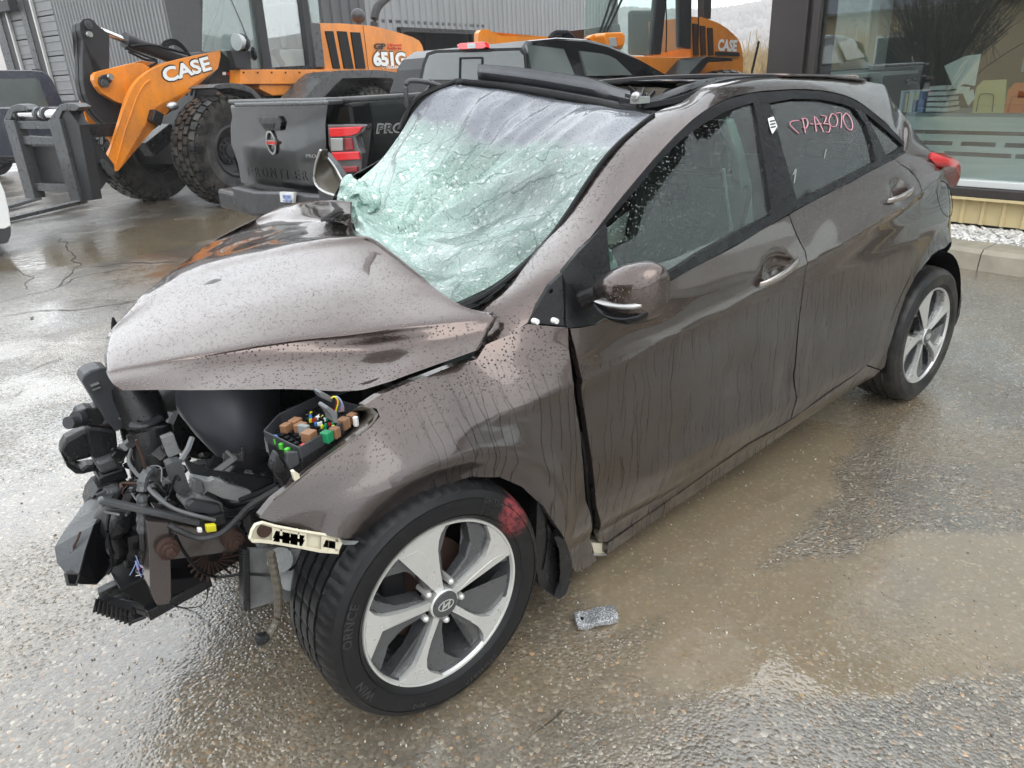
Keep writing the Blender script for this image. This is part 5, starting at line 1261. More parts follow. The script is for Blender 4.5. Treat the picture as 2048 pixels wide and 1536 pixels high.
# ---- A pillar and roof rail (body colour)
up = [(989, 626), (952, 621), (1003, 578), (1060, 510), (1113, 449), (1150, 396), (1186, 340), (1237, 281), (1307, 227), (1364, 204), (1405, 175), (1440, 165), (1480, 157), (1520, 154.5), (1561, 153.5), (1642, 155), (1700, 160), (1722, 162), (1754, 167), (1771, 172), (1782, 196), (1798, 219), (1819, 245), (1840, 280), (1867, 305)]
lo = [(969, 690), (1054, 646), (1126, 545), (1155, 507), (1187, 466), (1230, 410), (1274, 357), (1318, 306), (1361, 261), (1405, 224), (1453, 198), (1507, 184), (1588, 178), (1640, 180), (1669, 185), (1700, 194), (1722, 206), (1750, 227), (1776, 249), (1785, 264), (1794, 275), (1801, 285), (1807, 295), (1811, 307), (1860, 322)]
yu = [-.66, -.66, -.64, -.62, -.60, -.59, -.575, -.555, -.53, -.51, -.49, -.48, -.475, -.475, -.475, -.475, -.48, -.49, -.50, -.50, -.52, -.57, -.60, -.60, -.67]
U3 = [aty(u, v, y) if u < 1815 else onb(u, v, 0) for (u, v), y in zip(up, yu)]; L3 = [onb(u, v, 0) for u, v in lo]
rows = [[], [], [], [], [], []]
for a, b in zip(U3, L3):
    for j, t in enumerate((0, .12, .35, .6, .85, 1)):
        p = a.lerp(b, t); bul = sin(t * pi) * .014
        rows[j].append(p + V((-.35, -.75, .75)).normalized() * bul)
rows = [smooth_pts(r, 3) for r in rows]
rows.insert(0, [p + V((.0, .012, -.03)) for p in rows[0]]); rows.append([p + V((0, .03, 0)) for p in rows[-1]])
bm = BM(); grid(bm, rows); obj('roof_rail', bm, MT['paint'], car, smooth=True, angle=60)
# rear of the rail: C pillar, from the roof down to the tail lamp
up2 = [(1754, 167), (1771, 172), (1782, 200), (1798, 219), (1819, 243), (1840, 280), (1867, 305)]
lo2 = [(1776, 249), (1786, 260), (1797, 271), (1806, 280), (1813, 288), (1816, 262), (1840, 282)]
# ---- roof skin: brown behind and beside the sunroof opening
def far_(p, y): return V((p.x, y, p.z + .02))
rl_ = U3[9:19]; 
def zroof(x, y):
    pts = rl_; z = interp(x, [p.x for p in pts], [p.z for p in pts]); k = 1 - (abs(y) / .5) ** 2; return z + .012 * k
xs = [p.x for p in rl_]; XO0, XO1 = xs[0], 1.86
bm = BM(); xsr = [XO1 + (2.50 - XO1) * i / 10 for i in range(11)]
ys = [-.50 + 1.0 * j / 12 for j in range(13)]
grid(bm, [[V((x, y, zroof(x, y) - .10 * ss(2.3, 2.55, x) * 0)) for y in ys] for x in xsr]); 
obj('roof_panel', bm, MT['paint'], car, smooth=True, solid=.01)
# right-hand roof rail, bowed upward by the impact
bm = BM(); rr_ = []
for i, x in enumerate([1.02, 1.2, 1.4, 1.6, 1.8, 2.0, 2.2, 2.45]):
    z = zroof(x, .5) + .012 * ss(1.9, 1.3, x)
    rr_.append([V((x, .47, z - .02)), V((x, .49, z + .004)), V((x, .52, z)), V((x, .58, z - .045)), V((x, .63, z - .085))])
grid(bm, rr_); obj('roof_rail', bm, MT['paint'], car, smooth=True, solid=.01)
# sunroof frame, tracks and the gap
bm = BM()
for y, dy in ((-.47, .03), (-.42, .012), (.44, .03), (.40, .012)):
    tube(bm, [V((x, y, zroof(x, y) - (.012 if dy > .02 else .03))) for x in (1.10, 1.3, 1.5, 1.7, 1.88)], dy * .6, 6)
tube(bm, [V((1.87, y, zroof(1.87, y) - .004)) for y in (-.46, -.2, 0, .2, .44)], .016, 6)
obj('sunroof_frame', bm, MT['rubber'], car, smooth=True)
bm = BM(); grid(bm, [[V((x, y, zroof(x, y) - .085)) for y in (-.48, 0, .48)] for x in (1.05, 1.4, 1.88)]); obj('sunroof_cassette', bm, MT['interior'], car, solid=.01)
bm = BM(); grid(bm, [[V((x, y, zroof(x, 0) - .012 - .012 * abs(y) / .45)) for y in (-.44, 0, .42)] for x in (1.60, 1.72, 1.87)]); obj('sunroof_glass', bm, MT['black_paint'], car, solid=.006)
# header strip along the broken front of the roof
hd = [aty(915, 160, .52), aty(1000, 168, .30), aty(1076, 180, .08), aty(1186, 200, -.22), aty(1240, 212, -.38), aty(1300, 228, -.52)]
bm = BM(); H = smooth_pts(hd, 4); grid(bm, [[p + V((-.015, 0, -.012)) for p in H], [p + V((0, 0, .006)) for p in H], [p + V((.05, .0, .002)) for p in H], [p + V((.10, .0, -.03)) for p in H]]); obj('roof_header', bm, MT['rubber'], car, smooth=True, solid=.008)
# wind deflector standing up across the opening
dt = [(957, 131), (1000, 134), (1076, 142), (1130, 150), (1186, 160), (1215, 171), (1241, 180), (1270, 186), (1290, 190)]
db = [(958, 158), (1000, 165), (1076, 178), (1130, 188), (1186, 198), (1215, 204), (1241, 209), (1266, 214), (1276, 216)]
yy = [.46, .35, .18, .05, -.10, -.20, -.29, -.38, -.45]
A = [aty(u, v, y + .02) for (u, v), y in zip(dt, yy)]; B = [aty(u, v, y) for (u, v), y in zip(db, yy)]
bm = BM(); A = smooth_pts(A, 3); B = smooth_pts(B, 3); grid(bm, [A, [a.lerp(b, .5) + V((-.012, -.012, 0)) for a, b in zip(A, B)], B]); obj('wind_deflector', bm, MT['plastic_grey'], car, smooth=True, solid=.006)
bm = BM(); tube(bm, A, .006, 6, 0); obj('deflector_edge', bm, MT['rubber'], car, smooth=True)
bm = BM()
for k in range(14):
    p = aty(1285 + random.uniform(-18, 25), 205 + random.uniform(-12, 10), -.46); q = p + V((random.uniform(-.02, .09), random.uniform(0, .12), random.uniform(-.01, .045))); bar(bm, p, q, .005, .012)
obj('torn_bracket', bm, MT['trim'], car)
bm = BM()
for k in range(3): tube(bm, [aty(1280, 212 - k, -.47), aty(1330, 196 - k * 4, -.46 + .02 * k), aty(1380, 178 - k * 4, -.45), aty(1430, 164 - k * 3, -.44 + .03 * k), aty(1500, 158 - k, -.43)], .006, 5)
obj('sunroof_track', bm, MT['mach_grey_wet'], car, smooth=True)
bm = BM(); p = aty(1280, 200, -.47); box(bm, p, (.05, .04, .02)); ball(bm, p + V((-.02, 0, .01)), .016, 8); obj('torn_hinge', bm, MT['steel'], car)
# ---- tailgate, rear glass, spoiler, tail lamps, rear bumper (seen only from other sides)
def mirrored(P): return [V((p.x, -p.y, p.z)) for p in P]
sec = [(2.40, .50, 1.432), (2.47, .50, 1.415), (2.50, .52, 1.36), (2.60, .58, 1.22), (2.72, .62, 1.06), (2.90, .64, .98), (3.06, .62, .88), (3.10, .60, .62), (3.10, .60, .48), (3.06, .60, .28)]
bm = BM(); grid(bm, [[V((x + .05 * (1 - (j / 4 - 1) ** 2), -w + 2 * w * j / 8, z)) for j in range(9)] for x, w, z in sec]); obj('tailgate', bm, MT['paint'], car, smooth=True, solid=.01)
bm = BM(); grid(bm, [[V((x + .055 + .05 * (1 - (j / 4 - 1) ** 2), -w + 2 * w * j / 8, z + .03)) for j in range(9)] for x, w, z in ((2.48, .46, 1.345), (2.58, .50, 1.22), (2.69, .55, 1.085))]); obj('rear_window', bm, MT['glass_dark'], car, smooth=True, solid=.004)
# spoiler corner and C-pillar skin on the visible side
sp = [(1722, 161), (1754, 166), (1771, 171), (1781, 186), (1783, 200), (1798, 219), (1819, 243), (1840, 280), (1867, 305)]
sy = [-.48, -.47, -.46, -.46, -.48, -.50, -.54, -.60, -.66]
A = [aty(u, v, y) for (u, v), y in zip(sp, sy)]
lo3 = [(1722, 206), (1750, 227), (1776, 249), (1786, 260), (1797, 271), (1806, 282), (1813, 290), (1814, 304), (1863, 318)]
B = [onb(u, v, 0) for u, v in lo3]
A = smooth_pts(A, 3); B = smooth_pts(B, 3); rr = []
for t in (0, .25, .5, .75, 1): rr.append([a.lerp(b, t) + V((0, -.02, .012)) * sin(t * pi) for a, b in zip(A, B)])
rr.insert(0, [p + V((.05, .06, -.02)) for p in rr[0]])
bm = BM(); bm.free()
def tail(mirror):
    sgn = 1 if mirror else -1
    px = [(1867, 305), (1886, 306), (1900, 312), (1908, 322), (1913, 336), (1914, 352), (1912, 374), (1907, 362), (1897, 340), (1888, 336), (1878, 338), (1870, 328), (1862, 318)]
    bm = BM(); P3 = []
    for u, v in px:
        k = (u - 1862) / 52; p = aty(u, v, -.775 + .045 * k * k); P3.append(V((p.x, sgn * -p.y * -1 if False else (p.y if not mirror else -p.y), p.z)))
    c = sum(P3, V()) / len(P3); c += V((.01, -.03 if not mirror else .03, 0))
    vs = [bm.verts.new(p) for p in P3]; mid = [bm.verts.new(p.lerp(c, .45) + V((.004, (-.018 if not mirror else .018), .004))) for p in P3]; cc = bm.verts.new(c); bk = [bm.verts.new(p + V((.02, .10 if not mirror else -.10, 0))) for p in P3]; n = len(vs)
    for i in range(n):
        j = (i + 1) % n; bm.faces.new([vs[i], vs[j], mid[j], mid[i]]); bm.faces.new([mid[i], mid[j], cc]); bm.faces.new([bk[i], bk[j], vs[j], vs[i]])
    obj('tail_light', bm, MT['red_lamp'], car, smooth=True, angle=50)
tail(False)
bm = BM(); tube(bm, [aty(1503, 150, -.0 - .2), aty(1510, 118, -.2), aty(1518, 82, -.2)], .004, 6, 0)
for k in range(16): p = aty(1503 + 15 * k / 16, 148 - 66 * k / 16, -.2); ball(bm, p, .0062, 6)
obj('antenna', bm, MT['rubber'], car, smooth=True)
# ---- filler flap outline, fender triangle with clips, door gap hose
def line(name, px, r, mat, off=-.001): bm = BM(); tube(bm, [onb(u, v, off) for u, v in px], r, 5, 3); return obj(name, bm, mat, car)
line('filler_flap_gap', [(1878, 366), (1874, 378), (1876, 398), (1882, 418), (1890, 430), (1898, 434), (1903, 428), (1905, 408), (1900, 380), (1890, 364), (1882, 362), (1878, 366)], .0016, MT['rubber'], .0)
bm = BM(); prism(bm, [onb(u, v, -.002) for u, v in ((1101, 570), (1124, 548), (1130, 652), (1056, 645))], (0, .012, 0)); obj('triangle_trim', bm, MT['trim'], car)
for u, v in ((1072, 643), (1111, 642)): bm = BM(); p = onb(u, v, -.006); cyl(bm, p + V((0, .01, 0)), p - V((0, .006, 0)), .008, .007, 12); obj('white_clip', bm, MT['white'], car, smooth=True)
bm = BM(); p = onb(1103, 582, -.004); cyl(bm, p, p + V((0, .01, 0)), .006); obj('clip_hole', bm, MT['rubber'], car)
bm = BM(); tube(bm, [onb(1158, 862, .03), onb(1166, 900, .03), onb(1172, 950, .03), onb(1182, 1050, .035)], .011, 8, 3, ribs=.008); obj('door_harness_boot', bm, MT['rubber'], car, smooth=True)
# the dark body structure behind the panels and the opened door gap
bm = BM(); P = px_poly([(1090, 680), (1190, 680), (1208, 960), (1196, 1025), (1178, 1030), (1150, 900)], .05); prism(bm, [V((x, -.80, z)) for x, z in P], (0, .04, 0)); obj('door_pillar', bm, MT['rubber'], car)
bm = BM(); prism(bm, [onb(u, v, .02) for u, v in ((1183, 1086), (1212, 1086), (1214, 1104), (1190, 1112))], (0, .03, 0)); obj('sill_end', bm, MT['cream'], car)
bm = BM(); tube(bm, [onb(1186, 1107, .0), onb(1198, 1110, -.004), (onb(1211, 1109, 0))], .004, 6); obj('sill_clip', bm, MT['steel'], car)
# ---- door handles
def handle(a, b, cup, parent):
    bm = BM(); P = [onb(u, v, .004) for u, v in cup]; c = sum(P, V()) / len(P) + V((0, .028, 0))
    vs = [bm.verts.new(p - V((0, .008, 0))) for p in P]; m = [bm.verts.new(p.lerp(c, .5) + V((0, .012, 0))) for p in P]; cc = bm.verts.new(c); n = len(vs)
    for i in range(n): j = (i + 1) % n; bm.faces.new([vs[i], vs[j], m[j], m[i]]); bm.faces.new([m[i], m[j], cc])
    bm.free()
    bm = BM(); n = 14; rows = []
    p0, p1 = onb(*a, -.012), onb(*b, -.016)
    for i in range(n):
        t = i / (n - 1); c = p0.lerp(p1, t) + V((0, -.022 * sin(t * pi) ** .6, -.004 * sin(t * pi))); w = .016 * (sin(pi * (t * .86 + .08)) ** .45); d = .009 * (sin(pi * (t * .9 + .05)) ** .5)
        ax = (p1 - p0).normalized(); upv = V((0, -.25, 1)); upv = (upv - ax * upv.dot(ax)).normalized(); ov = ax.cross(upv)
        rows.append([c + upv * (w * cos(k * pi / 5)) + ov * (d * sin(k * pi / 5)) for k in range(10)] )
    R = [[bm.verts.new(p) for p in r] for r in rows]
    for i in range(n - 1):
        for k in range(10): bm.faces.new([R[i][k], R[i][(k + 1) % 10], R[i + 1][(k + 1) % 10], R[i + 1][k]])
    bm.faces.new(R[0][::-1]); bm.faces.new(R[-1]); obj('door_handle', bm, MT['handle'], parent, smooth=True, angle=60)
handle((1519, 570), (1596, 515), [(1538, 545), (1534, 530), (1540, 515), (1552, 509), (1580, 508), (1594, 514), (1590, 535), (1577, 556), (1566, 573), (1548, 572), (1532, 570)], door1)
handle((1775, 402), (1826, 372), [(1784, 388), (1780, 380), (1786, 370), (1800, 366), (1820, 368), (1828, 374), (1820, 390), (1806, 402), (1796, 408), (1786, 402)], door2)
# ---- mirror
mir = bpy.data.objects.new('mirror', None); COL.objects.link(mir); mir.parent = car; mp = aty(1262, 585, -.98); mir.location = mp - BASE
def loft(bm, secs, seg=20):
    R = [[bm.verts.new(p) for p in s] for s in secs]
    for i in range(len(R) - 1):
        for k in range(seg): bm.faces.new([R[i][k], R[i][(k + 1) % seg], R[i + 1][(k + 1) % seg], R[i + 1][k]])
    bm.faces.new(R[0][::-1]); bm.faces.new(R[-1])
def msec(uc, vt, vb, y, dx, seg=20):
    t, b = aty(uc, vt, y), aty(uc, vb, y); c = (t + b) / 2; h = (t.z - b.z) / 2
    out = []
    for k in range(seg):
        a = 2 * pi * k / seg; x = cos(a); z = sin(a)
        out.append(c + V((dx * (abs(x) ** .85) * (1 if x > 0 else -1) * (1 if x < 0 else .55), 0, h * (abs(z) ** .9) * (1 if z > 0 else -1))))
    return out
secs = [msec(1190, 572, 584, -.87, .012), msec(1200, 560, 592, -.885, .028), msec(1216, 546, 606, -.91, .045), msec(1238, 533, 622, -.945, .06), msec(1262, 525, 635, -.985, .068), msec(1286, 522, 642, -1.02, .066), msec(1308, 525, 640, -1.05, .058), msec(1323, 534, 630, -1.068, .046), msec(1331, 546, 612, -1.076, .028), msec(1333, 560, 600, -1.078, .008)]
bm = BM(); loft(bm, secs); mh_ = obj('mirror_housing', bm, MT['paint'], mir, smooth=True, angle=80, loc=BASE)
bm = BM(); secs2 = []
for (uc, va, vb, y, dx) in ((1212, 600, 604, -.91, .045), (1228, 606, 616, -.93, .057), (1246, 612, 630, -.955, .066), (1266, 614, 639, -.985, .0725), (1288, 614, 644, -1.02, .070), (1306, 612, 640, -1.048, .058), (1316, 608, 626, -1.062, .04)): secs2.append(msec(uc, va, vb, y, dx))
loft(bm, secs2); obj('lower_cap', bm, MT['black_paint'], mir, smooth=True, angle=80, loc=BASE)
bm = BM(); secs3 = []
for (uc, va, vb, y, dx) in ((1224, 590, 594, -.93, .064), (1240, 588, 602, -.948, .072), (1262, 589, 608, -.982, .081), (1288, 590, 613, -1.018, .080), (1304, 592, 613, -1.045, .069), (1313, 596, 608, -1.056, .057)): secs3.append(msec(uc, va, vb, y, dx))
loft(bm, secs3); obj('indicator_lamp', bm, MT['steel'], mir, smooth=True, angle=80, loc=BASE)
bm = BM(); loft(bm, [msec(1150, 575, 640, -.80, .05), msec(1165, 572, 632, -.835, .045), msec(1180, 572, 616, -.855, .035), msec(1192, 570, 604, -.875, .028), msec(1206, 572, 600, -.895, .022)]); obj('mirror_arm', bm, MT['trim'], mir, smooth=True, angle=80, loc=BASE)
bm = BM(); G = [aty(u, v, -1.0) + V((.03, 0, 0)) for u, v in ((1325, 545), (1332, 570), (1328, 600), (1310, 632), (1250, 622), (1248, 545), (1280, 526))]
gc = sum(G, V()) / len(G); G = [gc.lerp(p, .72) - V((.012, 0, 0)) for p in G]; prism(bm, G, (.006, 0, 0)); obj('mirror_glass', bm, MT['chrome'], mir)
# ---- windscreen: crumpled laminated sheet
top = [aty(925, 165, .52), aty(1000, 172, .32), aty(1076, 184, .10), aty(1160, 200, -.14), aty(1240, 216, -.38), aty(1305, 230, -.55)]
lef = [aty(925, 165, .52), aty(870, 184, .56), aty(832, 218, .58), aty(800, 268, .56), aty(760, 322, .50), aty(716, 362, .42), aty(697, 392, .34), aty(702, 430, .20), aty(712, 462, .06)]
bot = [aty(712, 462, .06), aty(745, 486, -.06), aty(790, 528, -.20), aty(840, 565, -.36), aty(905, 608, -.60)]
rig = [aty(1305, 230, -.55), aty(1238, 283, -.57), aty(1187, 342, -.59), aty(1114, 451, -.61), aty(1060, 510, -.62), aty(985, 570, -.62), aty(905, 608, -.60)]
NU, NV = 110, 100
rows = coons(top, bot, lef, rig, NU, NV)
ci = aty(735, 450, .10)
bm = BM(); uvl = bm.loops.layers.uv.new('uv')
nrm = ((top[-1] - top[0]).cross(bot[-1] - top[0])).normalized()
if nrm.dot(CAM - top[0]) < 0: nrm = -nrm
for j, r in enumerate(rows):
    for i, p in enumerate(r):
        u = i / (NU - 1); v = j / (NV - 1); e = min(u, 1 - u, v, 1 - v); k = ss(0, .10, e)
        d = (p - ci).length; a = math.atan2((p - ci).z, (p - ci).y)
        fold = (1 - 2 * abs(sin(a * 5 + 1.6 * noise.noise(p * 2.2)))) * .6 + (1 - 2 * abs(sin(a * 11 + 3 * noise.noise(p * 3)))) * .35
        q = fold * .050 * exp(-d / .60) * ss(.02, .15, d) + .050 * noise.noise(p * 1.8 + V((5, 0, 0))) + .008 * noise.noise(p * 6) + .0025 * noise.noise(p * 17)
        q -= .10 * exp(-((u - .25) ** 2 + (v - .72) ** 2) / .03)       # sunk around the blow
        q += .05 * exp(-((u - .06) ** 2 + (v - .80) ** 2) / .006) + .03 * exp(-((u - .12) ** 2 + (v - .93) ** 2) / .004)
        q += .012 * noise.noise(p * 24) * exp(-d / .25)
        q -= .05 * ss(.25, .6, u) * ss(1, .5, u) * ss(.3, .8, v)
        p += nrm * (q * k)
R = grid(bm, rows)
idx = {}
for j, r in enumerate(R):
    for i, v in enumerate(r): idx[v] = (i / (NU - 1), 1 - j / (NV - 1))
for f in bm.faces:
    for l in f.loops: l[uvl].uv = idx[l.vert]
obj('windscreen', bm, MT['windscreen'], car, smooth=True, angle=28)
# torn lump of glass at the lower far corner
bm = BM(); bmesh.ops.create_icosphere(bm, subdivisions=4, radius=.075, matrix=Matrix.Translation(aty(722, 400, .25)) @ Matrix.Diagonal((.9, 1.1, .75, 1)))
for v in bm.verts: v.co += v.normal * (.03 * noise.noise(v.co * 12) + .02 * noise.noise(v.co * 30))
bmesh.ops.create_icosphere(bm, subdivisions=3, radius=.035, matrix=Matrix.Translation(aty(700, 372, .33)))
for v in bm.verts: v.co += V((1, 1, 1)) * .012 * noise.noise(v.co * 40)
obj('torn_glass', bm, MT['windscreen'], car, smooth=True, angle=30)
# windscreen edge rubber along the pillar, cowl and wiper
bm = BM(); tube(bm, [aty(1307, 229, -.545), aty(1240, 284, -.575), aty(1189, 344, -.597), aty(1116, 454, -.62), aty(1064, 514, -.63), aty(1000, 570, -.64), aty(940, 606, -.64), aty(905, 614, -.62)], .007, 6, 4); obj('windscreen_seal', bm, MT['rubber'], car, smooth=True)
bm = BM(); C_ = [aty(u, v, y) for u, v, y in ((885, 600, -.56), (925, 600, -.58), (965, 585, -.60), (1010, 562, -.62), (1012, 568, -.66), (955, 612, -.67), (930, 620, -.66), (900, 618, -.62))]
prism(bm, C_, (.02, .05, -.03)); obj('cowl_panel', bm, MT['trim'], car)
bm = BM(); tube(bm, [aty(915, 612, -.63), aty(950, 596, -.635), aty(1000, 572, -.64)], .006, 5); tube(bm, [aty(905, 616, -.63), aty(960, 608, -.65), aty(985, 592, -.65)], .005, 5); obj('wiper_arm', bm, MT['rubber'], car, smooth=True)
# ---- bonnet: tented and folded sheet
def HZ(u, v, z): return atz(u, v, z)
hr = [  # rows across the sheet from the near flange to the far edge; columns front -> rear  (u, v, z)
    [(236, 779, .885), (330, 780, .880), (450, 780, .872), (580, 778, .862), (700, 782, .850), (760, 768, .862), (850, 738, .880), (955, 700, .902)],
    [(224, 764, .898), (330, 752, .896), (450, 735, .892), (580, 722, .888), (700, 712, .886), (770, 702, .894), (860, 690, .910), (972, 668, .922)],
    [(214, 748, .905), (330, 728, .908), (450, 709, .912), (580, 690, .916), (690, 679, .922), (770, 671, .930), (865, 660, .940), (989, 641, .945)],
    [(212, 738, .910), (330, 712, .918), (450, 692, .926), (580, 672, .934), (690, 660, .942), (775, 650, .952), (868, 640, .958), (990, 628, .955)],
    [(208, 708, .918), (320, 660, .935), (440, 630, .952), (570, 604, .972), (680, 590, .986), (770, 585, .990), (850, 590, .985), (925, 612, .972)],
    [(215, 672, .922), (315, 615, .945), (430, 580, .968), (560, 552, .995), (660, 538, 1.012), (740, 532, 1.022), (800, 540, 1.020), (862, 570, 1.000)],
    [(236, 643, .935), (330, 575, .962), (430, 545, .978), (550, 515, 1.012), (640, 500, 1.034), (710, 492, 1.050), (755, 494, 1.055), (800, 520, 1.045)],
    [(300, 578, .955), (372, 533, .975), (440, 517, .995), (550, 492, 1.028), (640, 478, 1.055), (700, 474, 1.070), (730, 474, 1.075), (748, 479, 1.075)],
    [(392, 507, 0.970), (420, 500, 0.981), (480, 486, 0.990), (560, 474, 1.020), (640, 466, 1.047), (680, 467, 1.061), (705, 468, 1.066), (722, 470, 1.066)],
    [(402, 497, 0.970), (440, 484, 0.980), (500, 470, 0.990), (570, 458, 1.016), (630, 452, 1.042), (665, 452, 1.056), (690, 456, 1.061), (706, 458, 1.061)],
    [(428, 482, 0.974), (475, 460, 0.984), (530, 446, 1.000), (590, 440, 1.030), (640, 438, 1.058), (670, 440, 1.072), (690, 444, 1.078), (703, 446, 1.078)],
    [(480, 455, 0.995), (520, 436, 1.012), (565, 422, 1.041), (610, 416, 1.080), (650, 416, 1.110), (675, 420, 1.123), (690, 424, 1.129), (702, 428, 1.130)],
    [(538, 425, 1.022), (560, 414, 1.044), (590, 407, 1.076), (620, 403, 1.115), (650, 402, 1.150), (675, 402, 1.165), (690, 403, 1.172), (702, 404, 1.176)],
]
G = [[HZ(*c) for c in r] for r in hr]
G = [smooth_pts(r, 5) for r in G]
cols = [smooth_pts([r[i] for r in G], 5) for i in range(len(G[0]))]
rows = [[c[j] for c in cols] for j in range(len(cols[0]))]
for r in rows:
    for p in r: p.z += .0025 * noise.noise(p * 7) + .0012 * noise.noise(p * 19)
rows.insert(0, [p + V((.004, .012, -.004)) for p in rows[0]]); rows.insert(0, [p + V((.0, .02, .004)) for p in rows[0]])
bm = BM(); grid(bm, rows); obj('bonnet', bm, MT['paint'], car, smooth=True, angle=50, solid=.004)
# crumpled torn edge of the bonnet by the glass
bm = BM(); prev = None
for i in range(26):
    t = i / 25; p = HZ(640 + 62 * t, 437 - 14 * t + 2 * noise.noise(V((i * .7, 0, 0))), 1.066 + .030 * t); q = HZ(642 + 60 * t, 442 - 2 * t + 4 * noise.noise(V((i * .5, 3, 0))), 1.072 + .018 * t)
    cur = (bm.verts.new(p), bm.verts.new(q + V((0, 0, .006 * noise.noise(V((i * .8, 7, 0)))))))
    if prev: bm.faces.new([prev[0], prev[1], cur[1], cur[0]])
    prev = cur
obj('torn_edge', bm, MT['rubber'], car, solid=.003)
# underside liner so the bonnet's shadow side is dark
# right fender, folded up behind the bonnet, with its bare inner side showing
bm = BM(); A = [atx(u, v, .95) for u, v in ((641, 300), (652, 312), (668, 332), (680, 352), (690, 372), (696, 396), (690, 404))]
B = [atx(u, v, .86) for u, v in ((641, 300), (632, 325), (628, 355), (634, 372), (650, 384), (672, 392), (688, 404))]
A = smooth_pts(A, 3); B = smooth_pts(B, 3)
grid(bm, [A, [a.lerp(b, .4) + V((.04, .01, 0)) for a, b in zip(A, B)], [a.lerp(b, .75) + V((.03, .01, 0)) for a, b in zip(A, B)], B]); obj('folded_fender', bm, MT['olive'], car, smooth=True, solid=.003)
bm = BM(); tube(bm, B + [], .006, 6, 0); tube(bm, A, .005, 6, 0); obj('fender_edge', bm, MT['alu'], car, smooth=True)
bm = BM(); pr = [atx(u, v, .97) for u, v in ((634, 368), (652, 384), (676, 392), (694, 380), (700, 404), (640, 404))]; prism(bm, pr, (.05, .04, 0)); pr = [atx(u, v, 1.02) for u, v in ((648, 306), (668, 330), (684, 352), (694, 372), (690, 396), (682, 360), (664, 336))]; prism(bm, pr, (.05, .03, 0)); obj('folded_fender', bm, MT['black_paint'], car, bevel=.004)
# far A-pillar/mirror arm bent up behind the glass
bm = BM(); tube(bm, [aty(815, 215, .62), aty(812, 190, .62), aty(815, 164, .62), aty(838, 162, .60), aty(868, 168, .58), aty(893, 177, .56)], .010, 8); tube(bm, [aty(845, 192, .6), aty(858, 176, .6), aty(868, 163, .6)], .008, 6)
obj('bent_trim_strip', bm, MT['plastic_grey'], car, smooth=True)
bm = BM(); tube(bm, [aty(800, 262, .60), aty(812, 232, .61), aty(828, 206, .60), aty(850, 188, .58), aty(915, 162, .54)], .012, 8); obj('far_pillar', bm, MT['rubber'], car, smooth=True)
# ---------------- engine bay
def ep(name, px, y, t, mat, bevel=.006, parent=car, smooth=False):
    bm = BM(); prism(bm, [aty(u, v, y) for u, v in px], (0, t, 0)); return obj(name, bm, mat, parent, bevel=bevel, smooth=smooth)
def et(name, pts, r, mat, seg=8, sm=4, ribs=0): bm = BM(); tube(bm, [aty(u, v, y) for u, v, y in pts], r, seg, sm, ribs); return obj(name, bm, mat, car, smooth=not ribs)
# dark masses: bulkhead, engine, gearbox, strut tower, underbody
bm = BM(); box(bm, (.46, 0, .62), (.05, 1.50, .62)); obj('bulkhead', bm, MT['interior'], car)
bm = BM(); box(bm, (1.55, 0, .24), (3.3, 1.52, .10)); box(bm, (.10, 0, .22), (.7, .9, .08)); obj('underbody', bm, MT['rubber'], car)
bm = BM(); box(bm, (.05, .10, .55), (.46, .62, .50)); box(bm, (-.12, -.28, .42), (.36, .3, .32)); cyl(bm, (-.25, .1, .52), (-.25, .5, .52), .12); cyl(bm, (-.22, -.3, .38), (-.22, -.05, .38), .11); obj('engine_block', bm, MT['plastic'], car, bevel=.03)
bm = BM(); cyl(bm, (.08, -.56, .40), (.10, -.54, .86), .13, .11, 20); box(bm, (.25, -.62, .72), (.5, .14, .2)); obj('strut_tower', bm, MT['rubber'], car, bevel=.02)
bm = BM(); box(bm, (.12, .56, .6), (.5, .3, .5)); obj('strut_tower', bm, MT['rubber'], car, bevel=.02)
ep('lamp_mount', [(163, 762), (168, 750), (181, 741), (200, 736), (214, 737), (228, 756), (270, 846), (232, 864), (212, 842)], -.12, .07, MT['plastic_grey'], .012)
for k in range(4):
    u = 182 + k * 3 if k < 2 else 226 + k * 6; v = 772 + (k % 2) * 8 if k < 2 else 838 - (k % 2) * 8
    ep('clip_rib', [(u, v), (u + 16, v - 7), (u + 17, v - 5), (u + 1, v + 2)], -.135, .012, MT['steel'], 0)
ep('lamp_bracket', [(147, 846), (157, 822), (172, 817), (186, 817), (200, 812), (217, 821), (205, 850), (173, 852), (157, 855)], -.10, .05, MT['plastic'], .01)
bm = BM(); p = aty(161, 835, -.11); cyl(bm, p, p - V((.012, .012, -.006)), .020, .018); p = aty(153, 843, -.12); cyl(bm, p, p - V((.02, .02, -.01)), .016); obj('adjuster_knob', bm, MT['plastic_grey'], car, smooth=True)
ep('radiator_support', [(122, 906), (125, 892), (133, 878), (155, 866), (178, 855), (187, 915), (140, 928)], -.06, .05, MT['plastic'], .01)
ep('radiator_support', [(122, 906), (140, 928), (163, 940), (172, 932), (193, 930), (194, 942), (165, 949), (152, 949), (135, 935)], -.06, .05, MT['plastic'], .006)
ep('radiator_support', [(175, 850), (233, 858), (238, 910), (198, 925), (186, 915)], -.10, .10, MT['plastic'], .015)
ep('radiator_support', [(190, 926), (238, 908), (250, 935), (204, 950)], -.125, .10, MT['mach_grey_wet'], .01)
ep('radiator_support', [(204, 950), (250, 935), (259, 958), (228, 966), (201, 971), (196, 955)], -.11, .08, MT['plastic'], .01)
ep('crumpled_bracket', [(197, 978), (222, 968), (257, 966), (262, 982), (252, 1000), (241, 1010), (228, 1000), (214, 1018), (201, 1043), (184, 1036), (179, 1019), (184, 996)], -.13, .09, MT['plastic'], .012)
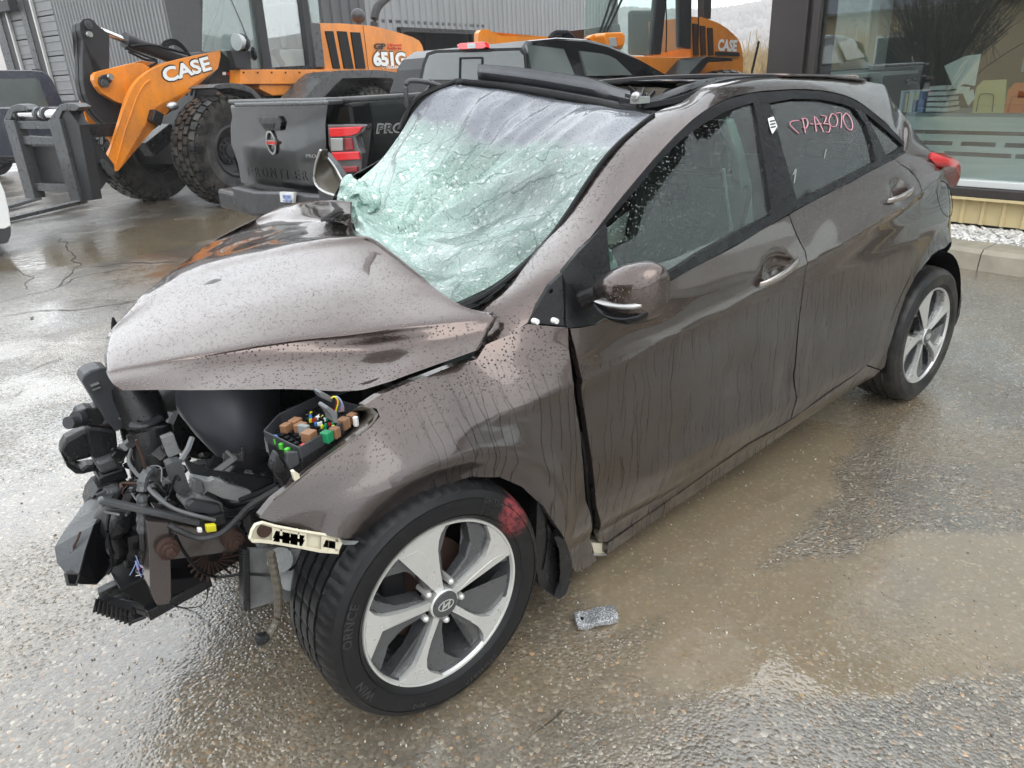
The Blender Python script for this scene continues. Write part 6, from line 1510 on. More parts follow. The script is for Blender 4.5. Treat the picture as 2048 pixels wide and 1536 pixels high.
ep('crumpled_bracket', [(206, 985), (240, 972), (250, 985), (232, 1000), (214, 1000)], -.16, .04, MT['mach_grey_wet'], .012)
ep('bolt_plate', [(183, 1033), (201, 1034), (201, 1041), (183, 1040)], -.16, .03, MT['steel'], .002)
et('air_duct', [(262, 770, -.10), (276, 800, -.12), (290, 835, -.14), (305, 885, -.16), (318, 935, -.16), (322, 985, -.14)], .056, MT['plastic'], 18)
bm = BM(); p = aty(276, 838, -.14); q = aty(318, 822, -.14); 
tube(bm, [aty(262, 850, -.2), aty(290, 852, -.22), aty(322, 836, -.2)], .010, 8); obj('duct_clamp', bm, MT['plastic_grey'], car, smooth=True)
et('air_duct', [(250, 800, -.05), (262, 850, -.05), (275, 905, -.05), (285, 950, -.05)], .03, MT['plastic'], 12)
bm = BM(); bmesh.ops.create_icosphere(bm, subdivisions=3, radius=.05, matrix=Matrix.Translation(aty(352, 790, -.05)) @ Matrix.Diagonal((1.4, 1, .8, 1)))
for v in bm.verts: v.co += v.normal * .012 * noise.noise(v.co * 25)
obj('crushed_foil', bm, MT['dusty'], car, smooth=True)
# big curved air-box cover
def yy3(L): return [aty(*c) for c in L]
cr = coons(yy3([(381, 765, -.30), (420, 765, -.35), (470, 765, -.38), (520, 765, -.36), (560, 765, -.30)]), yy3([(423, 902, -.30), (445, 922, -.33), (480, 936, -.36), (516, 940, -.36), (545, 930, -.33)]), yy3([(381, 765, -.30), (381, 841, -.30), (401, 874, -.30), (423, 902, -.30)]), yy3([(560, 765, -.30), (558, 850, -.32), (545, 930, -.33)]), 24, 20)
for j, r in enumerate(cr):
    for i, p in enumerate(r): p.y -= .05 * sin(pi * i / 23) * sin(pi * j / 19)
cr = [[p + V((0, .12, 0)) for p in cr[0]]] + cr + [[p + V((0, .12, 0)) for p in cr[-1]]]; cr = [[r[0] + V((0, .12, 0))] + r + [r[-1] + V((0, .12, 0))] for r in cr]
bm = BM(); grid(bm, cr); obj('airbox_cover', bm, MT['cover'], car, smooth=True, angle=55)
# fuse box: tray, relays, fuses, loom
fz_ = .79
fb = bpy.data.objects.new('fuse_box', None); COL.objects.link(fb); fb.parent = car; fb.location = atz(620, 860, fz_) - BASE
Q = [atz(u, v, fz_) for u, v in ((530, 872), (600, 906), (690, 852), (722, 822), (640, 800), (560, 838))]
bm = BM(); prism(bm, [p - V((0, 0, .012)) for p in Q], (0, 0, -.14)); obj('fuse_box_body', bm, MT['plastic'], fb, bevel=.004)
bm = BM()
for i in range(len(Q)): bar(bm, Q[i], Q[(i + 1) % len(Q)], .004, .028)
obj('fuse_box_rim', bm, MT['plastic_grey'], fb, bevel=.002)
ep('fuse_box_latch', [(575, 905), (598, 904), (600, 928), (580, 940), (572, 925)], Q[1].y - .004, .012, MT['plastic_grey'], .003, fb)
ep('fuse_box_latch', [(531, 876), (541, 882), (546, 915), (536, 905)], Q[0].y - .004, .012, MT['dusty'], .003, fb)
ax = (Q[3] - Q[1]).normalized(); ang = math.atan2(ax.y, ax.x); RZ = Matrix.Rotation(ang, 3, 'Z')
def relay(name, u, v, s, h, mat): bm = BM(); p = atz(u, v, fz_ + h * .5); p.z = fz_ + h * .5 - .006; box(bm, p, (s[0], s[1], h + .004), RZ); obj(name, bm, mat, fb, bevel=.0018)
for u, v, a, b, h, m in ((571, 851, .022, .018, .016, 'tan_relay'), (590, 842, .026, .022, .018, 'tan_relay'), (601, 851, .024, .022, .018, 'tan_relay'), (608, 857, .012, .026, .026, 'liner'), (618, 869, .026, .026, .024, 'tan_relay'), (653, 868, .020, .022, .020, 'green_part'), (669, 860, .018, .020, .020, 'tan_relay'), (687, 842, .022, .022, .022, 'tan_relay'), (704, 832, .020, .020, .02, 'tan_relay')):
    relay('relay', u, v, (a, b), h, MT[m])
for u, v, m in ((553, 877, 'green_fuse'), (563, 887, 'green_fuse'), (574, 897, 'green_fuse'), (606, 889, 'red_part'), (549, 872, 'blue_part')): relay('fuse', u, v, (.012, .010), .010, MT[m])
bm_ = {}
for i in range(46):
    u = random.uniform(612, 672); v = 826 + (u - 612) * .45 + random.uniform(-8, 14) ; mname = random.choice(['yellow', 'red_part', 'blue_part', 'tan_relay', 'green_part', 'white', 'plastic', 'plastic'])
    if v > 858: continue
    bm_.setdefault(mname, BM()); box(bm_[mname], atz(u, v, fz_ + .002), (.006, .004, .008), RZ)
for k, b in bm_.items(): obj('mini_fuse', b, MT[k], fb)
bm = BM()
for i in range(10):
    for j in range(6):
        p = Q[0].lerp(Q[3], (i + .5) / 10).lerp(Q[1].lerp(Q[2], (i + .5) / 10), (j + .5) / 6) if True else None
        box(bm, p + V((0, 0, -.008)), (.012, .010, .012), RZ)
obj('fuse_sockets', bm, MT['rubber'], fb)
relay('fuse_label', 638, 830, (.016, .012), .006, MT['white']); relay('white_plug', 711, 838, (.01, .01), .02, MT['white'])
ep('loom_connector', [(651, 818), (656, 812), (676, 826), (676, 848), (668, 846), (664, 834)], Q[3].y - .10, .04, MT['grey_wire'], .003, fb)
ep('loom_connector', [(636, 784), (643, 783), (668, 797), (664, 806), (643, 796)], Q[3].y - .04, .03, MT['grey_wire'], .003, fb)
wc_ = ['red_part', 'orange_box', 'yellow', 'green_part', 'grey_wire', 'grey_wire', 'blue_box', 'white', 'grey_wire', 'pink', 'rubber', 'orange_box', 'blue_box', 'grey_wire']
for i, c in enumerate(wc_):
    t = i / (len(wc_) - 1); y = Q[3].y - .06 + .02 * sin(i * 2)
    et('wire', [(662 + 4 * t, 797 - 3 * t, y), (668 + 8 * t, 793 + 1 * t, y - .01), (676 + 12 * t - 5 * abs(t - .5), 803 + 5 * t, y - .01), (668 + 20 * t, 824 - 2 * t, y)], .0017, MT[c], 5)
ep('fuse_box_bracket', [(548, 925), (556, 905), (572, 925), (575, 985), (560, 960), (545, 940)], Q[1].y + .01, .03, MT['plastic'], .005)
ep('torn_clip', [(584, 944), (590, 942), (592, 953), (598, 948), (600, 956), (590, 962)], -.86, .01, MT['cream'], 0)
# covers, trays, rails
ep('cover_bracket', [(334, 930), (345, 925), (362, 922), (366, 935), (381, 982), (372, 990), (357, 991), (348, 975)], -.52, .03, MT['mach_grey_wet'], .006)
et('cover_strut', [(362, 921, -.52), (376, 898, -.50), (384, 876, -.48)], .007, MT['grey_wire'], 6, 0)
bm = BM(); A = [aty(u, v, y) for u, v, y in ((366, 915, -.50), (425, 938, -.50), (545, 952, -.42), (548, 960, -.55), (505, 984, -.58), (415, 966, -.56), (385, 955, -.54))]; prism(bm, A, (0, 0, -.012)); obj('fuse_box_lid', bm, MT['plastic'], car, bevel=.004)
ep('fuse_box_lid_edge', [(385, 952), (418, 962), (428, 957), (445, 962), (460, 972), (504, 984), (500, 994), (476, 1003), (445, 997), (415, 983), (408, 990), (388, 982), (382, 968)], -.585, .02, MT['dusty'], .006)
ep('lid_latch', [(386, 958), (408, 964), (412, 985), (402, 990), (384, 982)], -.60, .02, MT['mach_grey_wet'], .005)
bm = BM()
for r in range(7):
    for c in range(8):
        p = A[1].lerp(A[2], .15 + .1 * c).lerp(A[5].lerp(A[4], .15 + .1 * c), .12 + .12 * r) + V((0, 0, .0015)); box(bm, p, (.012, .0035, .001), RZ) if random.random() < .75 else None
obj('lid_diagram', bm, MT['liner'], car)
ep('control_unit', [(395, 989), (412, 992), (447, 1006), (449, 1030), (440, 1034), (372, 1021), (372, 1008), (392, 1005)], -.55, .08, MT['dusty'], .006)
ep('control_unit', [(386, 1000), (440, 1010), (444, 1020), (440, 1033), (376, 1022), (374, 1010)], -.565, .02, MT['plastic_grey'], .006)
ep('grille_strip', [(199, 1001), (208, 998), (404, 1042), (402, 1050), (396, 1053), (197, 1009)], -.57, .02, MT['mach_grey_wet'], .004)
ep('yellow_tag', [(413, 1052), (433, 1050), (434, 1063), (414, 1066)], -.60, .014, MT['yellow'], .002)
ep('white_tag', [(396, 1057), (405, 1057), (405, 1066), (396, 1066)], -.60, .01, MT['white'], .002)
ep('black_connector', [(400, 1040), (450, 1028), (455, 1045), (436, 1050), (405, 1052)], -.58, .05, MT['plastic'], .006)
ep('chassis_rail', [(330, 1045), (400, 1056), (445, 1072), (500, 1080), (520, 1100), (488, 1101), (440, 1107), (344, 1120)], -.56, .12, MT['paint'], .008)
ep('rail_end', [(294, 1043), (338, 1046), (342, 1120), (343, 1196), (338, 1208), (314, 1211), (300, 1176), (298, 1100)], -.585, .05, MT['paint'], .006)
for u, v, y in ((338, 1100, -.60), (468, 1083, -.58)):
    bm = BM(); p = aty(u, v, y); cyl(bm, p + V((0, .03, 0)), p - V((0, .012, 0)), .017, seg=12); cyl(bm, p, p - V((0, .022, 0)), .010, seg=6); cyl(bm, p + V((0, .03, 0)), p - V((0, .003, 0)), .024, seg=16)
    obj('mount_bolt', bm, MT['rust'], car, smooth=False)
bm = BM(); n_ = BM(); n_.free()
nearp = [(109, 1094), (118, 1076), (128, 1062), (187, 1050), (212, 1090), (206, 1146), (194, 1172), (152, 1171), (135, 1169), (114, 1126)]
farp = [(172, 990), (182, 978), (197, 968), (240, 970), (262, 1000), (258, 1040), (248, 1052), (215, 1052), (200, 1046), (178, 1018)]
prism(bm, [aty(u, v, y) for u, v, y in ((196, 969, -.06), (238, 974, -.10), (212, 1010, -.22), (187, 1050, -.34), (170, 1100, -.37), (158, 1147, -.38), (131, 1147, -.36), (114, 1126, -.33), (109, 1094, -.30), (128, 1062, -.26), (165, 1012, -.15))], (.012, .02, 0)); obj('bumper_beam', bm, MT['mach_grey_wet'], car, bevel=.004)
bm = BM(); prism(bm, [aty(u, v, y) for u, v, y in ((187, 1051, -.345), (212, 1010, -.22), (238, 975, -.10), (262, 1000, -.12), (256, 1045, -.20), (232, 1080, -.28), (212, 1146, -.34), (194, 1172, -.36), (152, 1171, -.375), (158, 1148, -.38), (170, 1100, -.37))], (.05, .05, 0)); obj('beam_side', bm, MT['rubber'], car, bevel=.006)  # beam side turned from the sky: its shade is put into the colour
bm = BM(); prism(bm, [aty(u, v, -.365) for u, v in ((131, 1146), (158, 1147), (153, 1170), (136, 1169))], (.03, .05, 0)); obj('beam_end', bm, MT['rubber'], car)
bm = BM(); tube(bm, [aty(u, v, -.372) for u, v in ((131, 1146), (158, 1147), (153, 1170), (136, 1169), (131, 1146))], .004, 5, 0); obj('beam_rim', bm, MT['mach_grey_wet'], car)
et('beam_crack', [(161, 1064, -.345), (155, 1080, -.345), (148, 1095, -.345), (150, 1120, -.345), (152, 1146, -.345)], .003, MT['rust'], 5)
bm = BM(); ball(bm, aty(226, 1043, -.30), .045, 14); obj('horn', bm, MT['plastic'], car, smooth=True); bm = BM(); ball(bm, aty(222, 1085, -.28), .05, 14, (.8, 1, 1.3)); obj('horn', bm, MT['plastic'], car, smooth=True)
bm = BM()
for i in range(7):
    u, v = random.uniform(215, 300), random.uniform(1010, 1150); y = random.uniform(-.35, -.15); p = aty(u, v, y); q = p + V((random.uniform(-.05, .1), random.uniform(-.02, .1), random.uniform(-.09, .05))); bar(bm, p, q, random.uniform(.015, .04), random.uniform(.01, .03))
obj('broken_bracket', bm, MT['plastic'], car, bevel=.003)
# lower radiator support tray
bm = BM(); T1 = [atz(u, v, .27) for u, v in ((198, 1196), (240, 1174), (302, 1143), (360, 1150), (424, 1150), (416, 1172), (340, 1214), (295, 1236), (240, 1216))]; prism(bm, T1, (0, 0, .02)); 
T2 = [atz(u, v, .23) for u, v in ((187, 1224), (226, 1238), (262, 1250), (295, 1237), (262, 1222), (205, 1205))]; prism(bm, T2, (0, 0, .012)); obj('lower_tray', bm, MT['plastic'], car, bevel=.004)
bm = BM(); w0 = [aty(u, v, y) for u, v, y in ((196, 1196, -.40), (262, 1222, -.52), (262, 1248, -.52), (190, 1222, -.40))]; prism(bm, w0, (.01, .02, 0))
for k in range(9): t = k / 8; p = w0[0].lerp(w0[1], t); bar(bm, p - V((.003, .003, 0)), w0[3].lerp(w0[2], t) - V((.003, .003, 0)), .004, .006)
obj('tray_wall', bm, MT['plastic'], car)
bm = BM()
for k in range(5): a = atz(225 + k * 16, 1210 - k * 8, .30); b = atz(270 + k * 20, 1222 - k * 9, .30); bar(bm, a, b, .008, .02)
bar(bm, atz(200, 1190, .31), atz(302, 1140, .33), .03, .03); bar(bm, atz(295, 1230, .28), atz(420, 1160, .29), .02, .03); obj('tray_rib', bm, MT['plastic'], car, bevel=.002)
ep('tray_block', [(238, 1180), (300, 1148), (330, 1160), (414, 1152), (410, 1168), (300, 1222)], -.36, .25, MT['rubber'], .01)
ep('lower_mass', [(300, 1050), (480, 1100), (500, 1120), (420, 1165), (330, 1200), (250, 1120), (262, 1060)], -.30, .35, MT['rubber'], .03)
bm = BM(); c = aty(430, 1110, -.40)
for k in range(22):
    a = 2 * pi * k / 22; bar(bm, c + V((cos(a) * .02, 0, sin(a) * .02)), c + V((cos(a + .5) * .07, -.01, sin(a + .5) * .07)), .007, .003)
obj('fan_blade', bm, MT['rust'], car)
# small broken pieces, brackets and loose wires all through the torn front
rs = random.Random(11)
for i in range(64):
    u = rs.uniform(205, 520); v = rs.uniform(880, 1140)
    if v > 1010 + (u - 200) * .42: continue
    y = rs.uniform(-.50, -.30) if u > 300 else rs.uniform(-.22, -.08)
    p = aty(u, v, y); bm = BM(); L = rs.uniform(.02, .07); w = rs.uniform(.006, .022)
    M = Matrix.Rotation(rs.uniform(-1, 1), 3, 'X') @ Matrix.Rotation(rs.uniform(-1.5, 1.5), 3, 'Y')
    box(bm, p, (L, w, rs.uniform(.006, .03)), M)
    if i % 3 == 0: box(bm, p + M @ V((L * .4, 0, .012)), (.008, w * 1.1, .03), M)
    if i % 4 == 0: cyl(bm, p, p + M @ V((0, -.02, 0)), .008, seg=10)
    obj('broken_piece', bm, MT[rs.choice(['plastic', 'plastic', 'plastic_grey', 'mach_grey_wet', 'dusty', 'rubber'])], car, bevel=.0015)
for i in range(26):
    u = rs.uniform(240, 460); v = rs.uniform(950, 1090); y = rs.uniform(-.55, -.35); q = [(u + rs.gauss(0, 10) * k, v + rs.gauss(0, 10) * k, y + rs.gauss(0, .02)) for k in range(4)]
    et('loose_wire', q, rs.choice([.0015, .0022, .0035]), MT[rs.choice(['rubber', 'rubber', 'mach_grey_wet', 'grey_wire', 'mach_grey', 'rust'])], 5)
# loom ends, hoses, wires
et('corrugated_hose', [(316, 955, -.50), (300, 942, -.52), (287, 958, -.54), (284, 990, -.55), (284, 1030, -.55), (285, 1064, -.55)], .012, MT['mach_grey_wet'], 10, 4, .006)
et('corrugated_hose', [(285, 1064, -.55), (287, 1095, -.55), (285, 1125, -.53)], .008, MT['plastic'], 8)
et('cable', [(294, 974, -.55), (315, 995, -.56), (350, 1018, -.57), (400, 1033, -.58), (430, 1040, -.58)], .0045, MT['grey_wire'], 6)
et('cable', [(338, 1049, -.6), (360, 1062, -.61), (400, 1076, -.62), (443, 1066, -.64), (478, 1034, -.66), (505, 1008, -.68), (560, 975, -.72)], .007, MT['mach_grey'], 6)
et('cable', [(262, 900, -.2), (258, 925, -.25), (280, 955, -.3), (300, 975, -.35), (330, 1005, -.4)], .005, MT['grey_wire'], 6)
et('cable', [(218, 1030, -.38), (214, 1060, -.4), (222, 1100, -.4), (224, 1130, -.38), (214, 1148, -.38)], .005, MT['rubber'], 6)
et('cable', [(350, 1070, -.6), (372, 1110, -.6), (400, 1142, -.58), (434, 1154, -.56), (490, 1148, -.6), (540, 1150, -.62), (575, 1142, -.65), (592, 1130, -.66)], .0035, MT['rubber'], 5)
et('cable', [(480, 1000, -.62), (520, 985, -.66), (555, 968, -.7)], .006, MT['rubber'], 6)
for k in range(9):
    et('loom_strand', [(372 + k * 3, 918 + k * 5, -.45), (440 + 6 * sin(k), 1000 + k * 5, -.48), (500, 1002 + k * 3, -.6), (570, 966 + k * 2.5, -.72)], .0035, MT['rubber'] if k % 3 else MT['mach_grey'], 5)
for k in range(12):
    a = random.uniform(270, 300); b = random.uniform(1135, 1160)
    et('wire', [(a, b - 25, -.42), (a + random.uniform(-8, 8), b - 8, -.43), (a + random.uniform(-16, 20), b + random.uniform(-4, 8), -.44)], .0012, MT[random.choice(['blue_box', 'white', 'red_part', 'grey_wire', 'grey_wire'])], 4)
et('wire', [(342, 1208, -.55), (370, 1216, -.5), (400, 1212, -.5), (415, 1195, -.5), (414, 1170, -.5)], .0015, MT['rubber'], 4)
et('wire', [(345, 1212, -.56), (385, 1222, -.56), (410, 1240, -.6), (437, 1262, -.62), (430, 1274, -.62)], .0015, MT['mach_grey_wet'], 4)
et('taped_hose', [(541, 1104, -.80), (545, 1125, -.80), (550, 1150, -.80), (556, 1185, -.80), (556, 1232, -.79), (545, 1258, -.79), (536, 1274, -.79)], .010, MT['olive'], 10, 4, .007)
ep('hose_plug', [(538, 1270), (545, 1276), (530, 1292), (516, 1294), (512, 1288), (518, 1275)], -.80, .02, MT['plastic'], .004)
ep('splash_guard', [(486, 1098), (604, 1098), (604, 1200), (588, 1206), (560, 1200), (500, 1218), (488, 1216)], -.60, .01, MT['dusty'], .0)
ep('splash_guard', [(486, 1100), (500, 1100), (502, 1222), (488, 1222)], -.63, .03, MT['plastic'], .003)
bm = BM(); cyl(bm, aty(590, 1140, -.66), aty(590, 1140, -.54), .05, seg=20); cyl(bm, aty(560, 1120, -.66), aty(560, 1120, -.6), .03); obj('lower_joint', bm, MT['dusty'], car, smooth=True)
# cream bumper bracket under the fender tip
bkt = bpy.data.objects.new('bumper_bracket', None); COL.objects.link(bkt); bkt.parent = car; yb_ = -.86; bkt.location = aty(590, 1075, yb_) - BASE
out_ = [(500, 1075), (504, 1060), (511, 1049), (524, 1045), (548, 1052), (600, 1062), (640, 1068), (677, 1075), (682, 1087), (676, 1105), (640, 1102), (600, 1094), (548, 1085), (520, 1082), (506, 1082)]
ep('bracket_plate', out_, yb_ + .008, .004, MT['cream'], 0, bkt)
bm = BM(); tube(bm, [aty(u, v, yb_) for u, v in out_ + [out_[0]]], .004, 5, 0)
for u in (552, 572, 588, 606, 650, 664): bar(bm, aty(u, 1052 + (u - 548) * .17, yb_), aty(u - 1, 1086 + (u - 548) * .15, yb_), .003, .016)
bar(bm, aty(548, 1068, yb_), aty(606, 1078, yb_), .003, .016); bar(bm, aty(648, 1086, yb_), aty(680, 1092, yb_), .003, .016); bar(bm, aty(548, 1076, yb_), aty(606, 1086, yb_), .003, .016)
obj('bracket_rib', bm, MT['cream'], bkt)
bm = BM(); p = aty(530, 1063, yb_ - .001); cyl(bm, p, p + V((0, .007, 0)), .014, seg=18); obj('bracket_hole', bm, MT['rust'], bkt)
ep('bracket_tongue', [(640, 1072), (700, 1082), (742, 1084), (735, 1088), (690, 1090), (670, 1084)], yb_ + .01, .004, MT['liner'], 0)

# ---------------- wheels
MT['tyre_letter'] = simple('raised_tyre_letters', (.022, .022, .022), .35)
WF = V((-.054, -.885, .316)); WRr = V((2.65, -.862, .316))
PINK = ((aty(1020, 1030, -.885) - BASE).x, (aty(1020, 1030, -.885)).z)
MT['tyre_pink'] = tyre_pink()
def wheel(c, steer, a0, rimr, tyremat, detail=True, out=-1, parent=car, letters=True):
    T = Tm(c, steer, 0, out); s = rimr / .224
    wh = bpy.data.objects.new('wheel', None); COL.objects.link(wh); wh.parent = parent; wh.location = V(c) - BASE
    prof = [(.222 * s, -.012), (.2245 * s, .0), (.231, .005), (.236, .0085), (.2365, .0065), (.240, .0090), (.2405, .0110), (.245, .0115), (.262, .0145), (.280, .0125), (.2805, .0105), (.284, .0100), (.2845, .0120), (.294, .006), (.300, .003), (.306, -.006), (.3105, -.018), (.3125, -.030), (.3135, -.046)]
    for g in (-.05, -.086, -.122, -.158): prof += [(.3150, g), (.3075, g - .001), (.3075, g - .009), (.3150, g - .010)]
    prof += [(.3135, -.180), (.311, -.195), (.303, -.212), (.285, -.224), (.25, -.222), (.222, -.2)]
    sip = lambda k, i: (-.0035 if (k % 4 == 0 and 15 <= i <= 18) else (-.0025 if (k % 6 == 0 and 18 < i < 35) else 0))
    bm = BM(); lathe(bm, T, prof, 240 if detail else 120, sip)
    bmesh.ops.recalc_face_normals(bm, faces=bm.faces[:])
    me = obj('tyre', bm, tyremat, wh, smooth=True, angle=28, loc=BASE)   # object space = car space
    # rim barrel + lip
    bm = BM(); lathe(bm, T, [(.2245 * s, -.002), (.2225 * s, .003), (.217 * s, .002), (.2135 * s, -.006)], 96); obj('rim_lip', bm, MT['alu'], wh, smooth=True)
    bm = BM(); lathe(bm, T, [(.2135 * s, -.006), (.209 * s, -.02), (.204 * s, -.06), (.200 * s, -.19)], 96); obj('rim_barrel', bm, MT['alu_dark'], wh, smooth=True)
    def poly(name, pts, h0, h1, mat, bev=.003, crown=0):
        bm = BM(); P = [T((r * s * cos(a), h0 - crown * (1 - r / .21) ** 2, r * s * sin(a))) for r, a in pts]; Q2 = [T((r * s * cos(a), h1, r * s * sin(a))) for r, a in pts]
        va = [bm.verts.new(p) for p in P]; vb = [bm.verts.new(p) for p in Q2]; n = len(va)
        f = [bm.faces.new(va), bm.faces.new(vb[::-1])]
        for i in range(n): bm.faces.new([va[(i + 1) % n], va[i], vb[i], vb[(i + 1) % n]])
        bmesh.ops.triangulate(bm, faces=f); obj(name, bm, mat, wh, bevel=bev)
    st = 2 * pi / 5
    for k in range(5):
        a = a0 + k * st; L = lambda w, r: w / r
        # machined spoke, narrow at the hub, flaring into the lip with one long shoulder
        up_ = [(.034, a + .30), (.055, a + .17), (.075, a + .115), (.10, a + .080), (.125, a + .080), (.150, a + .095), (.172, a + .14), (.188, a + .21), (.199, a + .31), (.2155, a + .44)]
        dn_ = [(.2155, a - .20), (.200, a - .14), (.182, a - .10), (.160, a - .075), (.125, a - .075), (.10, a - .085), (.075, a - .115), (.055, a - .17), (.034, a - .30)]
        mid_ = [(.2165, a + .3), (.2165, a + .1), (.2165, a - .1)]
        poly('spoke', up_ + mid_ + dn_, .001, -.030, MT['alu'], .0028, .010)
        # dark twisted blade beside each spoke
        bl = [(.045, a + .25), (.075, a + .12), (.11, a + .09), (.15, a + .11), (.185, a + .22), (.205, a + .36), (.213, a + .50), (.213, a + .74), (.196, a + .66), (.16, a + .50), (.12, a + .42), (.08, a + .48), (.05, a + .66)]
        poly('dark_blade', bl, -.012, -.045, MT['alu_dark'], .004, .006)
        b2 = [(.213, a - .20), (.213, a - .34), (.195, a - .27), (.14, a - .18), (.07, a - .28), (.05, a - .3), (.10, a - .08), (.17, a - .08)]
        poly('side_web', b2, -.014, -.06, MT['alu_dark'], .003)
        if detail:
            an = a + .36 * 1.0 + .27; p = T((.056 * cos(an), -.006, .056 * sin(an))); q = T((.056 * cos(an), -.05, .056 * sin(an)))
            bm = BM(); cyl(bm, q, p, .0095, seg=6); ball(bm, p, .0085, 10); obj('wheel_nut', bm, MT['alu'], wh)
    bm = BM(); lathe(bm, T, [(.040, -.045), (.040, .001), (.036, .004)], 40); obj('hub', bm, MT['alu'], wh, smooth=True)
    bm = BM(); lathe(bm, T, [(.0355, .0035), (.034, .0065), (.02, .008), (.0001, .0085)], 40); cap = obj('hub_cap', bm, MT['alu_dark'] if not detail else MT['mach_grey_wet'], wh, smooth=True)
    bm = BM()   # oval badge with slanted letter
    for k in range(20):
        a1, b1 = 2 * pi * k / 20, 2 * pi * (k + 1) / 20; bar(bm, T((.022 * cos(a1), .0085, .013 * sin(a1))), T((.022 * cos(b1), .0085, .013 * sin(b1))), .0022, .0022)
    bar(bm, T((-.012, .009, -.010)), T((-.005, .009, .010)), .003, .003); bar(bm, T((.005, .009, -.010)), T((.012, .009, .010)), .003, .003); bar(bm, T((-.008, .009, -.004)), T((.008, .009, .004)), .003, .003)
    obj('cap_badge', bm, MT['alu'], wh)
    bm = BM(); lathe(bm, T, [(.02, -.09), (.135, -.09), (.135, -.11), (.02, -.11)], 48); obj('brake_disc', bm, MT['rust'], wh, smooth=False)
    bm = BM(); box(bm, T((-.10, -.085, .06)), (.07, .06, .11)); box(bm, T((0, -.13, 0)), (.1, .06, .1)); obj('brake_caliper', bm, MT['rubber'], wh, bevel=.01)
    if letters:
        def wt(s_, ang, r, size, bold=.02, sp=1.1):
            bm = BM()
            textbm(bm, s_, lambda x, y, z: T(((r + y) * cos(ang - x / r), .0155 - abs(r + y - .262) * .12 + z, (r + y) * sin(ang - x / r))), size, .0010, bold * size, sp)
            obj('sidewall_letters', bm, MT['tyre_letter'], wh)
        wt('ORNCE', radians(174), .258, .030); wt('WIN', radians(212), .256, .030); wt('GHT5H', radians(62), .272, .020)
        wt('215/45R17', radians(-60), .262, .022); wt('M+S', radians(-110), .262, .020)
    return wh
pa = aty(858, 1078, WF.y) - WF; af = math.atan2(pa.z, pa.x)
wheel(WF, -.006, af - .03, .224, MT['tyre_pink'])
pr_ = aty(1858, 590, WRr.y) - WRr; ar = math.atan2(pr_.z, pr_.x)
wheel(WRr, 0, ar, .224, MT['tyre_dusty'], detail=False, letters=False)
for x in (.10, 2.65):
    simple_wheel(car, (x, .87, .316), .316, .21, 0, 1)
# arch liners and mud flaps
for cx, cz, a0_, a1_ in ((-.03, .33, -20, 95), (2.67, .34, -20, 200)):
    bm = BM(); grid(bm, [[V((cx + r * cos(a), y, cz + r * sin(a))) for a in [radians(a0_ + (a1_ - a0_) * k / 24) for k in range(25)]] for y, r in ((-.845, .355), (-.80, .36), (-.56, .36))])
    bm2 = obj('arch_liner', bm, MT['rubber'], car, smooth=True)
bm = BM(); box(bm, (2.66, -.54, .55), (.74, .02, .5)); obj('inner_arch_wall', bm, MT['rubber'], car); bm = BM(); box(bm, (.05, -.46, .55), (.5, .02, .4)); obj('inner_arch_wall', bm, MT['rubber'], car)
bm = BM(); prism(bm, [aty(u, v, -.86) for u, v in ((1109, 1074), (1120, 1072), (1131, 1080), (1144, 1120), (1145, 1150), (1133, 1188), (1119, 1199), (1108, 1194), (1122, 1150), (1120, 1100))], (.02, .03, 0))
prism(bm, [aty(u, v, -.84) for u, v in ((1075, 1000), (1109, 1074), (1120, 1120), (1118, 1160), (1110, 1196), (1078, 1170), (1070, 1120))], (.01, .04, 0)); obj('mud_flap', bm, MT['plastic'], car, bevel=.004)
bm = BM(); prism(bm, [aty(u, v, -.80) for u, v in ((1908, 582), (1923, 582), (1924, 600), (1921, 625), (1912, 650), (1905, 658), (1903, 640), (1908, 610))], (.01, .2, 0)); obj('mud_flap', bm, MT['plastic'], car, bevel=.004)
# ---------------- cabin
for y in (-.37, .37):
    st_ = bpy.data.objects.new('front_seat', None); COL.objects.link(st_); st_.parent = car; st_.location = V((1.35, y, .5)) - BASE
    bm = BM(); box(bm, (1.15, y, .52), (.50, .50, .16), Matrix.Rotation(-.12, 3, 'Y')); obj('seat', bm, MT['interior'], st_, bevel=.05)
    bm = BM(); box(bm, (1.46, y, .84), (.14, .48, .62), Matrix.Rotation(.28, 3, 'Y')); obj('backrest', bm, MT['interior'], st_, bevel=.06)
    bm = BM(); box(bm, (1.56, y, 1.20), (.10, .26, .18), Matrix.Rotation(.15, 3, 'Y')); obj('headrest', bm, MT['interior'], st_, bevel=.045)
bm = BM(); box(bm, (2.05, 0, .56), (.5, 1.25, .16)); box(bm, (2.36, 0, .86), (.16, 1.25, .5), Matrix.Rotation(.35, 3, 'Y'))
for y in (-.38, .38): box(bm, (2.48, y, 1.10), (.09, .28, .14), Matrix.Rotation(.2, 3, 'Y'))
obj('rear_seat', bm, MT['interior'], car, bevel=.045)
bm = BM(); box(bm, (.62, 0, .80), (.40, 1.35, .26), Matrix.Rotation(.15, 3, 'Y')); box(bm, (.9, 0, .5), (.6, .24, .4)); obj('dashboard', bm, MT['interior'], car, bevel=.05)
bm = BM(); c = V((.90, -.37, .88)); e1 = V((0, 1, 0)); e2 = V((-.35, 0, .94)).normalized() ; tube(bm, [c + e1 * .18 * cos(2 * pi * k / 20) + e2 * .18 * sin(2 * pi * k / 20) for k in range(21)], .014, 8, 0)
bar(bm, c - e1 * .16, c + e1 * .16, .03, .05); cyl(bm, c, c + V((-.2, 0, -.05)), .04); obj('steering_wheel', bm, MT['rubber'], car, smooth=True)
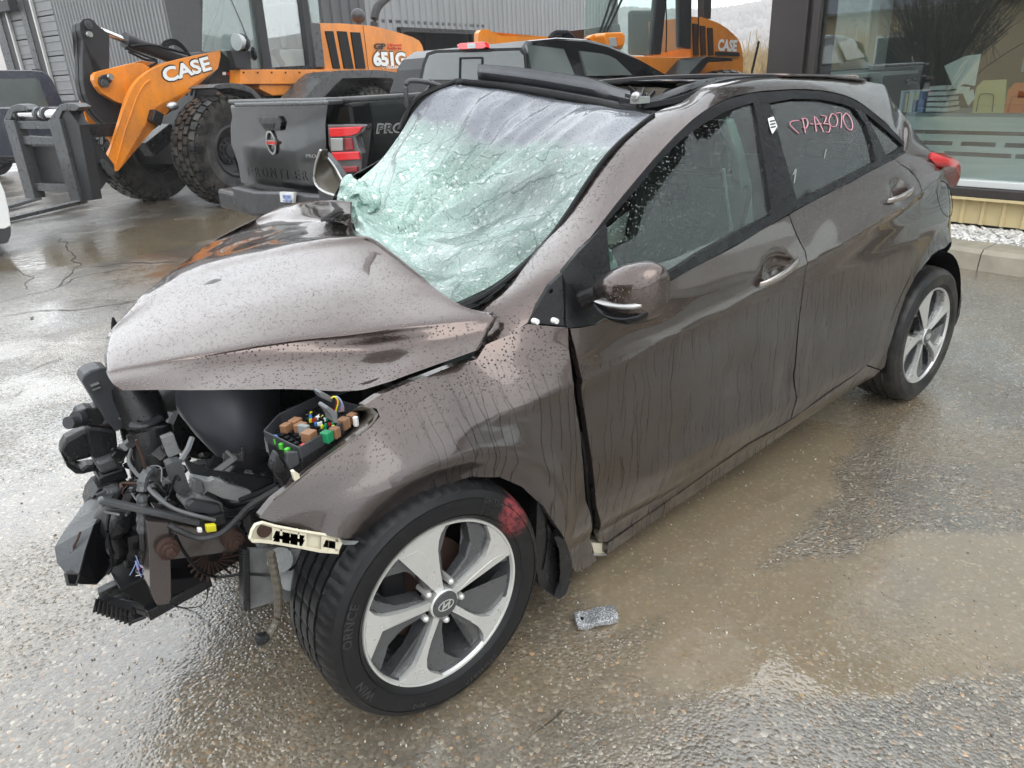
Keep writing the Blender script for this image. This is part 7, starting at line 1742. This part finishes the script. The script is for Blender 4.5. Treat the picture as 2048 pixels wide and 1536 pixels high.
bm = BM(); prism(bm, [aty(u, v, -.60) for u, v in ((1452, 240), (1468, 235), (1490, 300), (1504, 370), (1508, 448), (1486, 455), (1488, 380), (1474, 310))], (0, .04, 0)); obj('pillar_lining', bm, MT['liner'], car, bevel=.01)
bm = BM(); tube(bm, [aty(1447, 338, -.58), aty(1452, 380, -.58), aty(1463, 462, -.6)], .006, 6); obj('seat_belt', bm, MT['liner'], car)
bm = BM(); prism(bm, [aty(u, v, -.60) for u, v in ((1214, 490), (1222, 500), (1244, 548), (1216, 548))], (0, .03, 0)); obj('dash_end', bm, MT['liner'], car)
bm = BM(); box(bm, (2.75, 0, .5), (.5, 1.2, .5)); box(bm, (1.55, 0, .30), (2.3, 1.45, .04)); obj('cabin_floor', bm, MT['interior'], car)
bm = BM()
for P_ in (fd_px, rd_px): 
    Pp = px_poly(P_); prism(bm, [V((x, -.775, min(z, .93))) for x, z in inset(Pp, .03)], (0, .03, 0))
obj('door_lining', bm, MT['interior'], car)
# ---------------- the side away from the camera
fdP, rdP, slP = px_poly(fd_px), px_poly(rd_px), px_poly(sill_px)
for nm, PP in (('front_door', fdP), ('rear_door', rdP), ('sill', slP), ):
    obj(nm, xz_panel(PP, 0, .06, .02, .0022, creases=False, mirror=True), MT['paint'], car)
obj('quarter_panel', xz_panel(P, 0, .06, .02, .0022, yf=ycorner, creases=False, mirror=True), MT['paint'], car) if False else None
qP = px_poly(qp_px) + REAR + px_poly([(1912, 345), (1893, 337), (1878, 337), (1863, 318), (1867, 305), (1840, 280), (1819, 250), (1813, 291), (1813, 302)])
obj('quarter_panel', xz_panel(qP, 0, .06, .02, .0022, yf=ycorner, creases=False, mirror=True), MT['paint'], car)
for g in (g1, g2, g3): obj('side_window', xz_panel(px_poly(g, .008), .008, .12, .004, 0, creases=False, mirror=True), MT['glass_dark'], car)
for g in ([(1507, 205), (1539, 206), (1565, 300), (1585, 370), (1593, 402), (1588, 422), (1540, 450), (1543, 430), (1534, 360), (1522, 290)], ): obj('pillar_trim', xz_panel(px_poly(g), -.004, .12, .012, 0, creases=False, mirror=True), MT['trim'], car)
# crushed plastic piece on the asphalt
q = atz(1190, 1240, 0); db = thing('plastic_fragment', 'speckled grey broken plastic piece lying on asphalt beside the front wheel', 'debris', q)
fr = [(1146, 1224), (1158, 1221), (1176, 1220), (1190, 1213), (1205, 1212), (1222, 1208), (1231, 1214), (1236, 1226), (1238, 1236), (1220, 1241), (1196, 1243), (1176, 1250), (1156, 1251), (1151, 1240)]
mf = NT('speckled_wet_plastic'); mf.set(mf.ramp(mf.vor(260, 'F1', None, 'Distance'), [(.2, (.10, .10, .105)), (.5, (.18, .185, .19)), (.8, (.45, .46, .47))]), .25, 0, .5, .5, mf.bump(mf.noise(90, 4), .6, .004))
A = [atz(u, v, .022 + .006 * sin(i * 2.1)) for i, (u, v) in enumerate(fr)]; bm = BM(); prism(bm, A, (0, 0, -.018)); fo = obj('fragment_body', bm, mf.m, db, bevel=.003)
bm = BM(); p = atz(1164, 1236, .026); cyl(bm, p - V((0, 0, .006)), p, .005, seg=10); obj('fragment_hole', bm, MT['rubber'], db)
bm = BM(); bmesh.ops.create_icosphere(bm, subdivisions=2, radius=.012, matrix=Matrix.Translation(atz(63, 634, .01)) @ Matrix.Diagonal((1.3, 1, .7, 1))); tag(obj('pebble', bm, mf.m), 'small dark pebble alone on the pale wet asphalt at left', 'pebble')
bm = BM(); bmesh.ops.create_cone(bm, cap_ends=True, segments=5, radius1=.02, radius2=.003, depth=.06, matrix=Matrix.Translation(aty(231, 655, .10))); obj('broken_clip', bm, MT['rubber'], car)
